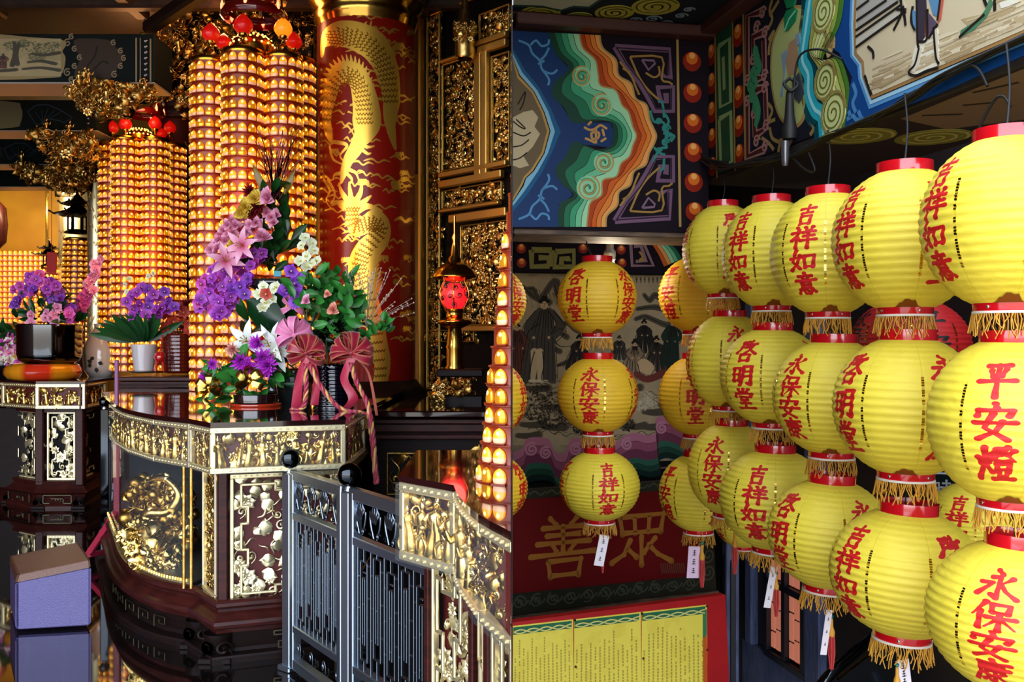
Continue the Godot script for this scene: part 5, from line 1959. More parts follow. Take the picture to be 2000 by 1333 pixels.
func hexa(mb: MB, c: Array, ch: float) -> void:
	# chamfered block with eight corners: lower front left, right, lower back right, left, then upper
	var b := MB.new()
	b.box(Vector3(0.5, 0.5, 0.5), Vector3.ONE, Basis(), ch)
	for k in b.v.size():
		var q := b.v[k]
		var lo: Vector3 = (c[3] as Vector3).lerp(c[2], q.x).lerp((c[0] as Vector3).lerp(c[1], q.x), q.z)
		var hi: Vector3 = (c[7] as Vector3).lerp(c[6], q.x).lerp((c[4] as Vector3).lerp(c[5], q.x), q.z)
		b.v[k] = lo.lerp(hi, q.y)
	mb.add(b, Transform3D())

func stool_and_stand() -> void:
	var fl := P(32, 1238, 4.567)
	var f_r := P(177, 1230, 4.635)
	var back := Vector3(-0.26, 0, -0.42)
	fl.y = 0.015
	f_r.y = 0.015
	var tl := Vector3(fl.x, 0.275, fl.z)
	var t_r := Vector3(f_r.x, 0.335, f_r.z)
	var o := thing("kneeling_stool", "wedge-shaped violet leather kneeling stool on the polished floor", "stool", fl)
	var m := MB.new()
	hexa(m, [fl, f_r, f_r + back, fl + back, tl - Vector3(0, 0.02, 0), t_r - Vector3(0, 0.02, 0), t_r + back - Vector3(0, 0.02, 0), tl + back - Vector3(0, 0.02, 0)], 0.03)
	part(o, "upholstered_body", m, M.leather)
	m = MB.new()
	hexa(m, [tl - Vector3(0.004, 0.024, -0.004), t_r - Vector3(-0.004, 0.024, -0.004), t_r + back - Vector3(0, 0.024, 0), tl + back - Vector3(0.004, 0.024, 0), tl + Vector3(0.004, 0.012, -0.004), t_r + Vector3(-0.004, 0.012, -0.004), t_r + back + Vector3(0, 0.012, 0), tl + back + Vector3(0, 0.012, 0)], 0.03)
	part(o, "seat_pad", m, mat("leather_brown", Color("6a4a3c"), 0.3, 0.0, {"normal_enabled": true, "normal_texture": M.leather.normal_texture, "normal_scale": 0.3, "uv1_triplanar": true, "uv1_scale": Vector3(6, 6, 6)}))
	for e in [[fl, tl], [f_r, t_r]]:
		m = MB.new()
		m.tube(PackedVector3Array([e[0] + Vector3(0, 0.02, 0.002), e[1] + Vector3(0, -0.03, 0.002)]), 0.004, 5)
		part(o, "piping", m, M.leather)
	# crimson stand
	o = thing("sign_stand", "crimson metal stand with splayed feet beside the curved bay", "stand", P(228, 1085, 6.1))
	m = MB.new()
	m.col = lin("8e1a30")
	m.box((P(228, 800, 6.1) + P(230, 1080, 6.1)) * 0.5, Vector3(0.045, 0.95, 0.03), Basis(), 0.005)
	part(o, "post", m, M.plain)
	for e in [[P(228, 1000, 6.1), P(172, 1085, 5.9)], [P(172, 1085, 5.9), P(236, 1072, 6.2)], [P(230, 1000, 6.1), P(242, 1078, 6.3)]]:
		m = MB.new()
		m.col = lin("a3243c")
		var dd: Vector3 = (e[1] - e[0]).normalized()
		m.box((e[0] + e[1]) * 0.5, Vector3(e[0].distance_to(e[1]), 0.04, 0.03), Basis(dd, dd.cross(Vector3.RIGHT).normalized().cross(dd), dd.cross(Vector3.RIGHT).normalized()).orthonormalized(), 0.004)
		part(o, "foot", m, M.plain)
	m = MB.new()
	m.col = lin("7d4a78")
	m.box(P(228, 745, 6.1), Vector3(0.025, 0.28, 0.02), Basis(), 0.004)
	part(o, "sign_edge", m, M.plain)

func pot(called: String, label: String, c: Vector3, prof: Array, m: Material, sc: float, colr = null) -> Node3D:
	var o := thing(called, label, "flower pot", c)
	var mb := MB.new()
	if colr != null:
		mb.col = lin(colr)
	var pr := []
	for q in prof:
		pr.append([q[0] * sc, q[1] * sc])
	mb.lathe(pr, 36, c)
	part(o, "pot_body", mb, m)
	mb = MB.new()
	mb.col = lin("1c120c")
	var tp: Array = prof[prof.size() - 1]
	mb.lathe([[tp[0] * sc * 0.96, tp[1] * sc * 0.9], [0.001, tp[1] * sc * 0.92]], 24, c)
	part(o, "soil", mb, M.plain)
	return o

func flowers() -> void:
	var purple := orchid(lin("7a1492"), lin("b84cc8"), lin("8a1070"))
	var violet := orchid(lin("5a1888"), lin("9648c8"), lin("5a1078"))
	var magenta := orchid(lin("a01a80"), lin("d85ac0"), lin("c02060"))
	var white := orchid(lin("d8e0a0"), lin("eef0d8"), lin("c8b840"))
	var pinko := orchid(lin("d05a88"), lin("f0a8c8"), lin("c03060"))
	var redo := orchid(lin("8a1a10"), lin("c0402a"), lin("e07030"))
	var coral := rose(lin("d86a5a"), lin("f0a890"))
	var pink := rose(lin("d85a90"), lin("f4b0cc"))
	var yellow := rose(lin("c89a10"), lin("f0d050"))
	var darkred := mum(lin("4a0810"), lin("8a1420"), 34)
	var mumm := mum(lin("a010b0"), lin("d848e0"))
	var mump := mum(lin("d07060"), lin("f0b0a0"), 36)
	var lilyp := lily(lin("d02868"), lin("f4b4d0"))
	var lilyw := lily(lin("c8d0b8"), lin("eef0ec"))
	var leafd := leaf_mesh(lin("0c2410"), lin("1c4a1e"))
	var leafm := leaf_mesh(lin("1a4a1a"), lin("3a8a36"), 0.3)
	var blade := leaf_mesh(lin("10301a"), lin("2a5a2c"), 0.11)
	var r := RandomNumberGenerator.new()
	r.seed = 12
	var put := func(o: Node3D, called: String, mesh: Mesh, px: float, py: float, d: float, s: float):
		bloom(o, called, mesh, P(px, py, d), s, r.randf_range(-0.6, 0.6), r.randf_range(-0.5, 0.35), r.randf_range(-0.6, 0.6))
	# ---- tall cascade on the pedestal
	var o := thing("cascade_bouquet", "tall cascading bouquet of purple orchids, pink roses and lilies", "bouquet", P(520, 770, 5.7))
	var d := 5.6
	var m := MB.new()
	m.col = lin("23282a")
	m.lathe([[0.11, 0.0], [0.12, 0.02], [0.04, 0.06], [0.03, 0.55], [0.05, 0.62], [0.16, 0.68], [0.17, 0.72], [0.14, 0.7]], 24, Vector3(P(535, 700, d).x, 1.1, -d))
	part(o, "pedestal_bowl", m, M.gloss)
	m = MB.new()
	m.col = lin("1596a8")
	m.box(P(542, 535, d - 0.16), Vector3(0.045, 0.035, 0.006), Basis(), 0.002)
	part(o, "blue_clip", m, M.plain)
	for s in [[[540, 520], [470, 500], [420, 540], [392, 610]], [[540, 520], [490, 510], [455, 550], [435, 610]], [[540, 520], [530, 440], [515, 400], [505, 360]]]:
		var q := []
		for e in s:
			q.append(P(e[0], e[1], d))
		stem(o, q, 0.006)
	for q in [[400, 545], [415, 528], [430, 520], [445, 512], [398, 565], [412, 560], [427, 548], [442, 540], [458, 528], [392, 585], [405, 582], [390, 602], [420, 585], [470, 515], [485, 505], [495, 495], [508, 505], [475, 535], [460, 548], [445, 562], [430, 575], [440, 590], [425, 600], [450, 580], [465, 565], [480, 550], [415, 545], [455, 510], [490, 520], [500, 515], [432, 608], [445, 602], [420, 612], [475, 500], [512, 495], [394, 555], [402, 598], [396, 575], [408, 548], [420, 540], [436, 530], [450, 525], [465, 520], [410, 572], [418, 560], [435, 560], [450, 550], [440, 575], [428, 590], [455, 595], [462, 580], [475, 565], [490, 540], [484, 515], [500, 500], [388, 592], [425, 618], [440, 612], [415, 605]]:
		put.call(o, "orchid_bloom", purple if r.randf() < 0.72 else magenta, q[0], q[1], d - r.randf_range(0.02, 0.16), 0.078)
	for q in [[455, 565], [470, 560], [484, 545], [478, 575]]:
		put.call(o, "orchid_bloom", violet, q[0], q[1], d - 0.17, 0.085)
	for q in [[445, 440], [430, 460], [440, 472], [420, 480], [468, 440], [480, 455], [490, 440], [465, 425], [455, 455], [500, 435], [418, 495], [520, 415], [540, 420], [535, 435], [478, 425], [452, 432], [438, 450], [428, 470], [447, 460], [470, 452], [484, 440], [496, 450], [460, 442], [412, 488], [426, 486], [508, 440], [530, 425]]:
		put.call(o, "rose_bloom", pink, q[0], q[1], d - r.randf_range(0.02, 0.12), 0.085)
	for q in [[512, 465], [525, 385]]:
		put.call(o, "rose_bloom", pink, q[0], q[1], d - 0.14, 0.13)
	for q in [[472, 415], [462, 475], [498, 388], [478, 405]]:
		put.call(o, "rose_bloom", yellow, q[0], q[1], d - 0.1, 0.12)
	for q in [[492, 415], [492, 375], [503, 405]]:
		put.call(o, "carnation_bloom", darkred, q[0], q[1], d - 0.08, 0.13)
	for q in [[475, 480], [440, 510]]:
		put.call(o, "lily_bloom", lilyp, q[0], q[1], d - 0.22, 0.14)
	leaves(o, leafd, [505, 400, 560, 360, 575, 470, 560, 520, 530, 540, 500, 520, 520, 460], d, 0.1, 0.13, 46, 3, 1.4)
	leaves(o, leafd, [430, 480, 480, 430, 520, 420, 540, 500, 470, 520], d + 0.05, 0.05, 0.12, 24, 4, 1.6)
	m = MB.new()
	m.col = lin("7a2418")
	for k in 46:
		var a := P(535 + r.randf_range(-6, 10), 390, d)
		var b := P(535 + r.randf_range(-38, 55), 240 + r.randf_range(0, 90), d)
		m.tube(cr3([a, a.lerp(b, 0.6) + Vector3(r.randf_range(-0.02, 0.02), 0.02, 0), b], 3), 0.0028, 3)
	part(o, "dried_grass", m, M.plain)
	m = MB.new()
	m.col = lin("8a6a1c")
	for q in [[515, 370, 500, 330], [520, 380, 505, 345], [556, 380, 570, 310]]:
		m.add(tpl.leaf, Transform3D(Basis(Vector3(0, 0, 1), 0.4 * signf(515 - q[2] + 0.1)) * Basis().scaled(Vector3(0.06, 0.17, 0.05)), P(q[0], q[1], d)))
	part(o, "dried_leaf", m, M.leaf)

	# ---- low dish in front
	d = 5.0
	o = pot("dish_arrangement", "low dish of magenta chrysanthemums and white lilies in a red saucer", P(500, 800, d), [[0.0, 0.0], [1.0, 0.0], [1.3, 0.3], [1.35, 0.36], [1.2, 0.4], [1.15, 0.42], [1.2, 0.8], [1.1, 0.85]], M.gloss, 0.1, "241414")
	m = MB.new()
	m.col = lin("b4321c")
	m.lathe([[0.11, 0.0], [0.135, 0.02], [0.14, 0.035], [0.125, 0.035]], 32, P(500, 800, d))
	part(o, "saucer", m, M.gloss)
	for q in [[470, 705, mumm, 0.14], [483, 715, mumm, 0.12], [512, 700, mumm, 0.14], [522, 715, mumm, 0.14], [528, 725, mumm, 0.11], [505, 670, mumm, 0.12], [455, 682, mump, 0.1], [414, 712, mumm, 0.08], [400, 735, mumm, 0.08], [430, 712, mump, 0.06]]:
		put.call(o, "chrysanthemum_bloom", q[2], q[0], q[1], d - 0.12, q[3])
	for q in [[485, 668], [540, 685], [538, 670]]:
		put.call(o, "lily_bloom", lilyw, q[0], q[1], d - 0.08, 0.15)
	leaves(o, leafm, [395, 760, 405, 715, 440, 700, 500, 690, 560, 700, 565, 740, 540, 770, 450, 790, 405, 795], d - 0.02, 0.11, 0.085, 78, 7, 2.4)
	leaves(o, blade, [500, 690, 560, 680, 585, 730, 555, 760, 520, 740], d, 0.08, 0.14, 24, 8, 1.8)
	bow(o, P(408, 758, d - 0.16), 0.075, 5, "c89a2a", "f0d468", "gold_bow", "foil")
	bow(o, P(487, 745, d - 0.17), 0.08, 5, "c89a2a", "f0d468", "gold_bow", "foil")
	ribbon(o, [P(408, 760, d - 0.16), P(398, 775, d - 0.18), P(406, 790, d - 0.17)], 0.03, "e0b848", "gold_ribbon", "foil")

	# ---- ribbed black pot with the big red bows
	d = 4.85
	var prof := [[0.0, 0.0], [0.9, 0.0], [1.0, 0.04]]
	for k in 12:
		prof.append([1.0, 0.1 + k * 0.19])
		prof.append([1.08, 0.13 + k * 0.19])
		prof.append([1.08, 0.24 + k * 0.19])
	prof.append([1.1, 2.45])
	prof.append([1.02, 2.48])
	o = pot("ribbed_pot_arrangement", "ribbed black pot of glossy foliage tied with two crimson bows", P(652, 804, d), prof, M.gloss, 0.1, "0b0b0d")
	m = MB.new()
	m.col = lin("6d6a62")
	m.lathe([[0.1, 0.0], [0.13, 0.004], [0.135, 0.014], [0.11, 0.016]], 32, P(652, 805, d))
	part(o, "saucer", m, M.plain)
	leaves(o, leafm, [580, 560, 620, 530, 680, 540, 700, 590, 720, 640, 690, 660, 620, 650, 590, 610], d - 0.05, 0.14, 0.085, 105, 9, 1.5)
	leaves(o, leafd, [600, 580, 690, 560, 710, 640, 640, 700, 600, 660], d + 0.05, 0.08, 0.1, 50, 10, 1.5)
	leaves(o, leafm, [700, 640, 758, 618, 764, 640, 730, 665, 705, 668], d - 0.1, 0.06, 0.06, 22, 11, 1.9)
	for q in [[590, 480], [600, 500], [612, 490], [585, 510], [598, 520], [610, 515], [620, 510], [595, 465], [608, 475], [515, 560], [525, 575], [535, 565], [520, 590], [505, 575], [530, 585], [512, 600], [540, 560]]:
		put.call(o, "orchid_bloom", white, q[0], q[1], d - 0.02, 0.062)
	for q in [[570, 530], [575, 555], [585, 548], [556, 570], [562, 562], [580, 575], [578, 590]]:
		put.call(o, "orchid_bloom", violet, q[0], q[1], d - 0.12, 0.085)
	for q in [[600, 588, pink, 0.07], [652, 605, coral, 0.08], [640, 575, coral, 0.05], [520, 575, redo, 0.07]]:
		put.call(o, "small_bloom", q[2], q[0], q[1], d - 0.18, q[3])
	for s in [[595, 460, 598, 640], [575, 540, 600, 660], [625, 620, 640, 715], [660, 600, 655, 715], [680, 600, 665, 715], [700, 640, 670, 715]]:
		stem(o, [P(s[0], s[1], d), P((s[0] + s[2]) * 0.5 + 5, (s[1] + s[3]) * 0.5, d), P(s[2], s[3], d)], 0.005)
	for q in [[632, 650], [663, 668], [660, 640]]:
		m = MB.new()
		m.col = lin("2c100e")
		for k in 40:
			var f := acos(1 - 2 * (k + 0.5) / 40.0)
			var a := k * 2.4
			var nn := Vector3(sin(f) * cos(a), cos(f), sin(f) * sin(a))
			m.add(tpl.leaf, Transform3D(Basis(nn.cross(Vector3(0.1, 1, 0.2)).normalized(), nn, nn.cross(nn.cross(Vector3(0.1, 1, 0.2))).normalized()) * Basis().scaled(Vector3.ONE * 0.022), P(q[0], q[1], d - 0.12) + nn * 0.02))
		part(o, "cone", m, M.plain)
	bow(o, P(598, 690, d - 0.2), 0.1, 8, "96142c", "c87858", "crimson_bow")
	bow(o, P(687, 690, d - 0.2), 0.11, 8, "96142c", "c87858", "crimson_bow")
	bow(o, P(574, 655, d - 0.06), 0.1, 7, "e07aa8", "f0a0c4", "pink_bow")
	bow(o, P(573, 598, d + 0.02), 0.07, 5, "e07aa8", "f0a0c4", "pink_bow")
	ribbon(o, [P(600, 695, d - 0.2), P(585, 740, d - 0.2), P(578, 800, d - 0.16)], 0.05, "b02440")
	ribbon(o, [P(606, 700, d - 0.2), P(618, 740, d - 0.2), P(614, 792, d - 0.18)], 0.04, "b02440")
	ribbon(o, [P(687, 700, d - 0.2), P(672, 740, d - 0.2), P(690, 780, d - 0.2), P(665, 806, d - 0.2)], 0.05, "b02440")
	ribbon(o, [P(692, 700, d - 0.2), P(720, 730, d - 0.15), P(736, 812, d - 0.1)], 0.015, "c86a58")
	rope(o, [P(596, 712, d - 0.22), P(598, 760, d - 0.22), P(592, 797, d - 0.2), P(570, 800, d - 0.2)], 0.012)
	rope(o, [P(604, 712, d - 0.22), P(630, 760, d - 0.24), P(665, 798, d - 0.24), P(705, 806, d - 0.24), P(722, 815, d - 0.24), P(726, 850, d - 0.3), P(736, 945, d - 0.3)], 0.013)
	rope(o, [P(685, 710, d - 0.24), P(698, 750, d - 0.24), P(718, 790, d - 0.24), P(727, 840, d - 0.3), P(732, 900, d - 0.3), P(735, 945, d - 0.3)], 0.012)
	# ---- sparkling spray
	m = MB.new()
	m.col = lin("c9b7a4")
	for k in 34:
		var a := P(716, 640, d)
		var ang := lerpf(-0.5, 1.35, r.randf())
		var b := P(716 + sin(ang) * 105 * r.randf_range(0.5, 1.0), 640 - cos(ang) * 140 * r.randf_range(0.5, 1.0), d - r.randf_range(-0.1, 0.1))
		m.tube(PackedVector3Array([a, a.lerp(b, 0.5) + Vector3(0, 0.008, 0), b]), 0.0012, 3)
		for e in 3:
			m.add(tpl.blob, Transform3D(Basis().scaled(Vector3.ONE * 0.005), a.lerp(b, 1.0 - e * 0.12)))
	lone("fibre_spray", m, M.gloss, "spray of fine pale wires with tiny beads beside the foliage", "decoration")
	# ---- gourd and grey pot behind
	m = MB.new()
	m.col = lin("b01c1c")
	var gp := P(512, 665, 5.2)
	var gb := MB.new()
	gb.lathe([[0.0, -0.09], [0.05, -0.08], [0.075, -0.03], [0.06, 0.02], [0.03, 0.045], [0.045, 0.075], [0.035, 0.1], [0.012, 0.115], [0.012, 0.14]], 20)
	m.add(gb, Transform3D(Basis(Vector3(0, 0, 1), -1.0), gp))
	var go := thing("wine_gourd", "tilted red gourd with gold cord above the low dish", "gourd", gp)
	part(go, "gourd_body", m, M.gloss)
	m = MB.new()
	for k in 3:
		var rg := MB.new()
		var rr: float = [0.052, 0.04, 0.046][k]
		rg.lathe([[rr, 0.03 + k * 0.015 - 0.003], [rr + 0.004, 0.03 + k * 0.015], [rr, 0.033 + k * 0.015]], 18)
		m.add(rg, Transform3D(Basis(Vector3(0, 0, 1), -1.0), gp))
	part(go, "gold_cord", m, M.foil)
	o = pot("grey_planter", "dark grey planter partly hidden behind the low dish", P(575, 792, 5.25), [[0.0, 0.0], [0.85, 0.0], [1.05, 1.8], [1.1, 1.9], [1.0, 1.92]], M.gloss, 0.105, "2a2f31")
	leaves(o, leafd, [480, 640, 520, 590, 570, 600, 610, 680, 560, 710, 500, 690], 5.22, 0.08, 0.15, 34, 13, 1.6)
	inst_x(o, "broad_leaf", leaf_mesh(lin("0c2a12"), lin("123a1c"), 0.34), Transform3D(Basis.from_euler(Vector3(-0.3, 0, 1.0)) * Basis().scaled(Vector3.ONE * 0.26), P(560, 640, 5.15) - o.position))

	# ---- white pot orchids on the ledge
	d = 7.6
	o = pot("white_pot_orchids", "white pot of violet orchids on the lacquered ledge", P(281, 727, d), [[0.0, 0.0], [0.72, 0.0], [0.75, 0.05], [1.02, 2.2], [1.04, 2.26], [0.98, 2.28]], M.gloss, 0.1, "cfc8c8")
	m = MB.new()
	m.col = lin("5a5450")
	m.lathe([[0.08, -0.008], [0.11, 0.0], [0.115, 0.012], [0.09, 0.012]], 24, P(281, 727, d))
	part(o, "saucer", m, M.gloss)
	for q in [[248, 590], [258, 578], [268, 572], [278, 562], [290, 566], [300, 575], [310, 582], [322, 570], [330, 590], [318, 602], [305, 605], [290, 600], [275, 595], [262, 605], [258, 618], [270, 612], [285, 615], [300, 622], [312, 615], [328, 605], [340, 600], [268, 625], [295, 585]]:
		put.call(o, "orchid_bloom", violet if r.randf() < 0.4 else purple, q[0], q[1], d - r.randf_range(0.0, 0.15), 0.1)
	for q in [[245, 555], [252, 545], [290, 540], [300, 535], [248, 570]]:
		put.call(o, "small_bloom", white, q[0], q[1], d, 0.05)
	for s in [[250, 590], [290, 565], [325, 575], [330, 600]]:
		stem(o, [P(s[0], s[1], d), P((s[0] + 280) * 0.5, s[1] - 5, d), P(282, 665, d)], 0.006)
	for k in 15:
		var a := -1.3 + 2.2 * k / 14.0
		inst_x(o, "leaf", blade, Transform3D(Basis.from_euler(Vector3(0.3, r.randf_range(-0.5, 0.5), -a)) * Basis().scaled(Vector3.ONE * (0.26 + 0.08 * absf(a))), P(280 + a * 10, 668, d) - o.position))
	# ---- ribbed brown pot
	d = 7.75
	prof = [[0.0, 0.0], [0.85, 0.0]]
	for k in 10:
		prof.append([0.88 + 0.018 * k, 0.06 + k * 0.24])
		prof.append([0.95 + 0.018 * k, 0.1 + k * 0.24])
		prof.append([0.95 + 0.018 * k, 0.22 + k * 0.24])
	prof.append([1.05, 2.5])
	o = pot("brown_pot_flowers", "ribbed brown pot of rusty red flowers beside the white pot", P(350, 729, d), prof, M.gloss, 0.132, "5a1c14")
	for k in 30:
		put.call(o, "small_bloom", redo if k % 3 else darkred, r.randf_range(318, 385), r.randf_range(590, 655), d - r.randf_range(0, 0.15), r.randf_range(0.07, 0.11))
	for s in [330, 345, 358, 370]:
		stem(o, [P(s, 620, d), P(348, 665, d)], 0.006)
	m = MB.new()
	m.col = lin("b81a1c")
	m.add(tpl.blob, Transform3D(Basis().scaled(Vector3(0.05, 0.05, 0.04)), P(312, 698, 7.5)))
	m.tube(PackedVector3Array([P(312, 700, 7.5), P(318, 655, 7.55)]), 0.008, 5)
	m.tube(PackedVector3Array([P(306, 706, 7.5), P(304, 726, 7.48)]), 0.012, 5)
	m.tube(PackedVector3Array([P(318, 706, 7.5), P(320, 726, 7.48)]), 0.012, 5)
	lone("lucky_charm", m, M.gloss, "small red charm hanging between the white and brown pots", "charm")

	# ---- black bowl on the far counter
	d = 8.3
	var cu := thing("ring_cushion", "shiny orange and red patchwork ring cushion under the black bowl", "cushion", P(85, 742, d))
	var pts := PackedVector3Array()
	var cc := P(85, 726, d)
	for e in 17:
		for k in 33:
			var a := TAU * (k % 32) / 32.0
			var b := TAU * (e % 16) / 16.0
			var rr := 0.24 + 0.08 * cos(b) + 0.006 * sin(a * 12)
			pts.append(cc + Vector3(sin(a) * rr, sin(b) * 0.075, cos(a) * rr))
	m = MB.new()
	m.grid(pts, 33, 17)
	for e in 17:
		for k in 33:
			var band := int(k / 4 + (1 if e > 4 and e < 9 else 0)) % 2
			m.c[e * 33 + k] = lin("c8341c") if band == 0 else lin("d88a1c")
	part(cu, "cushion_cover", m, M.gloss)
	o = pot("black_bowl_orchids", "wide glossy black bowl of magenta orchids on the ring cushion", P(97, 710, d), [[0.0, 0.0], [2.0, 0.0], [2.5, 0.25], [2.7, 0.8], [2.7, 2.6], [2.75, 3.4], [2.7, 3.5], [2.55, 3.45]], M.gloss, 0.1, "08090c")
	for k in 52:
		var u := r.randf()
		var px := lerpf(24, 142, u)
		var py := 600 - 62 * sin(PI * clampf(u * 0.95 + 0.12, 0, 1)) + r.randf_range(-8, 34)
		put.call(o, "orchid_bloom", [purple, magenta, violet][k % 3], px, py, d - r.randf_range(-0.1, 0.2), 0.1)
	for k in 10:
		put.call(o, "orchid_bloom", pinko, r.randf_range(45, 115), r.randf_range(600, 632), d - 0.2, 0.1)
	leaves(o, leafd, [50, 600, 140, 590, 150, 635, 45, 635], d - 0.05, 0.15, 0.14, 36, 17, 1.4)
	for s in [30, 60, 90, 120, 140]:
		stem(o, [P(s, 585, d), P((s + 95) * 0.5, 560, d), P(95, 635, d)], 0.007)
	o = thing("pink_orchid_spray", "spray of coral and magenta orchids beside the black bowl", "bouquet", P(170, 640, 8.7))
	for k in 30:
		var u := k / 29.0
		put.call(o, "orchid_bloom", pinko if u < 0.45 else magenta, lerpf(196, 150, u) + r.randf_range(-10, 10), lerpf(515, 625, u) + r.randf_range(-8, 8), 8.7, 0.1)
	stem(o, [P(198, 510, 8.75), P(180, 570, 8.75), P(165, 640, 8.75), P(168, 720, 8.75)], 0.008)
	m = MB.new()
	m.col = lin("c9c6c0")
	m.lathe([[0.0, 0.0], [0.1, 0.0], [0.15, 0.08], [0.16, 0.25], [0.1, 0.42], [0.05, 0.48], [0.06, 0.52]], 24, P(196, 738, 8.9))
	var vz := thing("porcelain_vase", "white porcelain vase with faint dark sprigs behind the far counter", "vase", P(196, 738, 8.9))
	part(vz, "vase_body", m, M.gloss)
	m = MB.new()
	m.col = lin("2c3430")
	for k in 5:
		m.add(tpl.leaf, Transform3D(Basis(Vector3(0, 0, 1), k * 1.1) * Basis().scaled(Vector3(0.05, 0.05, 0.004)), P(196, 738, 8.9) + Vector3(-0.03 + 0.02 * k, 0.1 + 0.05 * (k % 3), 0.158)))
	part(vz, "sprig", m, M.plain)
	o = pot("edge_bouquet", "dark basket of pink flowers at the edge beyond the far counter", P(5, 745, 8.9), [[0.0, 0.0], [1.5, 0.0], [1.9, 1.5], [1.9, 2.0]], M.gloss, 0.1, "14110f")
	for k in 18:
		put.call(o, "orchid_bloom", [magenta, white, pinko][k % 3], r.randf_range(-10, 38), r.randf_range(655, 712), 8.75, 0.1)
	leaves(o, leafd, [-10, 640, 40, 635, 40, 700, -10, 710], 8.85, 0.1, 0.15, 20, 19, 1.5)

# ================================================================ THE LANTERN COURT (right of the partition)
var pW: Dictionary
var pR: Dictionary

func slab(mb: MB, pl: Dictionary, u0: float, u1: float, y0: float, y1: float, thick: float, ch := 0.004, front := 0.0) -> void:
	mb.box(pl.o + pl.ux * (u0 + u1) * 0.5 + pl.uy * (y0 + y1) * 0.5 - pl.n * (thick * 0.5 - front), Vector3(u1 - u0, y1 - y0, thick), Basis(pl.ux, pl.uy, pl.n), ch)

func shade_bands(mb: MB, pl: Dictionary, a: PackedVector2Array, b: PackedVector2Array, cols: Array, layer: float) -> void:
	# painted bands between two outlines, one colour after another
	var n := cols.size()
	for k in n:
		mb.col = lin(cols[k])
		var pts := PackedVector3Array()
		for e in 2:
			for j in a.size():
				var q := a[j].lerp(b[j], float(k + 1 - e) / n)
				pts.append(pl.o + pl.ux * q.x + pl.uy * q.y + pl.n * layer * 0.0014)
		var s := mb.v.size()
		for q in pts:
			mb.pv(q, pl.n, Vector2.ZERO)
		var m := a.size()
		for j in m - 1:
			var p0 := pts[j] - pts[j + m]
			var p1 := pts[j + 1] - pts[j + m]
			if p1.cross(p0).dot(pl.n) > 0:
				mb.i.append_array(PackedInt32Array([s + j, s + j + 1, s + m + j, s + j + 1, s + m + j + 1, s + m + j]))
			else:
				mb.i.append_array(PackedInt32Array([s + j, s + m + j, s + j + 1, s + j + 1, s + m + j, s + m + j + 1]))
		mb.col = lin("2c1a10")
		if k < n - 1:
			var q2 := PackedVector2Array()
			for j in a.size():
				q2.append(a[j].lerp(b[j], float(k + 1) / n))
			line(mb, pl, q2, 0.0035, layer + 0.3)

func bead3(o: Node3D, pl: Dictionary, c: Vector2, r: float) -> void:
	var m := MB.new()
	m.col = lin("8c2614")
	disc(m, pl, c, r, 2, 24)
	m.col = lin("d2691e")
	disc(m, pl, c + Vector2(0, r * 0.32), r * 0.62, 3, 20)
	m.col = lin("eda95c")
	disc(m, pl, c + Vector2(0, r * 0.6), r * 0.32, 4, 16)
	part(o, "painted_bead", m, M.paint)

func mir(a: Array, yc: float) -> Array:
	var r := []
	for k in range(0, a.size(), 2):
		r.append_array([a[k], 2.0 * yc - a[k + 1]])
	return r

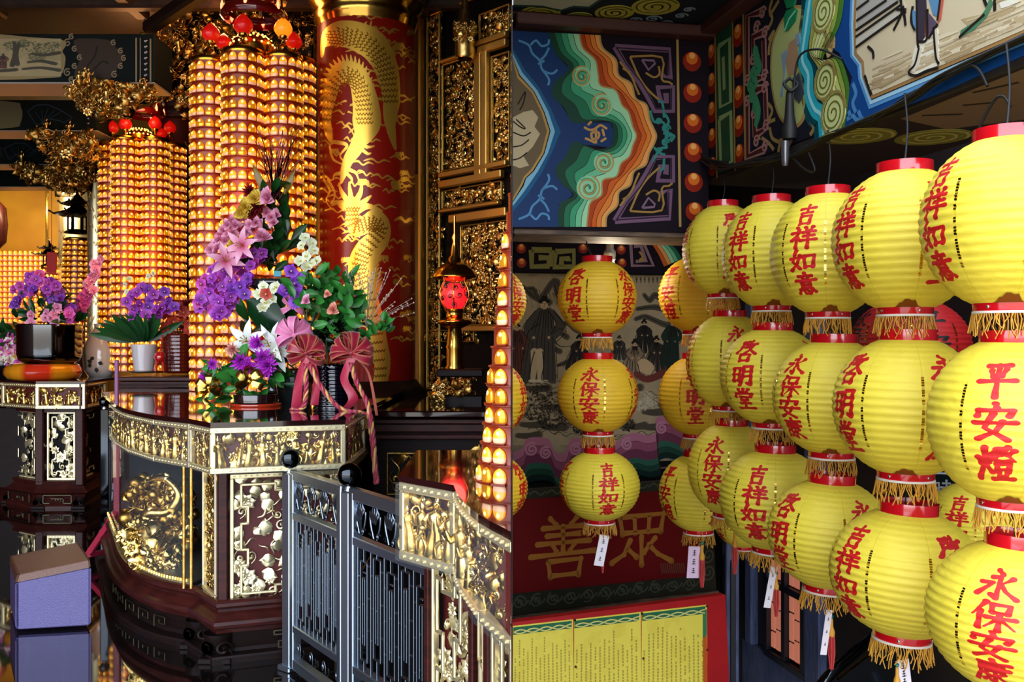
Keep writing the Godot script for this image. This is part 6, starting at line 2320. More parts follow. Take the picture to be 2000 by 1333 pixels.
func painted_front_beam() -> void:
	var corner := Vector3(V2(1385, 5.033).x, 0, -5.033)
	pW = plane(corner, Vector3(0.207, 0, 0.978))
	var y0 := at_plane(pW, 1165, 452).y
	var y1 := at_plane(pW, 1165, 66).y
	var ul: float = flat(pW, 1000.5, 400).x
	var o := thing("painted_lintel", "broad painted lintel with green and orange cloud bands on blue", "beam", at_plane(pW, 1165, 452))
	var m := MB.new()
	m.col = lin("16141c")
	slab(m, pW, ul + 0.002, 0.0, y0, y1, 0.3)
	m.clip_x(0.002, false)
	part(o, "timber", m, M.paint_matte)
	m = MB.new()
	slab(m, pW, ul + 0.002, 0.0, y0 - 0.03, y0, 0.36, 0.006, 0.02)
	m.clip_x(0.002, false)
	part(o, "weathered_sill", m, M.old_wood)
	var A := [1000.0, 0.0, 2.7775]
	var t := func(a: Array) -> PackedVector2Array: return trace(pW, a, A[0], A[1], A[2])
	m = MB.new()
	m.col = lin("14305e")
	fill(m, pW, t.call([3, 168, 195, 178, 240, 300, 310, 372, 250, 450, 230, 520, 330, 665, 530, 665, 560, 735, 530, 800, 340, 780, 240, 920, 330, 1060, 255, 1110, 250, 1232, 3, 1232]), 1)
	part(o, "blue_ground", m, M.paint)
	# cloud bands
	var I: PackedVector2Array = t.call([195, 178, 235, 290, 305, 370, 230, 450, 220, 520, 285, 590, 330, 665, 430, 662, 530, 665, 548, 735, 530, 795, 440, 812, 340, 768, 290, 850, 235, 920, 270, 1000, 335, 1060, 258, 1110, 250, 1232])
	var G: PackedVector2Array = t.call([365, 186, 385, 262, 450, 325, 466, 400, 480, 465, 560, 490, 596, 570, 632, 610, 655, 690, 674, 738, 655, 790, 636, 850, 590, 890, 565, 958, 492, 980, 484, 1060, 425, 1100, 410, 1180, 405, 1232])
	var K: PackedVector2Array = t.call([475, 192, 492, 262, 562, 325, 578, 410, 645, 455, 670, 535, 728, 570, 746, 650, 768, 700, 782, 740, 768, 785, 744, 830, 724, 895, 662, 930, 640, 1005, 580, 1042, 570, 1115, 515, 1170, 508, 1232])
	m = MB.new()
	shade_bands(m, pW, cr(I, 5), cr(G, 5), ["0e3b2a", "1f6a49", "3a9468", "6cb98a", "9bcf9f"], 2)
	part(o, "green_cloud_band", m, M.paint)
	m = MB.new()
	shade_bands(m, pW, cr(G, 5), cr(K, 5), ["a63c14", "c8591c", "d97a2e", "e39a4e"], 2)
	part(o, "orange_cloud_band", m, M.paint)
	m = MB.new()
	m.col = lin("a8864a")
	line(m, pW, cr(G, 5), 0.009, 4)
	line(m, pW, cr(K, 5), 0.01, 4)
	line(m, pW, t.call([897, 216, 912, 1232]), 0.014, 3)
	part(o, "gold_outline", m, M.paint)
	var k := 5.0 / F / 2.7775
	for c in [[378, 417, 56, 1.0], [487, 572, 62, 1.0], [496, 884, 58, -1.0], [412, 1022, 68, -1.0]]:
		m = MB.new()
		var ctr := flat(pW, A[0] + c[0] / A[2], A[1] + c[1] / A[2])
		m.col = lin("8cc79a")
		disc(m, pW, ctr, c[2] * k * 0.95, 4, 28)
		m.col = lin("2a7a52")
		line(m, pW, spiral(ctr, c[2] * k * 0.6, 1.2, 0.6, c[3]), 0.016, 5)
		m.col = lin("4fa274")
		line(m, pW, spiral(ctr, c[2] * k * 0.82, 1.3, 2.4, c[3]), 0.012, 5)
		m.col = lin("b08d4c")
		line(m, pW, spiral(ctr, c[2] * k, 1.9, 1.2, c[3], 0.3), 0.009, 6)
		part(o, "cloud_scroll", m, M.paint)
	# medallion at the edge of the picture
	m = MB.new()
	for q in [["2a5a80", [3, 262, 70, 380, 150, 480, 215, 600, 264, 716, 215, 830, 160, 940, 80, 1060, 3, 1150], 2.0], ["7fb0c4", [3, 290, 55, 395, 135, 490, 195, 605, 232, 714, 195, 830, 140, 930, 65, 1040, 3, 1120], 3.0], ["1a1410", [3, 312, 42, 410, 120, 498, 175, 610, 208, 713, 175, 835, 118, 930, 75, 970, 62, 1010, 3, 1100], 4.0], ["b08a4c", [3, 318, 38, 415, 116, 500, 170, 612, 202, 713, 170, 833, 112, 928, 70, 968, 55, 1006, 3, 1094], 5.0], ["6b5a44", [3, 335, 28, 428, 106, 506, 158, 615, 188, 712, 158, 830, 102, 920, 62, 960, 46, 1000, 3, 1075], 6.0]]:
		m.col = lin(q[0])
		fill(m, pW, t.call(q[1]), q[2])
	m.col = lin("b8a682")
	fill(m, pW, t.call([3, 640, 60, 610, 110, 600, 140, 640, 120, 690, 150, 730, 110, 800, 60, 850, 90, 900, 40, 915, 3, 900]), 7)
	m.col = lin("2c241c")
	for q in [[3, 660, 40, 690, 70, 700, 20, 650], [3, 720, 60, 740, 100, 720], [3, 800, 50, 790, 90, 760], [30, 570, 70, 500, 60, 560, 40, 600], [3, 870, 40, 860, 80, 830]]:
		line(m, pW, cr(t.call(q), 4), 0.008, 8)
	part(o, "figure_medallion", m, M.paint_matte)
	# tendrils, monogram
	m = MB.new()
	m.col = lin("4d86ad")
	for q in [[35, 220, 90, 245, 110, 290, 150, 330, 165, 380, 215, 400, 245, 380], [100, 245, 130, 220, 160, 250, 195, 240, 200, 215], [150, 330, 180, 300, 200, 260], [165, 380, 200, 430, 195, 465], [140, 350, 175, 330]]:
		line(m, pW, cr(t.call(q), 5), 0.012, 3)
		line(m, pW, cr(t.call(mir(q, 705.0)), 5), 0.012, 3)
	part(o, "blue_tendril", m, M.paint)
	m = MB.new()
	m.col = lin("b98a48")
	for q in [[390, 690, 420, 705, 450, 700, 480, 680, 515, 700], [430, 720, 470, 720, 465, 750, 435, 752, 430, 720], [395, 750, 420, 760, 450, 775], [480, 770, 510, 750], [455, 690, 455, 780], [410, 680, 430, 660], [490, 700, 500, 740]]:
		line(m, pW, cr(t.call(q), 4), 0.013, 3)
	part(o, "gold_monogram", m, M.paint)
	# key-pattern corners
	for flip in 2:
		var f := func(a: Array) -> PackedVector2Array: return t.call(a if flip == 0 else mir(a, 727.0))
		m = MB.new()
		m.col = lin("6e4f66")
		for q in [[558, 254, 854, 272, 858, 425, 805, 402], [558, 254, 620, 360, 690, 445, 735, 520, 775, 600, 872, 602, 872, 472, 790, 474, 806, 552, 838, 552, 834, 506]]:
			line(m, pW, f.call(q), 0.032, 2)
		m.col = lin("2a1822")
		for q in [[566, 260, 848, 278, 850, 410], [566, 260, 626, 356, 696, 440, 741, 515, 780, 592, 864, 594, 864, 480]]:
			line(m, pW, f.call(q), 0.008, 3)
		part(o, "purple_fret", m, M.paint)
		m = MB.new()
		m.col = lin("9c7838")
		for q in [[640, 308, 812, 312, 812, 430, 850, 445, 870, 460], [640, 308, 690, 420, 740, 490, 800, 545], [585, 335, 620, 380, 650, 420, 670, 470, 690, 515], [600, 370, 640, 395], [725, 395, 770, 420, 800, 400, 795, 360]]:
			line(m, pW, cr(f.call(q), 3), 0.011, 3)
		m.col = lin("7d5f74")
		line(m, pW, f.call([705, 325, 740, 380, 775, 345, 770, 330, 705, 325]), 0.012, 3)
		part(o, "gold_fret", m, M.paint)
	m = MB.new()
	m.col = lin("2f7d72")
	for q in [[790, 545, 815, 560, 825, 640], [750, 600, 770, 660, 820, 665, 830, 700], [830, 620, 850, 660, 830, 700, 860, 730, 880, 740, 860, 770], [820, 720, 845, 740, 820, 770, 840, 800, 800, 810, 765, 880], [770, 800, 800, 830, 830, 840], [825, 860, 820, 910, 800, 930]]:
		line(m, pW, cr(t.call(q), 5), 0.014, 3)
	for q in [[835, 700, 26], [850, 745, 26], [830, 775, 22], [795, 660, 18], [795, 820, 18]]:
		line(m, pW, spiral(flat(pW, A[0] + q[0] / A[2], q[1] / A[2]), q[2] * k, 1.6, 0.0), 0.009, 4)
	part(o, "teal_scroll", m, M.paint)
	for q in [[975, 335], [978, 505], [980, 670], [982, 827], [985, 990], [990, 1150]]:
		bead3(o, pW, flat(pW, A[0] + q[0] / A[2], q[1] / A[2]), 53 * k)
	# cornice and painted ceiling panel
	var yc := y1 + 0.02
	m = MB.new()
	slab(m, pW, ul + 0.002, 0.02, y1, y1 + 0.06, 0.2, 0.008, 0.09)
	m.clip_x(0.002, false)
	struct("trim_3", m, mat("cornice", Color("4a2620"), 0.5))
	var ph := {"o": Vector3(0, yc + 0.05, 0), "n": Vector3.DOWN, "ux": Vector3.RIGHT, "uy": Vector3.BACK}
	var g := thing("painted_ceiling_panel", "dark ceiling panel with yellow spiral clouds above the painted lintel", "ceiling panel", Vector3(0.5, yc, -4.3))
	m = MB.new()
	m.col = lin("20222c")
	m.box(Vector3(0.55, yc + 0.09, -4.35), Vector3(1.09, 0.08, 1.6))
	part(g, "board", m, M.paint_matte)
	m = MB.new()
	m.col = lin("b9b49a")
	fill(m, ph, trace(ph, [1002, -10, 1180, -10, 1150, 12, 1120, 10, 1096, 18, 1060, 10, 1002, 8]), 2)
	m.col = lin("2a4a42")
	line(m, ph, trace(ph, [1002, 10, 1060, 12, 1096, 20, 1120, 12, 1150, 14, 1182, -8]), 0.02, 3)
	part(g, "pale_medallion", m, M.paint)
	m = MB.new()
	for q in [[1055, 26, 42], [1200, 24, 40], [1280, 12, 48], [1020, 30, 26], [1130, 34, 30]]:
		var c := flat(ph, q[0], q[1])
		var rr: float = q[2] * 4.6 / F
		m.col = lin("b3a63e")
		disc(m, ph, c, rr, 2, 28)
		m.col = lin("5c5a24")
		line(m, ph, spiral(c, rr * 0.92, 2.6, 0.4), 0.012, 3)
		m.col = lin("d8cc6a")
		line(m, ph, spiral(c, rr * 0.8, 2.4, 2.0), 0.009, 3)
	part(g, "spiral_clouds", m, M.paint)
	m = MB.new()
	m.col = lin("8fa0ae")
	for q in [[1240, 38, 14], [1275, 36, 18], [1300, 44, 14], [1330, 30, 14], [1345, 18, 12], [1200, 46, 12]]:
		line(m, ph, spiral(flat(ph, q[0], q[1]), q[2] * 4.6 / F, 1.5, 0.0), 0.01, 3)
	part(g, "grey_wave_line", m, M.paint)

func painted_side_beam() -> void:
	var corner: Vector3 = pW.o
	pR = plane(corner, Vector3(-0.974, 0, 0.225))
	var y0 := at_plane(pR, 1500, 302).y
	var y1 := at_plane(pW, 1330, 74).y
	var o := thing("painted_side_beam", "painted beam with lime clouds and a figure panel above the lanterns", "beam", corner + Vector3(0, y0, 0))
	var m := MB.new()
	m.col = lin("191722")
	var L := 3.4
	slab(m, pR, 0.0, L, y0, y1 + 0.5, 0.3)
	part(o, "timber", m, M.paint_matte)
	m = MB.new()
	slab(m, pR, 0.0, L, y0 - 0.04, y0 - 0.001, 0.62, 0.006, 0.0)
	part(o, "weathered_soffit", m, M.roof_wood)
	var ps := {"o": Vector3(0, y0 - 0.04, 0), "n": Vector3.DOWN, "ux": Vector3.RIGHT, "uy": Vector3.BACK}
	for q in [[1676, 266], [1822, 268]]:
		m = MB.new()
		m.col = lin("8f8a3c")
		disc(m, ps, flat(ps, q[0], q[1]), 0.15, 2, 28)
		m.col = lin("d0c468")
		line(m, ps, spiral(flat(ps, q[0], q[1]), 0.14, 2.6, 0.0), 0.014, 3)
		part(o, "soffit_rosette", m, M.paint)
	m = MB.new()
	m.col = lin("8a6f55")
	fill(m, ps, trace(ps, [1760, 232, 2010, 130, 2010, 232, 1850, 252]), 1)
	m.col = lin("3a2d24")
	for q in [[1880, 205, 1935, 200], [1800, 225, 1880, 222], [1900, 180, 1990, 160]]:
		line(m, ps, trace(ps, q), 0.02, 2)
	part(o, "soffit_painting", m, M.paint_matte)
	m = MB.new()
	slab(m, pR, 0.0, L, y1, y1 + 0.06, 0.1, 0.006, 0.09)
	part(o, "cornice", m, M.cornice)
	var B := [1320.0, 0.0, 2.963]
	var C := [1600.0, 0.0, 3.175]
	var t := func(a: Array) -> PackedVector2Array: return trace(pR, a, B[0], B[1], B[2])
	var tc := func(a: Array) -> PackedVector2Array: return trace(pR, a, C[0], C[1], C[2])
	for q in [[205, 318, 62], [207, 483, 62], [208, 650, 62], [210, 800, 58], [214, 965, 56], [360, 205, 66], [362, 382, 66], [364, 560, 66], [366, 730, 64], [368, 890, 56]]:
		var c := flat(pR, B[0] + q[0] / B[2], q[1] / B[2])
		var e := flat(pR, B[0] + q[0] / B[2], (q[1] + q[2]) / B[2])
		bead3(o, pR, c, c.distance_to(e))
	m = MB.new()
	m.col = lin("1d4a34")
	fill(m, pR, t.call([232, 190, 318, 120, 330, 975, 246, 1010]), 1)
	m.col = lin("8aa468")
	for q in [[248, 270, 312, 225, 318, 590, 258, 620, 248, 270], [252, 690, 318, 650, 326, 935, 262, 960, 252, 690], [275, 330, 282, 520]]:
		line(m, pR, t.call(q), 0.035, 2)
	m.col = lin("a08040")
	line(m, pR, t.call([228, 195, 240, 1030]), 0.012, 3)
	line(m, pR, t.call([330, 115, 345, 990]), 0.012, 3)
	line(m, pR, t.call([392, 70, 404, 960]), 0.014, 3)
	part(o, "green_key_panel", m, M.paint)
	# maroon key scrolls
	m = MB.new()
	m.col = lin("b07a70")
	var keys := [[[415, 480, 415, 95, 505, 65], 0.05], [[450, 350, 448, 215, 525, 180], 0.05], [[510, 230, 515, 440, 470, 455], 0.05], [[415, 590, 418, 905, 520, 860], 0.05], [[460, 790, 455, 680, 465, 640], 0.05], [[470, 520, 518, 505, 525, 740, 465, 780, 472, 820], 0.05]]
	for q in keys:
		line(m, pR, t.call(q[0]), q[1], 2)
	m.col = lin("4a201e")
	for q in keys:
		line(m, pR, t.call(q[0]), q[1] * 0.6, 3)
	for q in [[505, 75], [520, 190], [415, 470], [470, 160], [515, 440], [450, 350], [415, 590], [518, 510], [525, 730], [520, 850], [470, 820], [456, 660]]:
		m.col = lin("b07a70")
		line(m, pR, spiral(flat(pR, B[0] + q[0] / B[2], q[1] / B[2]), 0.032, 1.5, 0.0), 0.012, 4)
	part(o, "maroon_key_scroll", m, M.paint)
	m = MB.new()
	m.col = lin("3f8a5c")
	line(m, pR, cr(t.call([460, 265, 470, 340, 485, 400, 450, 430, 465, 480, 440, 520, 465, 590, 478, 650, 465, 735]), 5), [0.01, 0.03, 0.05, 0.05, 0.05, 0.06, 0.05, 0.05, 0.05, 0.05, 0.05, 0.05, 0.05, 0.05, 0.05, 0.05, 0.05, 0.05, 0.05, 0.05, 0.05, 0.05, 0.05, 0.05, 0.05, 0.05, 0.05, 0.05, 0.05, 0.05, 0.05, 0.05, 0.05, 0.05, 0.05, 0.05, 0.05, 0.05, 0.04, 0.03, 0.01], 5)
	for q in [[455, 430], [440, 500], [450, 560], [470, 620], [480, 380]]:
		line(m, pR, spiral(flat(pR, B[0] + q[0] / B[2], q[1] / B[2]), 0.035, 1.5, 1.0), 0.014, 6)
	part(o, "green_dragon_scroll", m, M.paint)
	m = MB.new()
	m.col = lin("9c7f48")
	for q in [[560, 0, 545, 60, 560, 110, 540, 160], [600, 0, 570, 50, 545, 90], [540, 230, 570, 180, 545, 260, 540, 320], [535, 600, 560, 640, 540, 700, 580, 690], [545, 740, 560, 800, 600, 820, 640, 800, 650, 850, 680, 790, 700, 760], [500, 800, 540, 830, 570, 870], [595, 880, 610, 800], [780, 700, 800, 740, 780, 780]]:
		line(m, pR, cr(t.call(q), 5), 0.018, 3)
	part(o, "gold_tendril", m, M.paint)
	# olive medallion with a worn bird, leaf
	m = MB.new()
	m.col = lin("a8874c")
	fill(m, pR, cr(t.call([650, 70, 600, 140, 562, 240, 550, 350, 552, 470, 570, 590, 600, 680, 650, 735, 700, 742, 745, 690, 775, 560, 745, 440, 738, 340, 752, 200, 775, 60, 700, 30]), 4, true), 2)
	m.col = lin("a9b06a")
	fill(m, pR, cr(t.call([655, 85, 610, 150, 572, 245, 560, 350, 562, 465, 580, 580, 608, 665, 652, 715, 695, 722, 732, 680, 760, 560, 732, 440, 726, 340, 740, 205, 760, 75, 700, 50]), 4, true), 3)
	m.col = lin("a5805c")
	fill(m, pR, t.call([660, 250, 700, 220, 720, 330, 700, 420, 660, 440, 640, 360]), 4)
	m.col = lin("7a93a0")
	fill(m, pR, t.call([615, 320, 650, 280, 640, 400, 625, 560, 608, 560, 630, 440]), 4)
	fill(m, pR, t.call([700, 200, 725, 190, 728, 250, 705, 270]), 5)
	m.col = lin("3c4048")
	fill(m, pR, t.call([680, 470, 720, 420, 750, 540, 720, 600, 690, 560]), 5)
	part(o, "bird_medallion", m, M.paint_matte)
	m = MB.new()
	m.col = lin("1d7a4c")
	fill(m, pR, t.call([632, 100, 650, 60, 690, 45, 712, 60, 700, 120, 660, 175, 640, 180]), 6)
	fill(m, pR, t.call([635, 0, 700, 0, 690, 40, 650, 50]), 6)
	m.col = lin("7fc79a")
	line(m, pR, t.call([640, 178, 665, 110, 705, 60]), 0.012, 7)
	part(o, "green_leaf", m, M.paint)
	# cyan border, lime clouds
	m = MB.new()
	var cy: PackedVector2Array = cr(t.call([785, -20, 762, 150, 738, 340, 772, 430, 775, 540, 808, 630, 850, 672, 862, 805]), 6)
	m.col = lin("10494e")
	line(m, pR, cy, 0.16, 3)
	m.col = lin("2fb0ba")
	line(m, pR, cy, 0.085, 4)
	m.col = lin("9fdfe0")
	line(m, pR, cy, 0.02, 5)
	part(o, "cyan_border", m, M.paint)
	m = MB.new()
	m.col = lin("1c4583")
	fill(m, pR, tc.call([140, -40, 240, -40, 232, 150, 240, 330, 285, 390, 300, 480, 330, 650, 1330, 180, 1330, 320, 740, 585, 150, 805, 190, 560, 210, 480, 130, 330, 40, 270, 100, 150, 140, 150]), 3)
	part(o, "blue_ground", m, M.paint)
	m = MB.new()
	var I: PackedVector2Array = t.call([800, -20, 792, 150, 780, 300, 832, 400, 832, 540, 876, 640, 880, 790])
	var J: PackedVector2Array = t.call([985, -20, 955, 150, 860, 340, 950, 330, 1000, 440, 1012, 540, 985, 745])
	shade_bands(m, pR, cr(I, 6), cr(J, 6), ["a9a24e", "c3c76a", "d6d98a", "dde09a", "c6cc70", "93a848", "4a7a2c"], 5)
	part(o, "lime_cloud_band", m, M.paint)
	for q in [[865, 70, 0.085], [872, 470, 0.08], [922, 655, 0.09]]:
		m = MB.new()
		var c := flat(pR, B[0] + q[0] / B[2], q[1] / B[2])
		m.col = lin("d2d68c")
		disc(m, pR, c, q[2], 7, 28)
		m.col = lin("6a702c")
		line(m, pR, spiral(c, q[2] * 0.9, 2.4, 0.6), 0.009, 8)
		m.col = lin("9a8a4a")
		line(m, pR, spiral(c, q[2], 1.2, 0.0, 1.0, 0.9), 0.014, 8)
		part(o, "cloud_scroll", m, M.paint)
	m = MB.new()
	m.col = lin("c8a566")
	for q in [[870, 185, 890, 240, 930, 215], [880, 240, 900, 290, 880, 320], [900, 180, 915, 230, 905, 280], [860, 260, 890, 265, 930, 260]]:
		line(m, pR, cr(t.call(q), 4), 0.028, 5)
	part(o, "gold_monogram", m, M.paint)
	m = MB.new()
	m.col = lin("4f86b4")
	for q in [[215, 520, 235, 580, 215, 640, 235, 700], [180, 740, 215, 720, 240, 745, 285, 735], [190, 690, 205, 740], [250, 690, 270, 740]]:
		line(m, pR, cr(tc.call(q), 4), 0.02, 5)
	part(o, "blue_tendril", m, M.paint)
	# figure panel
	m = MB.new()
	for q in [["5a94c4", 60.0, 4.0], ["a9d4e4", 36.0, 5.0], ["1c1712", 12.0, 6.0], ["a67c4a", 8.0, 7.0]]:
		var e: float = q[1]
		m.col = lin(q[0])
		fill(m, pR, tc.call([240 - e * 0.6, -60, 230 - e * 0.6, 150, 236 - e * 0.6, 335 + e * 0.3, 280 - e * 0.6, 392 + e * 0.3, 286 - e * 0.6, 475 + e * 0.3, 340 - e * 0.4, 606 + e * 1.2, 1330, 184 + e * 1.2, 1330, -60]), q[2])
	m.col = lin("d2c09a")
	fill(m, pR, tc.call([250, -60, 242, 150, 248, 330, 292, 382, 298, 470, 350, 590, 1330, 168, 1330, -60]), 8)
	part(o, "panel_border", m, M.paint)
	m = MB.new()
	for q in [["a8a295", [250, 180, 520, 0, 420, -60, 250, -60]], ["c2b8a2", [245, 290, 560, 60, 540, 10, 245, 215]], ["a58c62", [320, 520, 560, 400, 600, 440, 400, 550]], ["ad9468", [780, 330, 1000, 250, 960, 320, 800, 390]], ["e6dcc0", [620, 270, 750, 200, 770, 400, 600, 480, 575, 440]], ["b39c72", [900, 120, 1250, 40, 1200, 90, 950, 170]]]:
		m.col = lin(q[0])
		fill(m, pR, tc.call(q[1]), 9)
	for q in [["3a3038", [625, -40, 680, -40, 690, 180, 660, 260, 630, 250]], ["5a4a58", [680, 60, 755, 150, 690, 250, 670, 200]], ["5a86a8", [695, -20, 775, -20, 760, 110, 725, 90]], ["5a86a8", [595, 60, 630, 80, 625, 190, 605, 190]], ["b8604c", [770, -20, 795, -20, 775, 120, 755, 150]], ["a85a50", [675, 60, 690, 60, 685, 230, 672, 220]], ["d8ccb0", [730, 170, 755, 180, 765, 380, 745, 390, 735, 280]], ["d8ccb0", [630, 300, 660, 300, 640, 400, 610, 450, 580, 440]], ["4d7a54", [1080, -20, 1100, 20, 1060, 110, 980, 190, 890, 240, 900, 190, 1010, 120, 1060, 50]], ["e4dcc8", [1140, 20, 1200, 0, 1270, 10, 1200, 40, 1150, 55]]]:
		m.col = lin(q[0])
		fill(m, pR, tc.call(q[1]), 10)
	var rs := RandomNumberGenerator.new()
	rs.seed = 21
	for k in 130:      # dry brush streaks of the painted ground
		m.col = lin(["c0aa80", "b09870", "cab690", "dccba6", "bca47a"][k % 5])
		var x := rs.randf_range(310, 1250)
		var y: float = 560 - (x - 345) * 0.42 - absf(rs.randfn(0.0, 1.0)) * 70.0 - 12.0
		var l := rs.randf_range(40, 160)
		line(m, pR, cr(tc.call([x, y, x + l * 0.5, y - l * 0.2 + rs.randf_range(-6, 6), x + l, y - l * 0.42]), 3), rs.randf_range(0.004, 0.013), 9.3 + 0.002 * k)
	m.col = lin("1e1812")
	for q in [[250, 60, 330, 0], [250, 130, 440, 0], [245, 190, 510, 10], [245, 230, 530, 30], [245, 295, 560, 70], [520, -20, 530, 80, 480, 190], [540, 40, 555, 160], [500, 60, 560, 60], [600, 40, 590, 130, 615, 190], [625, -20, 630, 250, 640, 300], [690, 60, 690, 240, 640, 260], [755, 150, 700, 240], [775, -20, 755, 130], [730, 170, 745, 350, 765, 400], [640, 300, 615, 400, 575, 450, 620, 470, 690, 440, 760, 420], [320, 290, 350, 320, 355, 365], [890, 235, 960, 170, 1050, 90], [1040, -10, 1060, 40], [1110, 0, 1110, 70], [300, 470, 340, 590]]:
		line(m, pR, cr(tc.call(q), 4), 0.011, 11)
	part(o, "figure_painting", m, M.paint_matte)

func court_shell() -> void:
	var m := MB.new()
	m.box(Vector3(4.0, -2.3, -4.0), Vector3(7.99, 0.2, 14.0))
	struct("floor_1", m, M.stone)
	m = MB.new()
	m.box(Vector3(2.6, 3.35, -7.6), Vector3(5.1, 0.12, 4.9))
	struct("ceiling_1", m, M.roof_wood)  # unseen slab, added to darken the back of the court
	m = MB.new()
	for q in [[0.01, 2.115, -2.4, 3.5], [2.185, 5.19, -2.4, 3.5], [2.115, 2.185, -0.5, 3.5], [2.115, 2.185, -2.4, -0.92]]:
		m.box(Vector3((q[0] + q[1]) * 0.5, (q[2] + q[3]) * 0.5, -9.6), Vector3(q[1] - q[0], q[3] - q[2], 0.1))
	struct("wall_far", m, mat("near_black", Color("15110f"), 0.8))  # far wall in one even near-black colour
	# side wall with the lattice window, running back beyond the lanterns
	var r := Vector3(0.225, 0, 0.974).normalized()
	var s0 := Vector3(V2(1462, 7.2).x, 0, -7.2)
	var pl := plane(s0, Vector3(-0.974, 0, 0.225))
	m = MB.new()
	m.box(s0 + r * 2.6 + Vector3(0, 0.6, 0) - pl.n * 0.06, Vector3(0.1, 5.6, 9.2), Basis(pl.n, Vector3.UP, pl.n.cross(Vector3.UP)))
	struct("wall_side", m, mat("dark_paint", Color("1a1013"), 0.55))
	var uv := func(px: float, py: float) -> Vector2: return flat(pl, px, py)
	var o := thing("panelled_dado", "blue-grey timber dado and posts below the lattice window", "panelling", s0)
	m = MB.new()
	var top: float = (uv.call(1470, 1255) as Vector2).y
	slab(m, pl, -0.05, 3.2, -2.2, top, 0.05, 0.006, 0.03)
	part(o, "lower_board", m, M.blue_wood)
	for q in [[1466, 1478], [1583, 1612]]:
		m = MB.new()
		slab(m, pl, uv.call(q[0], 1100).x, uv.call(q[1], 1100).x, top, 2.2, 0.08, 0.006, 0.05)
		part(o, "post", m, M.blue_wood)
	# window
	var w0: float = uv.call(1502, 1150).x
	var w1: float = uv.call(1582, 1200).x
	var y0: float = (uv.call(1502, 1265) as Vector2).y
	var y1: float = (uv.call(1502, 1085) as Vector2).y
	var win := inst(self, "window_1", ArrayMesh.new())
	win.set_meta("kind", "structure")
	m = MB.new()
	var mid := (w0 + w1) * 0.5
	for q in [[w0, w1, y0 - 0.05, y0], [w0, w1, y1, y1 + 0.06], [w0, w0 + 0.05, y0, y1], [w1 - 0.05, w1, y0, y1], [mid - 0.025, mid + 0.025, y0, y1], [w0, w1, y1 - 0.2, y1 - 0.15]]:
		slab(m, pl, q[0], q[1], q[2], q[3], 0.05, 0.004, 0.05)
	win.mesh = m.mesh(M.navy_wood)
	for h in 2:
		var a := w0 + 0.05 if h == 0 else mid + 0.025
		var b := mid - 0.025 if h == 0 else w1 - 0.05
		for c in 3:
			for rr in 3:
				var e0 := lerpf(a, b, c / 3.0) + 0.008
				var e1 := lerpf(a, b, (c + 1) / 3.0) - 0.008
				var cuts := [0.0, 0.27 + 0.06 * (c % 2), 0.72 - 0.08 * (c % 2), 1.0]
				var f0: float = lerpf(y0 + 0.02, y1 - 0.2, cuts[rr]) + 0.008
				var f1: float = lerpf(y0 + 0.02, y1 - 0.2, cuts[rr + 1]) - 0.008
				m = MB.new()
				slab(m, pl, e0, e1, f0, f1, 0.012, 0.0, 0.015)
				part(win, "pane", m, M.pane_daylight_glow)
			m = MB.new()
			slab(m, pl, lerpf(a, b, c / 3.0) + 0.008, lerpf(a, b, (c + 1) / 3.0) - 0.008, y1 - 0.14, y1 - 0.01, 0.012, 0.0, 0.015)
			part(win, "pane", m, M.pane_daylight_glow)
	# doors at the end of the court
	for q in [[1410, 1418, 1046, 7.3, "narrow navy door edge against the bright gap", "navy_wood"], [1418, 1444, 1056, 7.0, "blue-grey timber door leaf beside the notice board", "blue_wood"]]:
		var a := P(q[0], q[2], q[3])
		var b := P(q[1], q[2], q[3])
		o = thing("door_leaf", q[4], "door", Vector3((a.x + b.x) * 0.5, -2.2, -q[3]))
		m = MB.new()
		m.box(Vector3((a.x + b.x) * 0.5, (a.y - 2.2) * 0.5, -q[3] - 0.03), Vector3(b.x - a.x, a.y + 2.2, 0.06), Basis(), 0.006)
		part(o, "stile", m, M[q[5]])
		m = MB.new()
		m.box(Vector3((a.x + b.x) * 0.5, (a.y - 2.2) * 0.5, -q[3] + 0.006), Vector3((b.x - a.x) * 0.4, a.y + 1.9, 0.02), Basis(), 0.004)
		part(o, "raised_panel", m, M.navy_wood)
	# handrail at the foot
	m = MB.new()
	m.tube(cr3([P(1600, 1345, 4.9), P(1632, 1308, 4.95), P(1722, 1232, 5.2), P(1790, 1180, 5.5)], 6), 0.03, 10)
	m.box((P(1700, 1300, 5.2) + P(1760, 1330, 5.4)) * 0.5, Vector3(0.5, 0.3, 0.03), Basis(Vector3(0, 0, 1), 0.65), 0.01)
	lone("handrail", m, M.chrome_black, "black glossy sloping handrail below the lanterns", "handrail")
	# dark inscribed board behind
	o = thing("inscription_board", "dark vertical board with pale characters behind the lanterns", "board", P(1840, 920, 5.0))
	var ib := plane(P(1840, 920, 5.0), Vector3(-0.6, 0, 0.8))
	m = MB.new()
	m.col = lin("14161a")
	slab(m, ib, -0.07, 0.07, -0.9, 0.5, 0.03, 0.004)
	part(o, "board", m, M.paint)
	m = MB.new()
	m.col = lin("b9bcc0")
	write_plane(m, ib, "四", Vector2(-0.05, 0.07), Vector2(0.1, 0), Vector2(0, -0.1), 0.012, 2)
	write_plane(m, ib, "時", Vector2(-0.05, -0.05), Vector2(0.1, 0), Vector2(0, -0.1), 0.011, 2)
	part(o, "characters", m, M.paint)

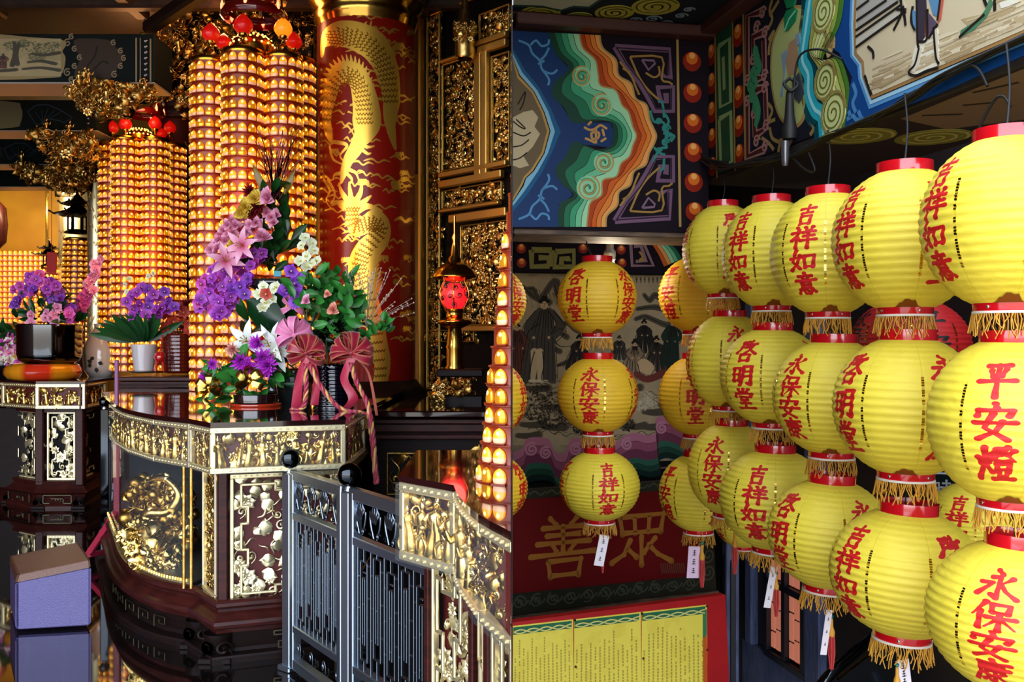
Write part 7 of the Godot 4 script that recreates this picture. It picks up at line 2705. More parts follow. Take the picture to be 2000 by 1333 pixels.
# ---- ink painting on an image: washes, fold lines, heads
func wash(im: Image, a: Array, w0: float, w1: float, colr: Color, passes := 3, r: RandomNumberGenerator = null) -> void:
	var p := PackedVector2Array()
	for k in range(0, a.size(), 2):
		p.append(Vector2(a[k], a[k + 1]))
	for e in passes:
		var q := PackedVector2Array()
		for k in p.size():
			q.append(p[k] + (Vector2(r.randf_range(-1, 1), r.randf_range(-1, 1)) * w0 * 0.25 if r else Vector2.ZERO))
		brush_line(im, cr(q, 4), w0, w1, colr)

func ink_person(im: Image, r: RandomNumberGenerator, x: float, y: float, h: float, robe: Color, lean: float, beard: bool, seated := false) -> void:
	var ink := Color(0.1, 0.085, 0.07, 0.8)
	var sk := Color(0.72, 0.6, 0.44, 0.9)
	var hh := h * (0.2 if seated else 0.13)
	var foot := y + h
	var nb := 5
	for k in nb:       # robe in overlapping washes
		var u := (k + 0.5) / nb - 0.5
		wash(im, [x + u * hh * 1.2, y + hh * 1.1, x + u * h * (0.5 if seated else 0.3) + lean * h * 0.3, y + h * 0.5, x + u * h * (0.9 if seated else 0.42) + lean * h * 0.6, foot], hh * 0.22, hh * 0.36, Color(robe.r, robe.g, robe.b, 0.55), 2, r)
	for k in 9:        # folds
		var u := k / 8.0 - 0.5
		wash(im, [x + u * hh * 1.4, y + hh * (1.15 + 0.2 * absf(u)), x + u * h * (0.55 if seated else 0.34) + lean * h * 0.3 + r.randf_range(-4, 4), y + h * 0.5, x + u * h * (0.98 if seated else 0.46) + lean * h * 0.6, foot + r.randf_range(-4, 4)], 2.0, 1.0, ink, 1)
	for s in [-1.0, 1.0]:   # sleeves
		wash(im, [x + s * hh * 0.7, y + hh * 1.3, x + s * h * 0.2, y + h * 0.36, x + s * h * 0.1 + lean * h * 0.3, y + h * 0.48], hh * 0.24, hh * 0.42, Color(robe.r, robe.g, robe.b, 0.7), 2, r)
		wash(im, [x + s * hh * 0.85, y + hh * 1.25, x + s * h * 0.26, y + h * 0.38, x + s * h * 0.12, y + h * 0.56], 2.0, 1.2, ink, 1)
		dab(im, x + s * h * 0.09 + lean * h * 0.3, y + h * 0.48, hh * 0.14, sk)
	wash(im, [x, y + hh * 0.4, x + lean * 4, y + hh * 0.75], hh * 0.36, hh * 0.3, sk, 2)
	wash(im, [x - hh * 0.36, y + hh * 0.34, x, y + hh * 0.1, x + hh * 0.36, y + hh * 0.34], hh * 0.16, hh * 0.14, ink, 2)
	wash(im, [x - hh * 0.1, y, x + hh * 0.14, y - hh * 0.12], hh * 0.2, hh * 0.14, ink, 1)
	for s in [-1.0, 1.0]:
		wash(im, [x + s * hh * 0.24, y + hh * 0.48, x + s * hh * 0.08, y + hh * 0.5], 1.4, 1.0, ink, 1)
	wash(im, [x, y + hh * 0.52, x + hh * 0.06, y + hh * 0.66], 1.0, 1.2, ink, 1)
	if beard:
		for k in 9:
			wash(im, [x + (k - 4) * hh * 0.07, y + hh * 0.85, x + (k - 4) * hh * 0.09, y + hh * (1.35 - 0.03 * absf(k - 4))], 3.0, 1.0, ink, 1)
	else:
		wash(im, [x - hh * 0.07, y + hh * 0.8, x + hh * 0.07, y + hh * 0.8], 1.4, 1.0, Color(0.45, 0.15, 0.12, 0.8), 1)

func ink_tree(im: Image, r: RandomNumberGenerator, x: float, y: float, s: float, colr: Color, n := 160) -> void:
	for k in n:
		var a := r.randf() * TAU
		var d := sqrt(r.randf()) * s
		dab(im, x + cos(a) * d * 1.2, y + sin(a) * d, r.randf_range(2, 7), Color(colr.r, colr.g, colr.b, r.randf_range(0.25, 0.7)))

func mural_image() -> Image:
	var im := Image.create_empty(1024, 980, false, Image.FORMAT_RGBA8)
	im.fill(Color("a08e6e"))
	var r := RandomNumberGenerator.new()
	r.seed = 33
	for k in 260:
		var g := r.randf()
		dab(im, r.randf() * 1024, r.randf() * 980, r.randf_range(14, 70), Color(0.34, 0.3, 0.22, 0.06) if g < 0.5 else Color(0.74, 0.67, 0.53, 0.06))
	var ink := Color(0.13, 0.11, 0.09, 0.75)
	var grey := Color(0.3, 0.27, 0.22, 0.35)
	var m := func(a: Array) -> Array:
		var q := []
		for k in range(0, a.size(), 2):
			q.append_array([a[k] * 1.024, (a[k + 1] - 290) * 1.024])
		return q
	# mountains and mist
	for q in [[40, 380, 110, 360, 150, 420, 230, 315, 270, 380, 330, 420], [230, 330, 250, 390, 290, 430], [60, 350, 120, 410, 200, 440], [690, 540, 740, 525, 800, 545, 870, 570, 960, 560], [740, 400, 770, 430, 800, 400, 840, 420], [700, 480, 800, 470, 900, 490], [230, 590, 300, 560, 360, 600, 420, 590]]:
		wash(im, m.call(q), 12, 20, grey, 3, r)
		wash(im, m.call(q), 2.2, 1.2, ink, 1)
	for k in 26:
		var x := r.randf_range(60, 330)
		wash(im, m.call([x, 360 + r.randf() * 60, x + 8, 390 + r.randf() * 60, x + 20, 420 + r.randf() * 60]), 1.5, 0.8, Color(0.2, 0.17, 0.13, 0.5), 1)
	for k in 40:      # rolling water and cloud lines
		var x := r.randf_range(0, 900)
		var y := r.randf_range(880, 1230)
		wash(im, m.call([x, y, x + 30, y - 14, x + 62, y + 8, x + 100, y - 8, x + 140, y + 4]), 1.8, 1.0, Color(0.17, 0.14, 0.11, 0.55), 1)
	for k in 16:
		var x := r.randf_range(0, 900)
		var y := r.randf_range(900, 1200)
		wash(im, m.call([x, y, x + 60, y + 6, x + 120, y]), 14, 22, Color(0.28, 0.25, 0.2, 0.3), 2, r)
	for q in [[10, 720, 90, 740, 200, 700, 260, 720], [200, 640, 250, 610, 300, 640], [250, 800, 310, 780], [0, 860, 120, 880, 230, 860]]:
		wash(im, m.call(q), 10, 16, grey, 2, r)
		wash(im, m.call(q), 2.0, 1.2, ink, 1)
	# people
	ink_person(im, r, 25, (560 - 290) * 1.02, 300, Color(0.36, 0.2, 0.17), 0.05, false)
	ink_person(im, r, 178, (415 - 290) * 1.02, 480, Color(0.27, 0.25, 0.22), -0.12, false)
	wash(im, m.call([120, 720, 118, 800, 110, 870]), 22, 16, Color(0.7, 0.62, 0.48, 0.8), 2)
	wash(im, m.call([150, 720, 150, 800, 150, 875]), 20, 15, Color(0.72, 0.64, 0.5, 0.8), 2)
	wash(im, m.call([95, 885, 190, 890]), 9, 8, Color(0.78, 0.71, 0.57, 0.9), 1)
	for q in [[190, 480, 240, 560, 210, 620, 260, 590, 300, 610], [150, 560, 90, 600, 70, 680], [215, 640, 260, 690, 320, 690], [120, 720, 100, 800, 95, 880], [165, 720, 170, 800, 160, 880, 200, 890]]:
		wash(im, m.call(q), 2.8, 1.4, ink, 1)
	ink_person(im, r, 378, (632 - 290) * 1.02, 190, Color(0.17, 0.16, 0.15), 0.0, true, true)
	ink_person(im, r, 610, (640 - 290) * 1.02, 130, Color(0.24, 0.22, 0.2), 0.0, false, true)
	ink_person(im, r, 757, (548 - 290) * 1.02, 180, Color(0.15, 0.14, 0.13), 0.05, true, true)
	ink_person(im, r, 830, (640 - 290) * 1.02, 190, Color(0.2, 0.18, 0.16), 0.05, true, true)
	ink_person(im, r, 925, (540 - 290) * 1.02, 260, Color(0.13, 0.19, 0.16), -0.1, false)
	ink_person(im, r, 702, (662 - 290) * 1.02, 210, Color(0.5, 0.42, 0.33), 0.05, true, true)
	wash(im, m.call([735, 800, 760, 815]), 40, 38, Color(0.74, 0.63, 0.47, 0.9), 1)
	wash(im, m.call([700, 790, 720, 850, 770, 860, 800, 820]), 2.4, 1.4, ink, 1)
	wash(im, m.call([690, 850, 760, 875, 850, 840]), 16, 20, Color(0.42, 0.2, 0.17, 0.6), 2, r)
	# foliage
	for q in [[150, 960, 55], [230, 1010, 60], [120, 1060, 50], [300, 1090, 50], [200, 1110, 55], [380, 1150, 40], [40, 1000, 40], [640, 1130, 40], [20, 440, 30]]:
		ink_tree(im, r, q[0] * 1.024, (q[1] - 290) * 1.024, q[2], Color(0.12, 0.105, 0.085))
	for q in [[745, 985, 40], [720, 1030, 30], [780, 1010, 30]]:
		ink_tree(im, r, q[0] * 1.024, (q[1] - 290) * 1.024, q[2], Color(0.74, 0.7, 0.6), 70)
	# inscription
	for k in 7:
		for e in 3:
			var x := 690.0 + k * 24
			wash(im, m.call([x, 300 + e * 9, x + 10, 299 + e * 9]), 1.6, 1.4, ink, 1)
		wash(im, m.call([694.0 + k * 24, 297, 695.0 + k * 24, 330]), 1.6, 1.2, ink, 1)
	return im

# landscape for the panels of the hall's beams
func beam_image(sd: int) -> Image:
	var im := Image.create_empty(512, 320, false, Image.FORMAT_RGBA8)
	im.fill(Color("9a8a62"))
	var r := RandomNumberGenerator.new()
	r.seed = sd
	for k in 90:
		dab(im, r.randf() * 512, r.randf() * 320, r.randf_range(10, 50), Color(0.75, 0.7, 0.5, 0.08) if k % 2 else Color(0.3, 0.3, 0.2, 0.08))
	for q in [[330, 70, 60], [420, 90, 50], [470, 60, 40], [380, 150, 40], [300, 40, 34], [240, 60, 40], [60, 30, 50]]:
		ink_tree(im, r, q[0], q[1], q[2], Color(0.24, 0.26, 0.15), 90)
	for q in [[250, 30, 255, 120, 240, 230], [275, 40, 262, 140, 270, 220], [330, 200, 400, 190, 480, 215], [300, 260, 400, 250, 500, 270], [0, 270, 120, 280, 260, 265], [350, 130, 420, 140, 500, 120]]:
		wash(im, q, 9, 14, Color(0.22, 0.2, 0.14, 0.5), 2, r)
	ink_person(im, r, 110, 110, 150, Color(0.12, 0.38, 0.26), 0.1, false)
	ink_person(im, r, 190, 130, 120, Color(0.4, 0.22, 0.15), -0.1, true)
	return im

func mural() -> void:
	var pl := plane(P(1165, 700, 7.3), Vector3(0.207, 0, 0.978))
	var o := thing("figure_mural", "faded sepia wall painting of robed figures and mountains", "mural", at_plane(pl, 1165, 870))
	var m := MB.new()
	var a := flat(pl, 1000.5, 870)
	var b := flat(pl, 1396, 536)
	slab(m, pl, a.x, b.x, flat(pl, 1165, 905).y, flat(pl, 1165, 536).y, 0.06)
	m.clip_x(0.002, false)
	part(o, "plaster", m, M.old_plaster)
	var D := [1000.0, 440.0, 2.8975]
	var t := func(q: Array) -> PackedVector2Array: return trace(pl, q, D[0], D[1], D[2])
	m = MB.new()
	var w := []
	for q in [[3, 1246], [1000, 1246], [1000, 290], [3, 290]]:
		w.append(at_plane(pl, D[0] + q[0] / D[2], D[1] + q[1] / D[2]) + pl.n * 0.002)
	m.quad(w[0], w[1], w[2], w[3])
	part(o, "ink_painting", m, mat("ink_painting", Color(1, 1, 1), 0.85, 0.0, {"albedo_texture": ImageTexture.create_from_image(mural_image()), "metallic_specular": 0.3}))
	# pink cloud border of the arch
	m = MB.new()
	var e0 := cr(t.call([3, 1290, 60, 1260, 80, 1210, 150, 1200, 210, 1215, 240, 1280, 300, 1290, 330, 1215, 400, 1205, 480, 1220, 560, 1240, 640, 1190, 700, 1175, 760, 1190, 820, 1170, 810, 1100, 850, 1080, 900, 1090, 960, 1120]), 4)
	var e1 := PackedVector2Array()
	for q in e0:
		e1.append(q + Vector2(0.01, -0.2))
	shade_bands(m, pl, e0, e1, ["a8687c", "8c4a60", "6a3448"], 6)
	part(o, "pink_cloud_border", m, M.paint)
	m = MB.new()
	var e2 := PackedVector2Array()
	for q in e1:
		e2.append(q + Vector2(0.02, -0.14))
	shade_bands(m, pl, e1, e2, ["2c5a48", "1d4034", "122a24"], 6)
	part(o, "green_cloud_border", m, M.paint)
	for q in [[110, 1270, 40], [190, 1290, 36], [360, 1270, 36], [650, 1240, 36], [845, 1150, 36], [500, 1290, 30]]:
		m = MB.new()
		m.col = lin("b57a8c")
		line(m, pl, spiral(flat(pl, D[0] + q[0] / D[2], D[1] + q[1] / D[2]), q[2] * 7.3 / F / D[2], 1.9, 1.0), 0.018, 9)
		part(o, "cloud_scroll", m, M.paint)
	# dark recess below the arch
	m = MB.new()
	m.col = lin("0e0d10")
	slab(m, pl, a.x, b.x, -2.1, flat(pl, 1165, 896).y, 0.05, 0.0, -0.02)
	m.clip_x(0.002, false)
	part(o, "dark_recess", m, M.paint_matte)
	m = MB.new()
	m.col = lin("6d4248")
	line(m, pl, trace(pl, [1290, 915, 1345, 908]), 0.016, 3)
	line(m, pl, spiral(flat(pl, 1276, 912), 0.05, 1.5, 0.5), 0.014, 3)
	part(o, "red_scroll", m, M.paint)
	# back beam strip seen above the mural
	o = thing("painted_back_beam", "narrow painted beam with key pattern and red dots above the mural", "beam", at_plane(pl, 1165, 536))
	m = MB.new()
	m.col = lin("17151a")
	var bp := plane(P(1165, 500, 7.22), Vector3(0.207, 0, 0.978))
	slab(m, bp, flat(bp, 1000.5, 500).x, flat(bp, 1440, 500).x, flat(bp, 1165, 534).y, flat(bp, 1165, 380).y, 0.2)
	m.clip_x(0.002, false)
	part(o, "timber", m, M.paint_matte)
	m = MB.new()
	m.col = lin("7e7a3a")
	var tb := func(q: Array) -> PackedVector2Array: return trace(bp, q, D[0], D[1], D[2])
	for q in [[110, 140, 225, 142], [110, 140, 112, 235, 205, 232, 205, 185, 150, 185], [225, 142, 225, 235], [245, 150, 350, 145, 350, 235, 240, 238, 245, 150], [280, 235, 280, 190, 320, 190, 320, 205]]:
		line(m, bp, tb.call(q), 0.045, 2)
	part(o, "olive_key_pattern", m, M.paint)
	m = MB.new()
	m.col = lin("8a6a72")
	for q in [[670, 85, 740, 90, 800, 230, 680, 230, 670, 85], [690, 120, 730, 120, 760, 205, 700, 205]]:
		line(m, bp, tb.call(q), 0.028, 2)
	m.col = lin("a8803c")
	line(m, bp, cr(tb.call([720, 150, 740, 180, 720, 200, 750, 195]), 3), 0.018, 3)
	part(o, "purple_fret", m, M.paint)
	m = MB.new()
	var g0 := cr(tb.call([760, 65, 800, 120, 830, 170, 860, 235]), 4)
	var g1 := cr(tb.call([860, 65, 890, 100, 930, 140, 960, 190]), 4)
	shade_bands(m, bp, g0, g1, ["c8591c", "e39a4e", "9bcf9f", "6cb98a", "1f6a49"], 2)
	part(o, "cloud_band", m, M.paint)
	for q in [[52, 133], [54, 214], [52, 60], [402, 133], [618, 140], [622, 215]]:
		bead3(o, bp, flat(bp, D[0] + q[0] / D[2], D[1] + q[1] / D[2]), 27 * 7.22 / F / D[2])

func boards() -> void:
	var n := Vector3(0.43, 0, 0.9).normalized()
	var pl := plane(P(1165, 1060, 6.4), n)
	var S := [1000.0, 850.0, 2.7595]
	var t := func(q: Array) -> PackedVector2Array: return trace(pl, q, S[0], S[1], S[2])
	var o := thing("signboard", "dark red signboard with two large gold brush characters", "sign", at_plane(pl, 1165, 1160))
	var m := MB.new()
	m.col = lin("2a2a20")
	m.ext(t.call([2, 300, 1075, 235, 1100, 830, 2, 975]), pl.o, pl.ux, pl.uy, pl.n, -0.06, 0.0, true)
	part(o, "border_board", m, M.paint)
	m = MB.new()
	m.col = lin("5a1214")
	fill(m, pl, t.call([2, 350, 1010, 290, 1030, 755, 2, 855]), 4)
	part(o, "red_field", m, M.paint)
	m = MB.new()
	m.col = lin("8c5a24")
	var ex: Vector2 = (t.call([90, 600, 450, 575])[1] as Vector2) - (t.call([90, 600, 450, 575])[0] as Vector2)
	var ey: Vector2 = (t.call([270, 440, 270, 760])[1] as Vector2) - (t.call([270, 440, 270, 760])[0] as Vector2)
	write_plane(m, pl, "善", t.call([90, 455])[0], ex, ey, 0.04, 6)
	part(o, "gold_character", m, M.paint)
	m = MB.new()
	m.col = lin("8c5a24")
	ex = (t.call([525, 560, 860, 540])[1] as Vector2) - (t.call([525, 560, 860, 540])[0] as Vector2)
	ey = (t.call([670, 420, 670, 705])[1] as Vector2) - (t.call([670, 420, 670, 705])[0] as Vector2)
	write_plane(m, pl, "眾", t.call([525, 425])[0], ex, ey, 0.042, 6)
	part(o, "gold_character", m, M.paint)
	m = MB.new()
	m.col = lin("45483a")
	for k in 11:
		var x := 40 + k * 92
		var y := 905 - k * 10.5
		line(m, pl, cr(t.call([x - 40, y + 20, x - 10, y - 18, x + 20, y + 16, x + 50, y - 14]), 4), 0.012, 2)
		line(m, pl, spiral(t.call([x, y])[0], 0.05, 1.6, k), 0.01, 2)
		var y2 := 322 - k * 6.0
		line(m, pl, cr(t.call([x - 40, y2 + 8, x - 10, y2 - 12, x + 20, y2 + 8, x + 50, y2 - 12]), 4), 0.01, 2)
	for k in 5:
		line(m, pl, spiral(t.call([1058, 380 + k * 90])[0], 0.06, 1.6, k), 0.012, 2)
	part(o, "border_scrolls", m, M.paint)
	m = MB.new()
	m.col = lin("5c3a2a")
	for k in 12:
		line(m, pl, t.call([800 + k * 11, 690, 806 + k * 11, 745]), 0.008, 6)
	part(o, "small_inscription", m, M.paint)
	# wooden ledge below it
	m = MB.new()
	m.ext(t.call([2, 980, 1100, 835, 1105, 875, 2, 1040]), pl.o, pl.ux, pl.uy, pl.n, -0.06, 0.03, true)
	lone("board_ledge", m, M.old_wood, "brown timber ledge between the signboard and the notice board", "ledge")
	# notice board
	pl = plane(P(1200, 1240, 5.6), n)
	t = func(q: Array) -> PackedVector2Array: return trace(pl, q, S[0], S[1], S[2])
	o = thing("notice_board", "red notice board covered with yellow printed sheets", "board", at_plane(pl, 1200, 1333))
	m = MB.new()
	m.ext(t.call([2, 1012, 1150, 862, 1175, 1420, 2, 1420]), pl.o, pl.ux, pl.uy, pl.n, -0.06, 0.0, true)
	part(o, "red_panel", m, M.red_board)
	var rg := RandomNumberGenerator.new()
	rg.seed = 10
	var cuts := [[2, 332], [332, 696], [696, 1052]]
	for c in 3:
		var im := Image.create_empty(512, 512, false, Image.FORMAT_RGBA8)
		im.fill(Color("ecd850"))
		for k in 30:
			dab(im, rg.randf() * 512, rg.randf() * 512, rg.randf_range(10, 60), Color(0.8, 0.68, 0.16, 0.1))
		var cols := 14
		for k in cols:
			var x := 20.0 + k * 35.0
			var y := 100.0 + 30.0 * (rg.randi() % 5)
			while y < 505:
				if rg.randf() < 0.93:
					var ink := Color(0.42, 0.33, 0.1, 0.75)
					for e in 3:
						im.blend_rect(ink_bar(10 + rg.randi() % 4, 2, ink), Rect2i(0, 0, 14, 2), Vector2i(int(x) - 6, int(y) + e * 5))
					for e in 2:
						im.blend_rect(ink_bar(2, 12, ink), Rect2i(0, 0, 2, 12), Vector2i(int(x) - 4 + e * 5 + rg.randi() % 3, int(y)))
				y += 18.0
		var sm := mat("notice_sheet_%d" % c, Color(1, 1, 1), 0.55, 0.0, {"albedo_texture": ImageTexture.create_from_image(im)})
		var x0: float = cuts[c][0]
		var x1: float = cuts[c][1]
		var ya := 1030 - x0 * 0.109
		var yb := 1030 - x1 * 0.109
		var q: PackedVector2Array = t.call([x0, 1440, x1, 1440, x1 - 4, yb, x0 + 2, ya])
		m = MB.new()
		var w := []
		for e in q:
			w.append(pl.o + pl.ux * e.x + pl.uy * e.y + pl.n * 0.004)
		m.quad(w[0], w[1], w[2], w[3])
		for e in 4:
			m.quad(w[e] - pl.n * 0.003, w[(e + 1) % 4] - pl.n * 0.003, w[(e + 1) % 4], w[e])
		part(o, "yellow_sheet", m, sm)
		m = MB.new()
		m.col = lin("2f6a4a")
		fill(m, pl, t.call([x0 + 3, ya + 8, x1 - 12, yb + 8, x1 - 14, yb + 48, x0 + 3, ya + 48]), 4)
		m.col = lin("d8cf7c")
		for wv in 2:
			var s := []
			for e in 17:
				var u := e / 16.0
				s.append_array([lerpf(x0 + 5, x1 - 16, u), lerpf(ya, yb, u) + 34 + 10 * sin(u * 14.0 + wv * PI)])
			line(m, pl, cr(t.call(s), 3), 0.008, 6)
		part(o, "green_heading", m, M.paint)
	m = MB.new()
	m.col = lin("3c7a50")
	fill(m, pl, t.call([1026, 945, 1046, 940, 1046, 1080, 1026, 1095]), 5)
	m.col = lin("c05a24")
	fill(m, pl, t.call([1026, 1095, 1046, 1080, 1052, 1420, 1030, 1420]), 5)
	part(o, "border_strip", m, M.paint)
	for q in [[336, 998], [698, 962], [1046, 922], [340, 1248], [704, 1204], [1048, 1158]]:
		m = MB.new()
		m.add(tpl.blob, Transform3D(Basis().scaled(Vector3.ONE * 0.008), at_plane(pl, S[0] + q[0] / S[2], S[1] + q[1] / S[2]) + pl.n * 0.008))
		part(o, "pin", m, M.chrome_black)

func ink_bar(w: int, h: int, c: Color) -> Image:
	var key := "bar%d_%d" % [w, h]
	if not brushes.has(key):
		var b := Image.create_empty(w, h, false, Image.FORMAT_RGBA8)
		b.fill(c)
		brushes[key] = b
	return brushes[key]

func lanterns() -> void:
	lantern_paper("paper_yellow", Color("f2da42"), Color("d01818"), Color("c9a41e"))
	lantern_paper("paper_yellow_shaded", Color("f0c22c"), Color("cc1a14"), Color("b98414"))  # same yellow paper, with shade and backlight put into a deeper colour
	lantern_paper("paper_red", Color("b01414"), Color("140c0c"), Color("7a0c0c"))
	var names := ["farthest of the five strings under the side beam", "second farthest of the five strings under the side beam", "middle string under the side beam", "second nearest string under the side beam", "nearest string, at the edge of the picture"]
	var tier := ["top", "middle", "bottom"]
	var D := [4.75, 4.27, 3.72, 3.17, 2.62]
	var row := [
		[[1412, 405, 575, 79, 0, 15], [1424, 620, 792, 84, 1, 12], [1426, 832, 1000, 82, 1, -25]],
		[[1507, 398, 598, 97, 3, -42], [1508, 645, 826, 101, 0, -34], [1511, 884, 1066, 104, 3, -21]],
		[[1617, 381, 612, 110, 3, -25], [1626, 668, 884, 115, 1, -45], [1619, 942, 1142, 117, 0, -54]],
		[[1767, 338, 603, 137, 3, -55], [1771, 666, 920, 139, 0, -56], [1768, 1000, 1234, 143, 3, -50]],
		[[1966, 276, 594, 159, 3, -55], [1974, 672, 972, 153, 2, -10], [1984, 1064, 1345, 164, 1, -14]],
	]
	for a in 5:
		var pin: Vector3 = at_plane(pR, row[a][0][0], [345, 310, 262, 196, 110][a])
		for b in 3:
			var s: Array = row[a][b]
			lantern(s[0], s[1], s[2], s[3], D[a], s[4], s[5], "%s yellow paper lantern of the %s" % [tier[b], names[a]], {"brown_patch": b < 2, "tilt": [0.0, -1.0, -3.0][b] * (1 if a > 1 else 0.5)})
		var top := P(row[a][0][0], row[a][0][1] - 16, D[a])
		pin = Vector3(lerpf(top.x, pin.x, 0.6), pin.y, lerpf(top.z, pin.z, 0.6))
		hang_wire("black wire down to the " + names[a].split(",")[0], [pin, pin.lerp(top, 0.5) + Vector3(0.01, 0, 0), top])
		for b in 2:
			var p0 := P(row[a][b][0], row[a][b][2] + 4, D[a])
			var p1 := P(row[a][b + 1][0], row[a][b + 1][1] - 6, D[a])
			hang_wire("wire below the %s lantern, %s" % [tier[b], names[a].split(",")[0]], [p0, (p0 + p1) * 0.5, p1], 0.003)
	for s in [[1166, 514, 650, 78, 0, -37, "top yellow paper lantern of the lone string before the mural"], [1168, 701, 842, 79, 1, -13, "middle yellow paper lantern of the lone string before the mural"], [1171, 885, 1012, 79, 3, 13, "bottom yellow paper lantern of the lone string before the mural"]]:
		lantern(s[0], s[1], s[2], s[3], 5.12, s[4], s[5], s[6], {"brown_patch": s[1] < 800, "paper": "paper_yellow_shaded" if s[1] < 800 else "paper_yellow"})
	hang_wire("black wire above the lone string before the mural", [P(1150, 440, 5.2), P(1146, 475, 5.12), P(1160, 508, 5.12)])
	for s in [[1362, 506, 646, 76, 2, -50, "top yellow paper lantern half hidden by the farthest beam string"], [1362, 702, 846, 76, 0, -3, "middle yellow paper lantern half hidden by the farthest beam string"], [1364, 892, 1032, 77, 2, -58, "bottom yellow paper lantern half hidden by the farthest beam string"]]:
		lantern(s[0], s[1], s[2], s[3], 5.5, s[4], s[5], s[6], {"brown_patch": s[1] < 600, "paper": "paper_yellow_shaded" if s[1] < 800 else "paper_yellow"})
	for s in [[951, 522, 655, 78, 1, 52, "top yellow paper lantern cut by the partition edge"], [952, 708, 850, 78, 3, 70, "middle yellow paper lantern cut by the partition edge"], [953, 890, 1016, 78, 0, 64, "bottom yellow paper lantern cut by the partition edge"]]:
		lantern(s[0], s[1], s[2], s[3], 5.12, s[4], s[5], s[6], {"clip": true, "paper": "paper_yellow_shaded"})
	lantern(1884, 540, 642, 56, 5.4, 3, 5, "small yellow paper lantern glimpsed between the two nearest strings")
	lantern(1908, 946, 1090, 92, 4.7, 3, -24, "yellow paper lantern behind the two nearest strings")
	lantern(1452, 968, 1066, 58, 6.4, 1, 120, "shaded olive paper lantern above the blue door")
	lantern(1776, 590, 760, 112, 4.75, 2, 24, "large red paper lantern with black writing behind the yellow ones", {"paper": "paper_red", "group": "red paper lanterns"})
	# tags and tassels
	wish_tag(1181, 1046, 1106, 20, -12, 5.05, "slim white paper tag under the lone string before the mural")
	wish_tag(1357, 1068, 1130, 26, -4, 5.4, "pink paper tag under the half hidden string", true)
	wish_tag(1512, 1108, 1188, 15, -14, 4.22, "white paper tag under the second farthest beam string")
	wish_tag(1620, 1192, 1280, 14, -12, 3.68, "white paper tag under the middle beam string")
	wish_tag(1762, 1290, 1345, 30, 6, 3.14, "white paper tag under the second nearest beam string")
	tassel(1371, 1062, 1148, 5.4, "red tassel with a green bead beside the pink tag")
	tassel(1435, 1038, 1122, 4.73, "red tassel under the farthest beam string")
	tassel(1516, 1120, 1205, 4.23, "red tassel under the second farthest beam string")
	tassel(1624, 1205, 1308, 3.69, "red tassel under the middle beam string")
	tassel(1752, 1300, 1400, 3.13, "red tassel under the second nearest beam string")
	tassel(1177, 1078, 1120, 5.08, "thin red tassel under the lone string before the mural")

	# cable bundle along the beam's lower edge, loops and the clamp lamp
	for k in 4:
		var pts := []
		for q in [[1372, 300], [1420, 322], [1480, 318], [1560, 300], [1640, 262], [1720, 230], [1790, 190], [1860, 150], [1960, 100], [2040, 60]]:
			var w: Vector3 = at_plane(pR, q[0], q[1] + 4 * sin(k * 2.0 + q[0] * 0.05) + k * 2)
			pts.append(w + pR.n * (0.02 + 0.012 * k))
		var m := MB.new()
		m.tube(cr3(pts, 6), [0.012, 0.009, 0.007, 0.006][k], 6)
		lone("power_cable", m, M.wire, ["thick", "second", "thin", "thinnest"][k] + " dark cable strung along the lower edge of the side beam", "cable", "cables along the side beam")
	var lp := 0
	for q in [[[1560, 300], [1590, 330], [1612, 335], [1600, 300]], [[1568, 200], [1580, 115], [1620, 98], [1666, 118]], [[1810, 180], [1860, 160], [1925, 130], [1955, 170]], [[1905, 320], [1960, 210], [1985, 190], [2000, 210]], [[1366, 296], [1385, 300], [1400, 312], [1440, 318]]]:
		var pts := []
		for e in q:
			pts.append(at_plane(pR, e[0], e[1]) + pR.n * 0.05)
		var m := MB.new()
		m.tube(cr3(pts, 6), 0.005, 5)
		lp += 1
		lone("wire_loop", m, M.wire, ["drooping loop of thin wire under the clamp lamp", "thin wire arching over the gold monogram", "wire slung below the figure panel", "wire crossing to the nearest lantern's ring", "wire tangle at the corner of the two beams"][lp - 1], "wire")
	var c: Vector3 = at_plane(pR, 1566, 168) + pR.n * 0.06
	var o := thing("clamp_lamp", "small black clamp lamp fixed on the side beam", "lamp", c)
	var m := MB.new()
	m.tube(cr3([c + Vector3(0, 0.03, 0), c + Vector3(0.03, 0.0, 0.02), c + Vector3(0, -0.03, 0.02), c + Vector3(-0.03, 0, 0.02), c + Vector3(0, 0.03, 0)], 6), 0.008, 6)
	part(o, "ring_clamp", m, M.wire)
	m = MB.new()
	m.lathe([[0.03, -0.24], [0.034, -0.2], [0.022, -0.14], [0.016, -0.04], [0.012, -0.02]], 14, c)
	part(o, "lamp_holder", m, M.wire)
	m = MB.new()
	m.col = lin("4a4648")
	m.lathe([[0.012, -0.36], [0.016, -0.34], [0.02, -0.25]], 10, c + Vector3(-0.02, 0, 0))
	part(o, "cord_grip", m, M.gloss)
	# white bulb by the mural
	c = P(1191, 500, 5.6)
	var s := 5.6 / F
	o = thing("white_bulb", "white compact fluorescent bulb above the lone lantern string", "bulb", c)
	m = MB.new()
	m.col = lin("b9bfc0")
	m.lathe([[8 * s, 14 * s], [8 * s, 34 * s], [5 * s, 40 * s], [1.5 * s, 44 * s], [1.5 * s, 260 * s]], 14, c)
	m.lathe([[11 * s, -8 * s], [12 * s, 4 * s], [12 * s, 8 * s], [8 * s, 14 * s]], 16, c)
	part(o, "bulb_base", m, M.gloss)
	m = MB.new()
	m.col = lin("e6ebea")
	var sp := PackedVector3Array()
	for k in 40:
		sp.append(c + Vector3(cos(k * 0.7) * 7 * s, (-8 - k * 0.6) * s, sin(k * 0.7) * 7 * s))
	m.tube(sp, 3 * s, 6)
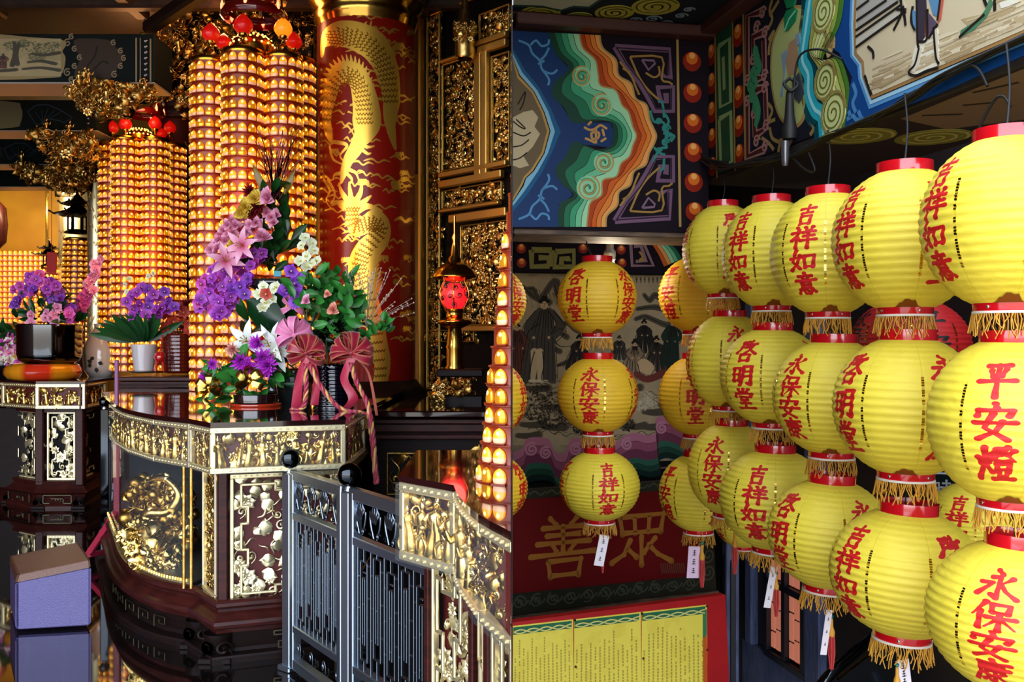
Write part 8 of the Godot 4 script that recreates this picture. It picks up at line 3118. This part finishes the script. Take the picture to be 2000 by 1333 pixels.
	part(o, "spiral_tube", m, mat("cfl_added_glow", Color("e6ebea"), 0.3, 0.0, {"emission_enabled": true, "emission": Color("fff0d8"), "emission_energy_multiplier": 0.6}))  # glow added to the bulb
	var l := OmniLight3D.new()  # light added here to brighten the mural and rear lanterns
	l.name = "white_bulb_fill"
	l.light_color = Color("ffe9c8")
	l.light_energy = 0.22
	l.light_size = 0.05
	l.omni_range = 20.0
	l.omni_attenuation = 2.0
	l.shadow_enabled = true
	add_child(l)
	l.position = c + Vector3(0, -20 * s, 0)

func lamp_light(at: Vector3, c: Color, e: float, size: float) -> void:
	var l := OmniLight3D.new()
	l.name = "tower_glow"
	l.light_color = c
	l.light_energy = e
	l.light_size = size
	l.omni_range = 20.0
	l.omni_attenuation = 2.0
	l.shadow_enabled = true
	add_child(l, true)
	l.position = at

func added_tube_lamp(at: Vector3, label: String) -> void:  # unseen lamp, added to brighten the far yellow wall
	var o := thing("added_tube_lamp", label, "lamp", at)
	var m := MB.new()
	m.box(at + Vector3(0, 0.05, 0), Vector3(2.2, 0.06, 0.14), Basis(), 0.01)
	part(o, "casing", m, M.white_band)
	m = MB.new()
	m.tube(PackedVector3Array([at + Vector3(-1.05, 0, 0), at + Vector3(1.05, 0, 0)]), 0.02, 8)
	part(o, "tube", m, mat("added_tube_glow", Color("fff2d8"), 0.4, 0.0, {"emission_enabled": true, "emission": Color("ffe2ae"), "emission_energy_multiplier": 3.0}))
	var l := AreaLight3D.new()
	l.name = "added_tube_light"
	l.area_size = Vector2(2.1, 0.12)
	l.light_color = Color("ffe2ae")
	l.light_energy = 5.0
	l.shadow_enabled = true
	add_child(l, true)
	l.position = at + Vector3(0, -0.03, -0.02)
	l.rotation = Vector3(-0.75, 0, 0)

func _ready() -> void:
	# camera
	var cam := Camera3D.new()
	cam.name = "camera"
	add_child(cam)
	cam.position = Vector3(0, H, 0)
	cam.fov = rad_to_deg(2.0 * atan(666.5 / F))
	cam.near = 0.05
	cam.far = 60.0
	cam.current = true
	# sky and exposure
	var env := Environment.new()
	var sky := Sky.new()
	var sm := ProceduralSkyMaterial.new()
	sm.sky_top_color = Color("cfdcf0")
	sm.sky_horizon_color = Color("e8eef6")
	sm.ground_bottom_color = Color("8d8984")
	sm.ground_horizon_color = Color("bdbab4")
	sm.sky_energy_multiplier = 1.0
	sky.sky_material = sm
	env.background_mode = Environment.BG_SKY
	env.sky = sky
	env.background_energy_multiplier = 4.5
	env.tonemap_mode = Environment.TONE_MAPPER_LINEAR
	env.tonemap_exposure = 1.5
	env.sdfgi_enabled = true
	env.ssao_enabled = true
	env.ssil_enabled = true
	var we := WorldEnvironment.new()
	we.name = "world"
	we.environment = env
	add_child(we)
	# the lamp towers' light
	lamp_light(P(490, 420, 5.9), Color("ff9a30"), 0.5, 0.4)
	lamp_light(P(270, 480, 8.2), Color("ff9a30"), 0.5, 0.4)
	lamp_light(P(440, 20, 6.95), Color("ffb070"), 0.3, 0.15)
	lamp_light(P(262, 200, 8.4), Color("ffb070"), 0.15, 0.15)
	rng.seed = 1
	make_materials()
	make_templates()
	lamp_meshes()
	added_tube_lamp(Vector3(-7.2, 3.62, -13.0), "added tube lamp hidden behind the last beam to brighten the yellow wall")
	hall_shell()
	court_shell()
	painted_front_beam()
	painted_side_beam()
	mural()
	boards()
	beams()
	far_hall()
	gilded_screen()
	dragon_column()
	altar()
	counter_main()
	counter_far()
	counter_near()
	tall_tower("tall cluster of amber lamp drums with red peach lamps on top", 6.4, [[412, 110, 37, 0.1], [475, 92, 38.5, -0.1], [553, 100, 36, 0.0], [580, 112, 33, 0.35]], 1.1, 0.0795, [[412, 66, 18, 0.08, "peach_red"], [437, 84, 16, 0.3, "peach_red"], [475, 50, 19, -0.1, "peach_red"], [553, 56, 18, 0.0, "peach_orange"], [574, 82, 17, 0.3, "peach_red"]], [493, 96, 44], [497, 30, 62], 200)
	tall_tower("second cluster of amber lamp drums standing farther back", 8.8, [[222, 280, 26, 0.15], [247, 273, 26, -0.1], [303, 273, 26, -0.05], [336, 282, 25, 0.2]], 1.165, 0.0752, [[220, 250, 12, 0.1, "peach_red"], [245, 243, 12.5, -0.1, "peach_red"], [303, 242, 12.5, -0.05, "peach_red"], [332, 250, 12, 0.2, "peach_red"], [316, 262, 10, 0.3, "peach_red"]], [272, 268, 26], [280, 222, 38], 300)
	gates()
	stool_and_stand()
	flowers()
	lanterns()
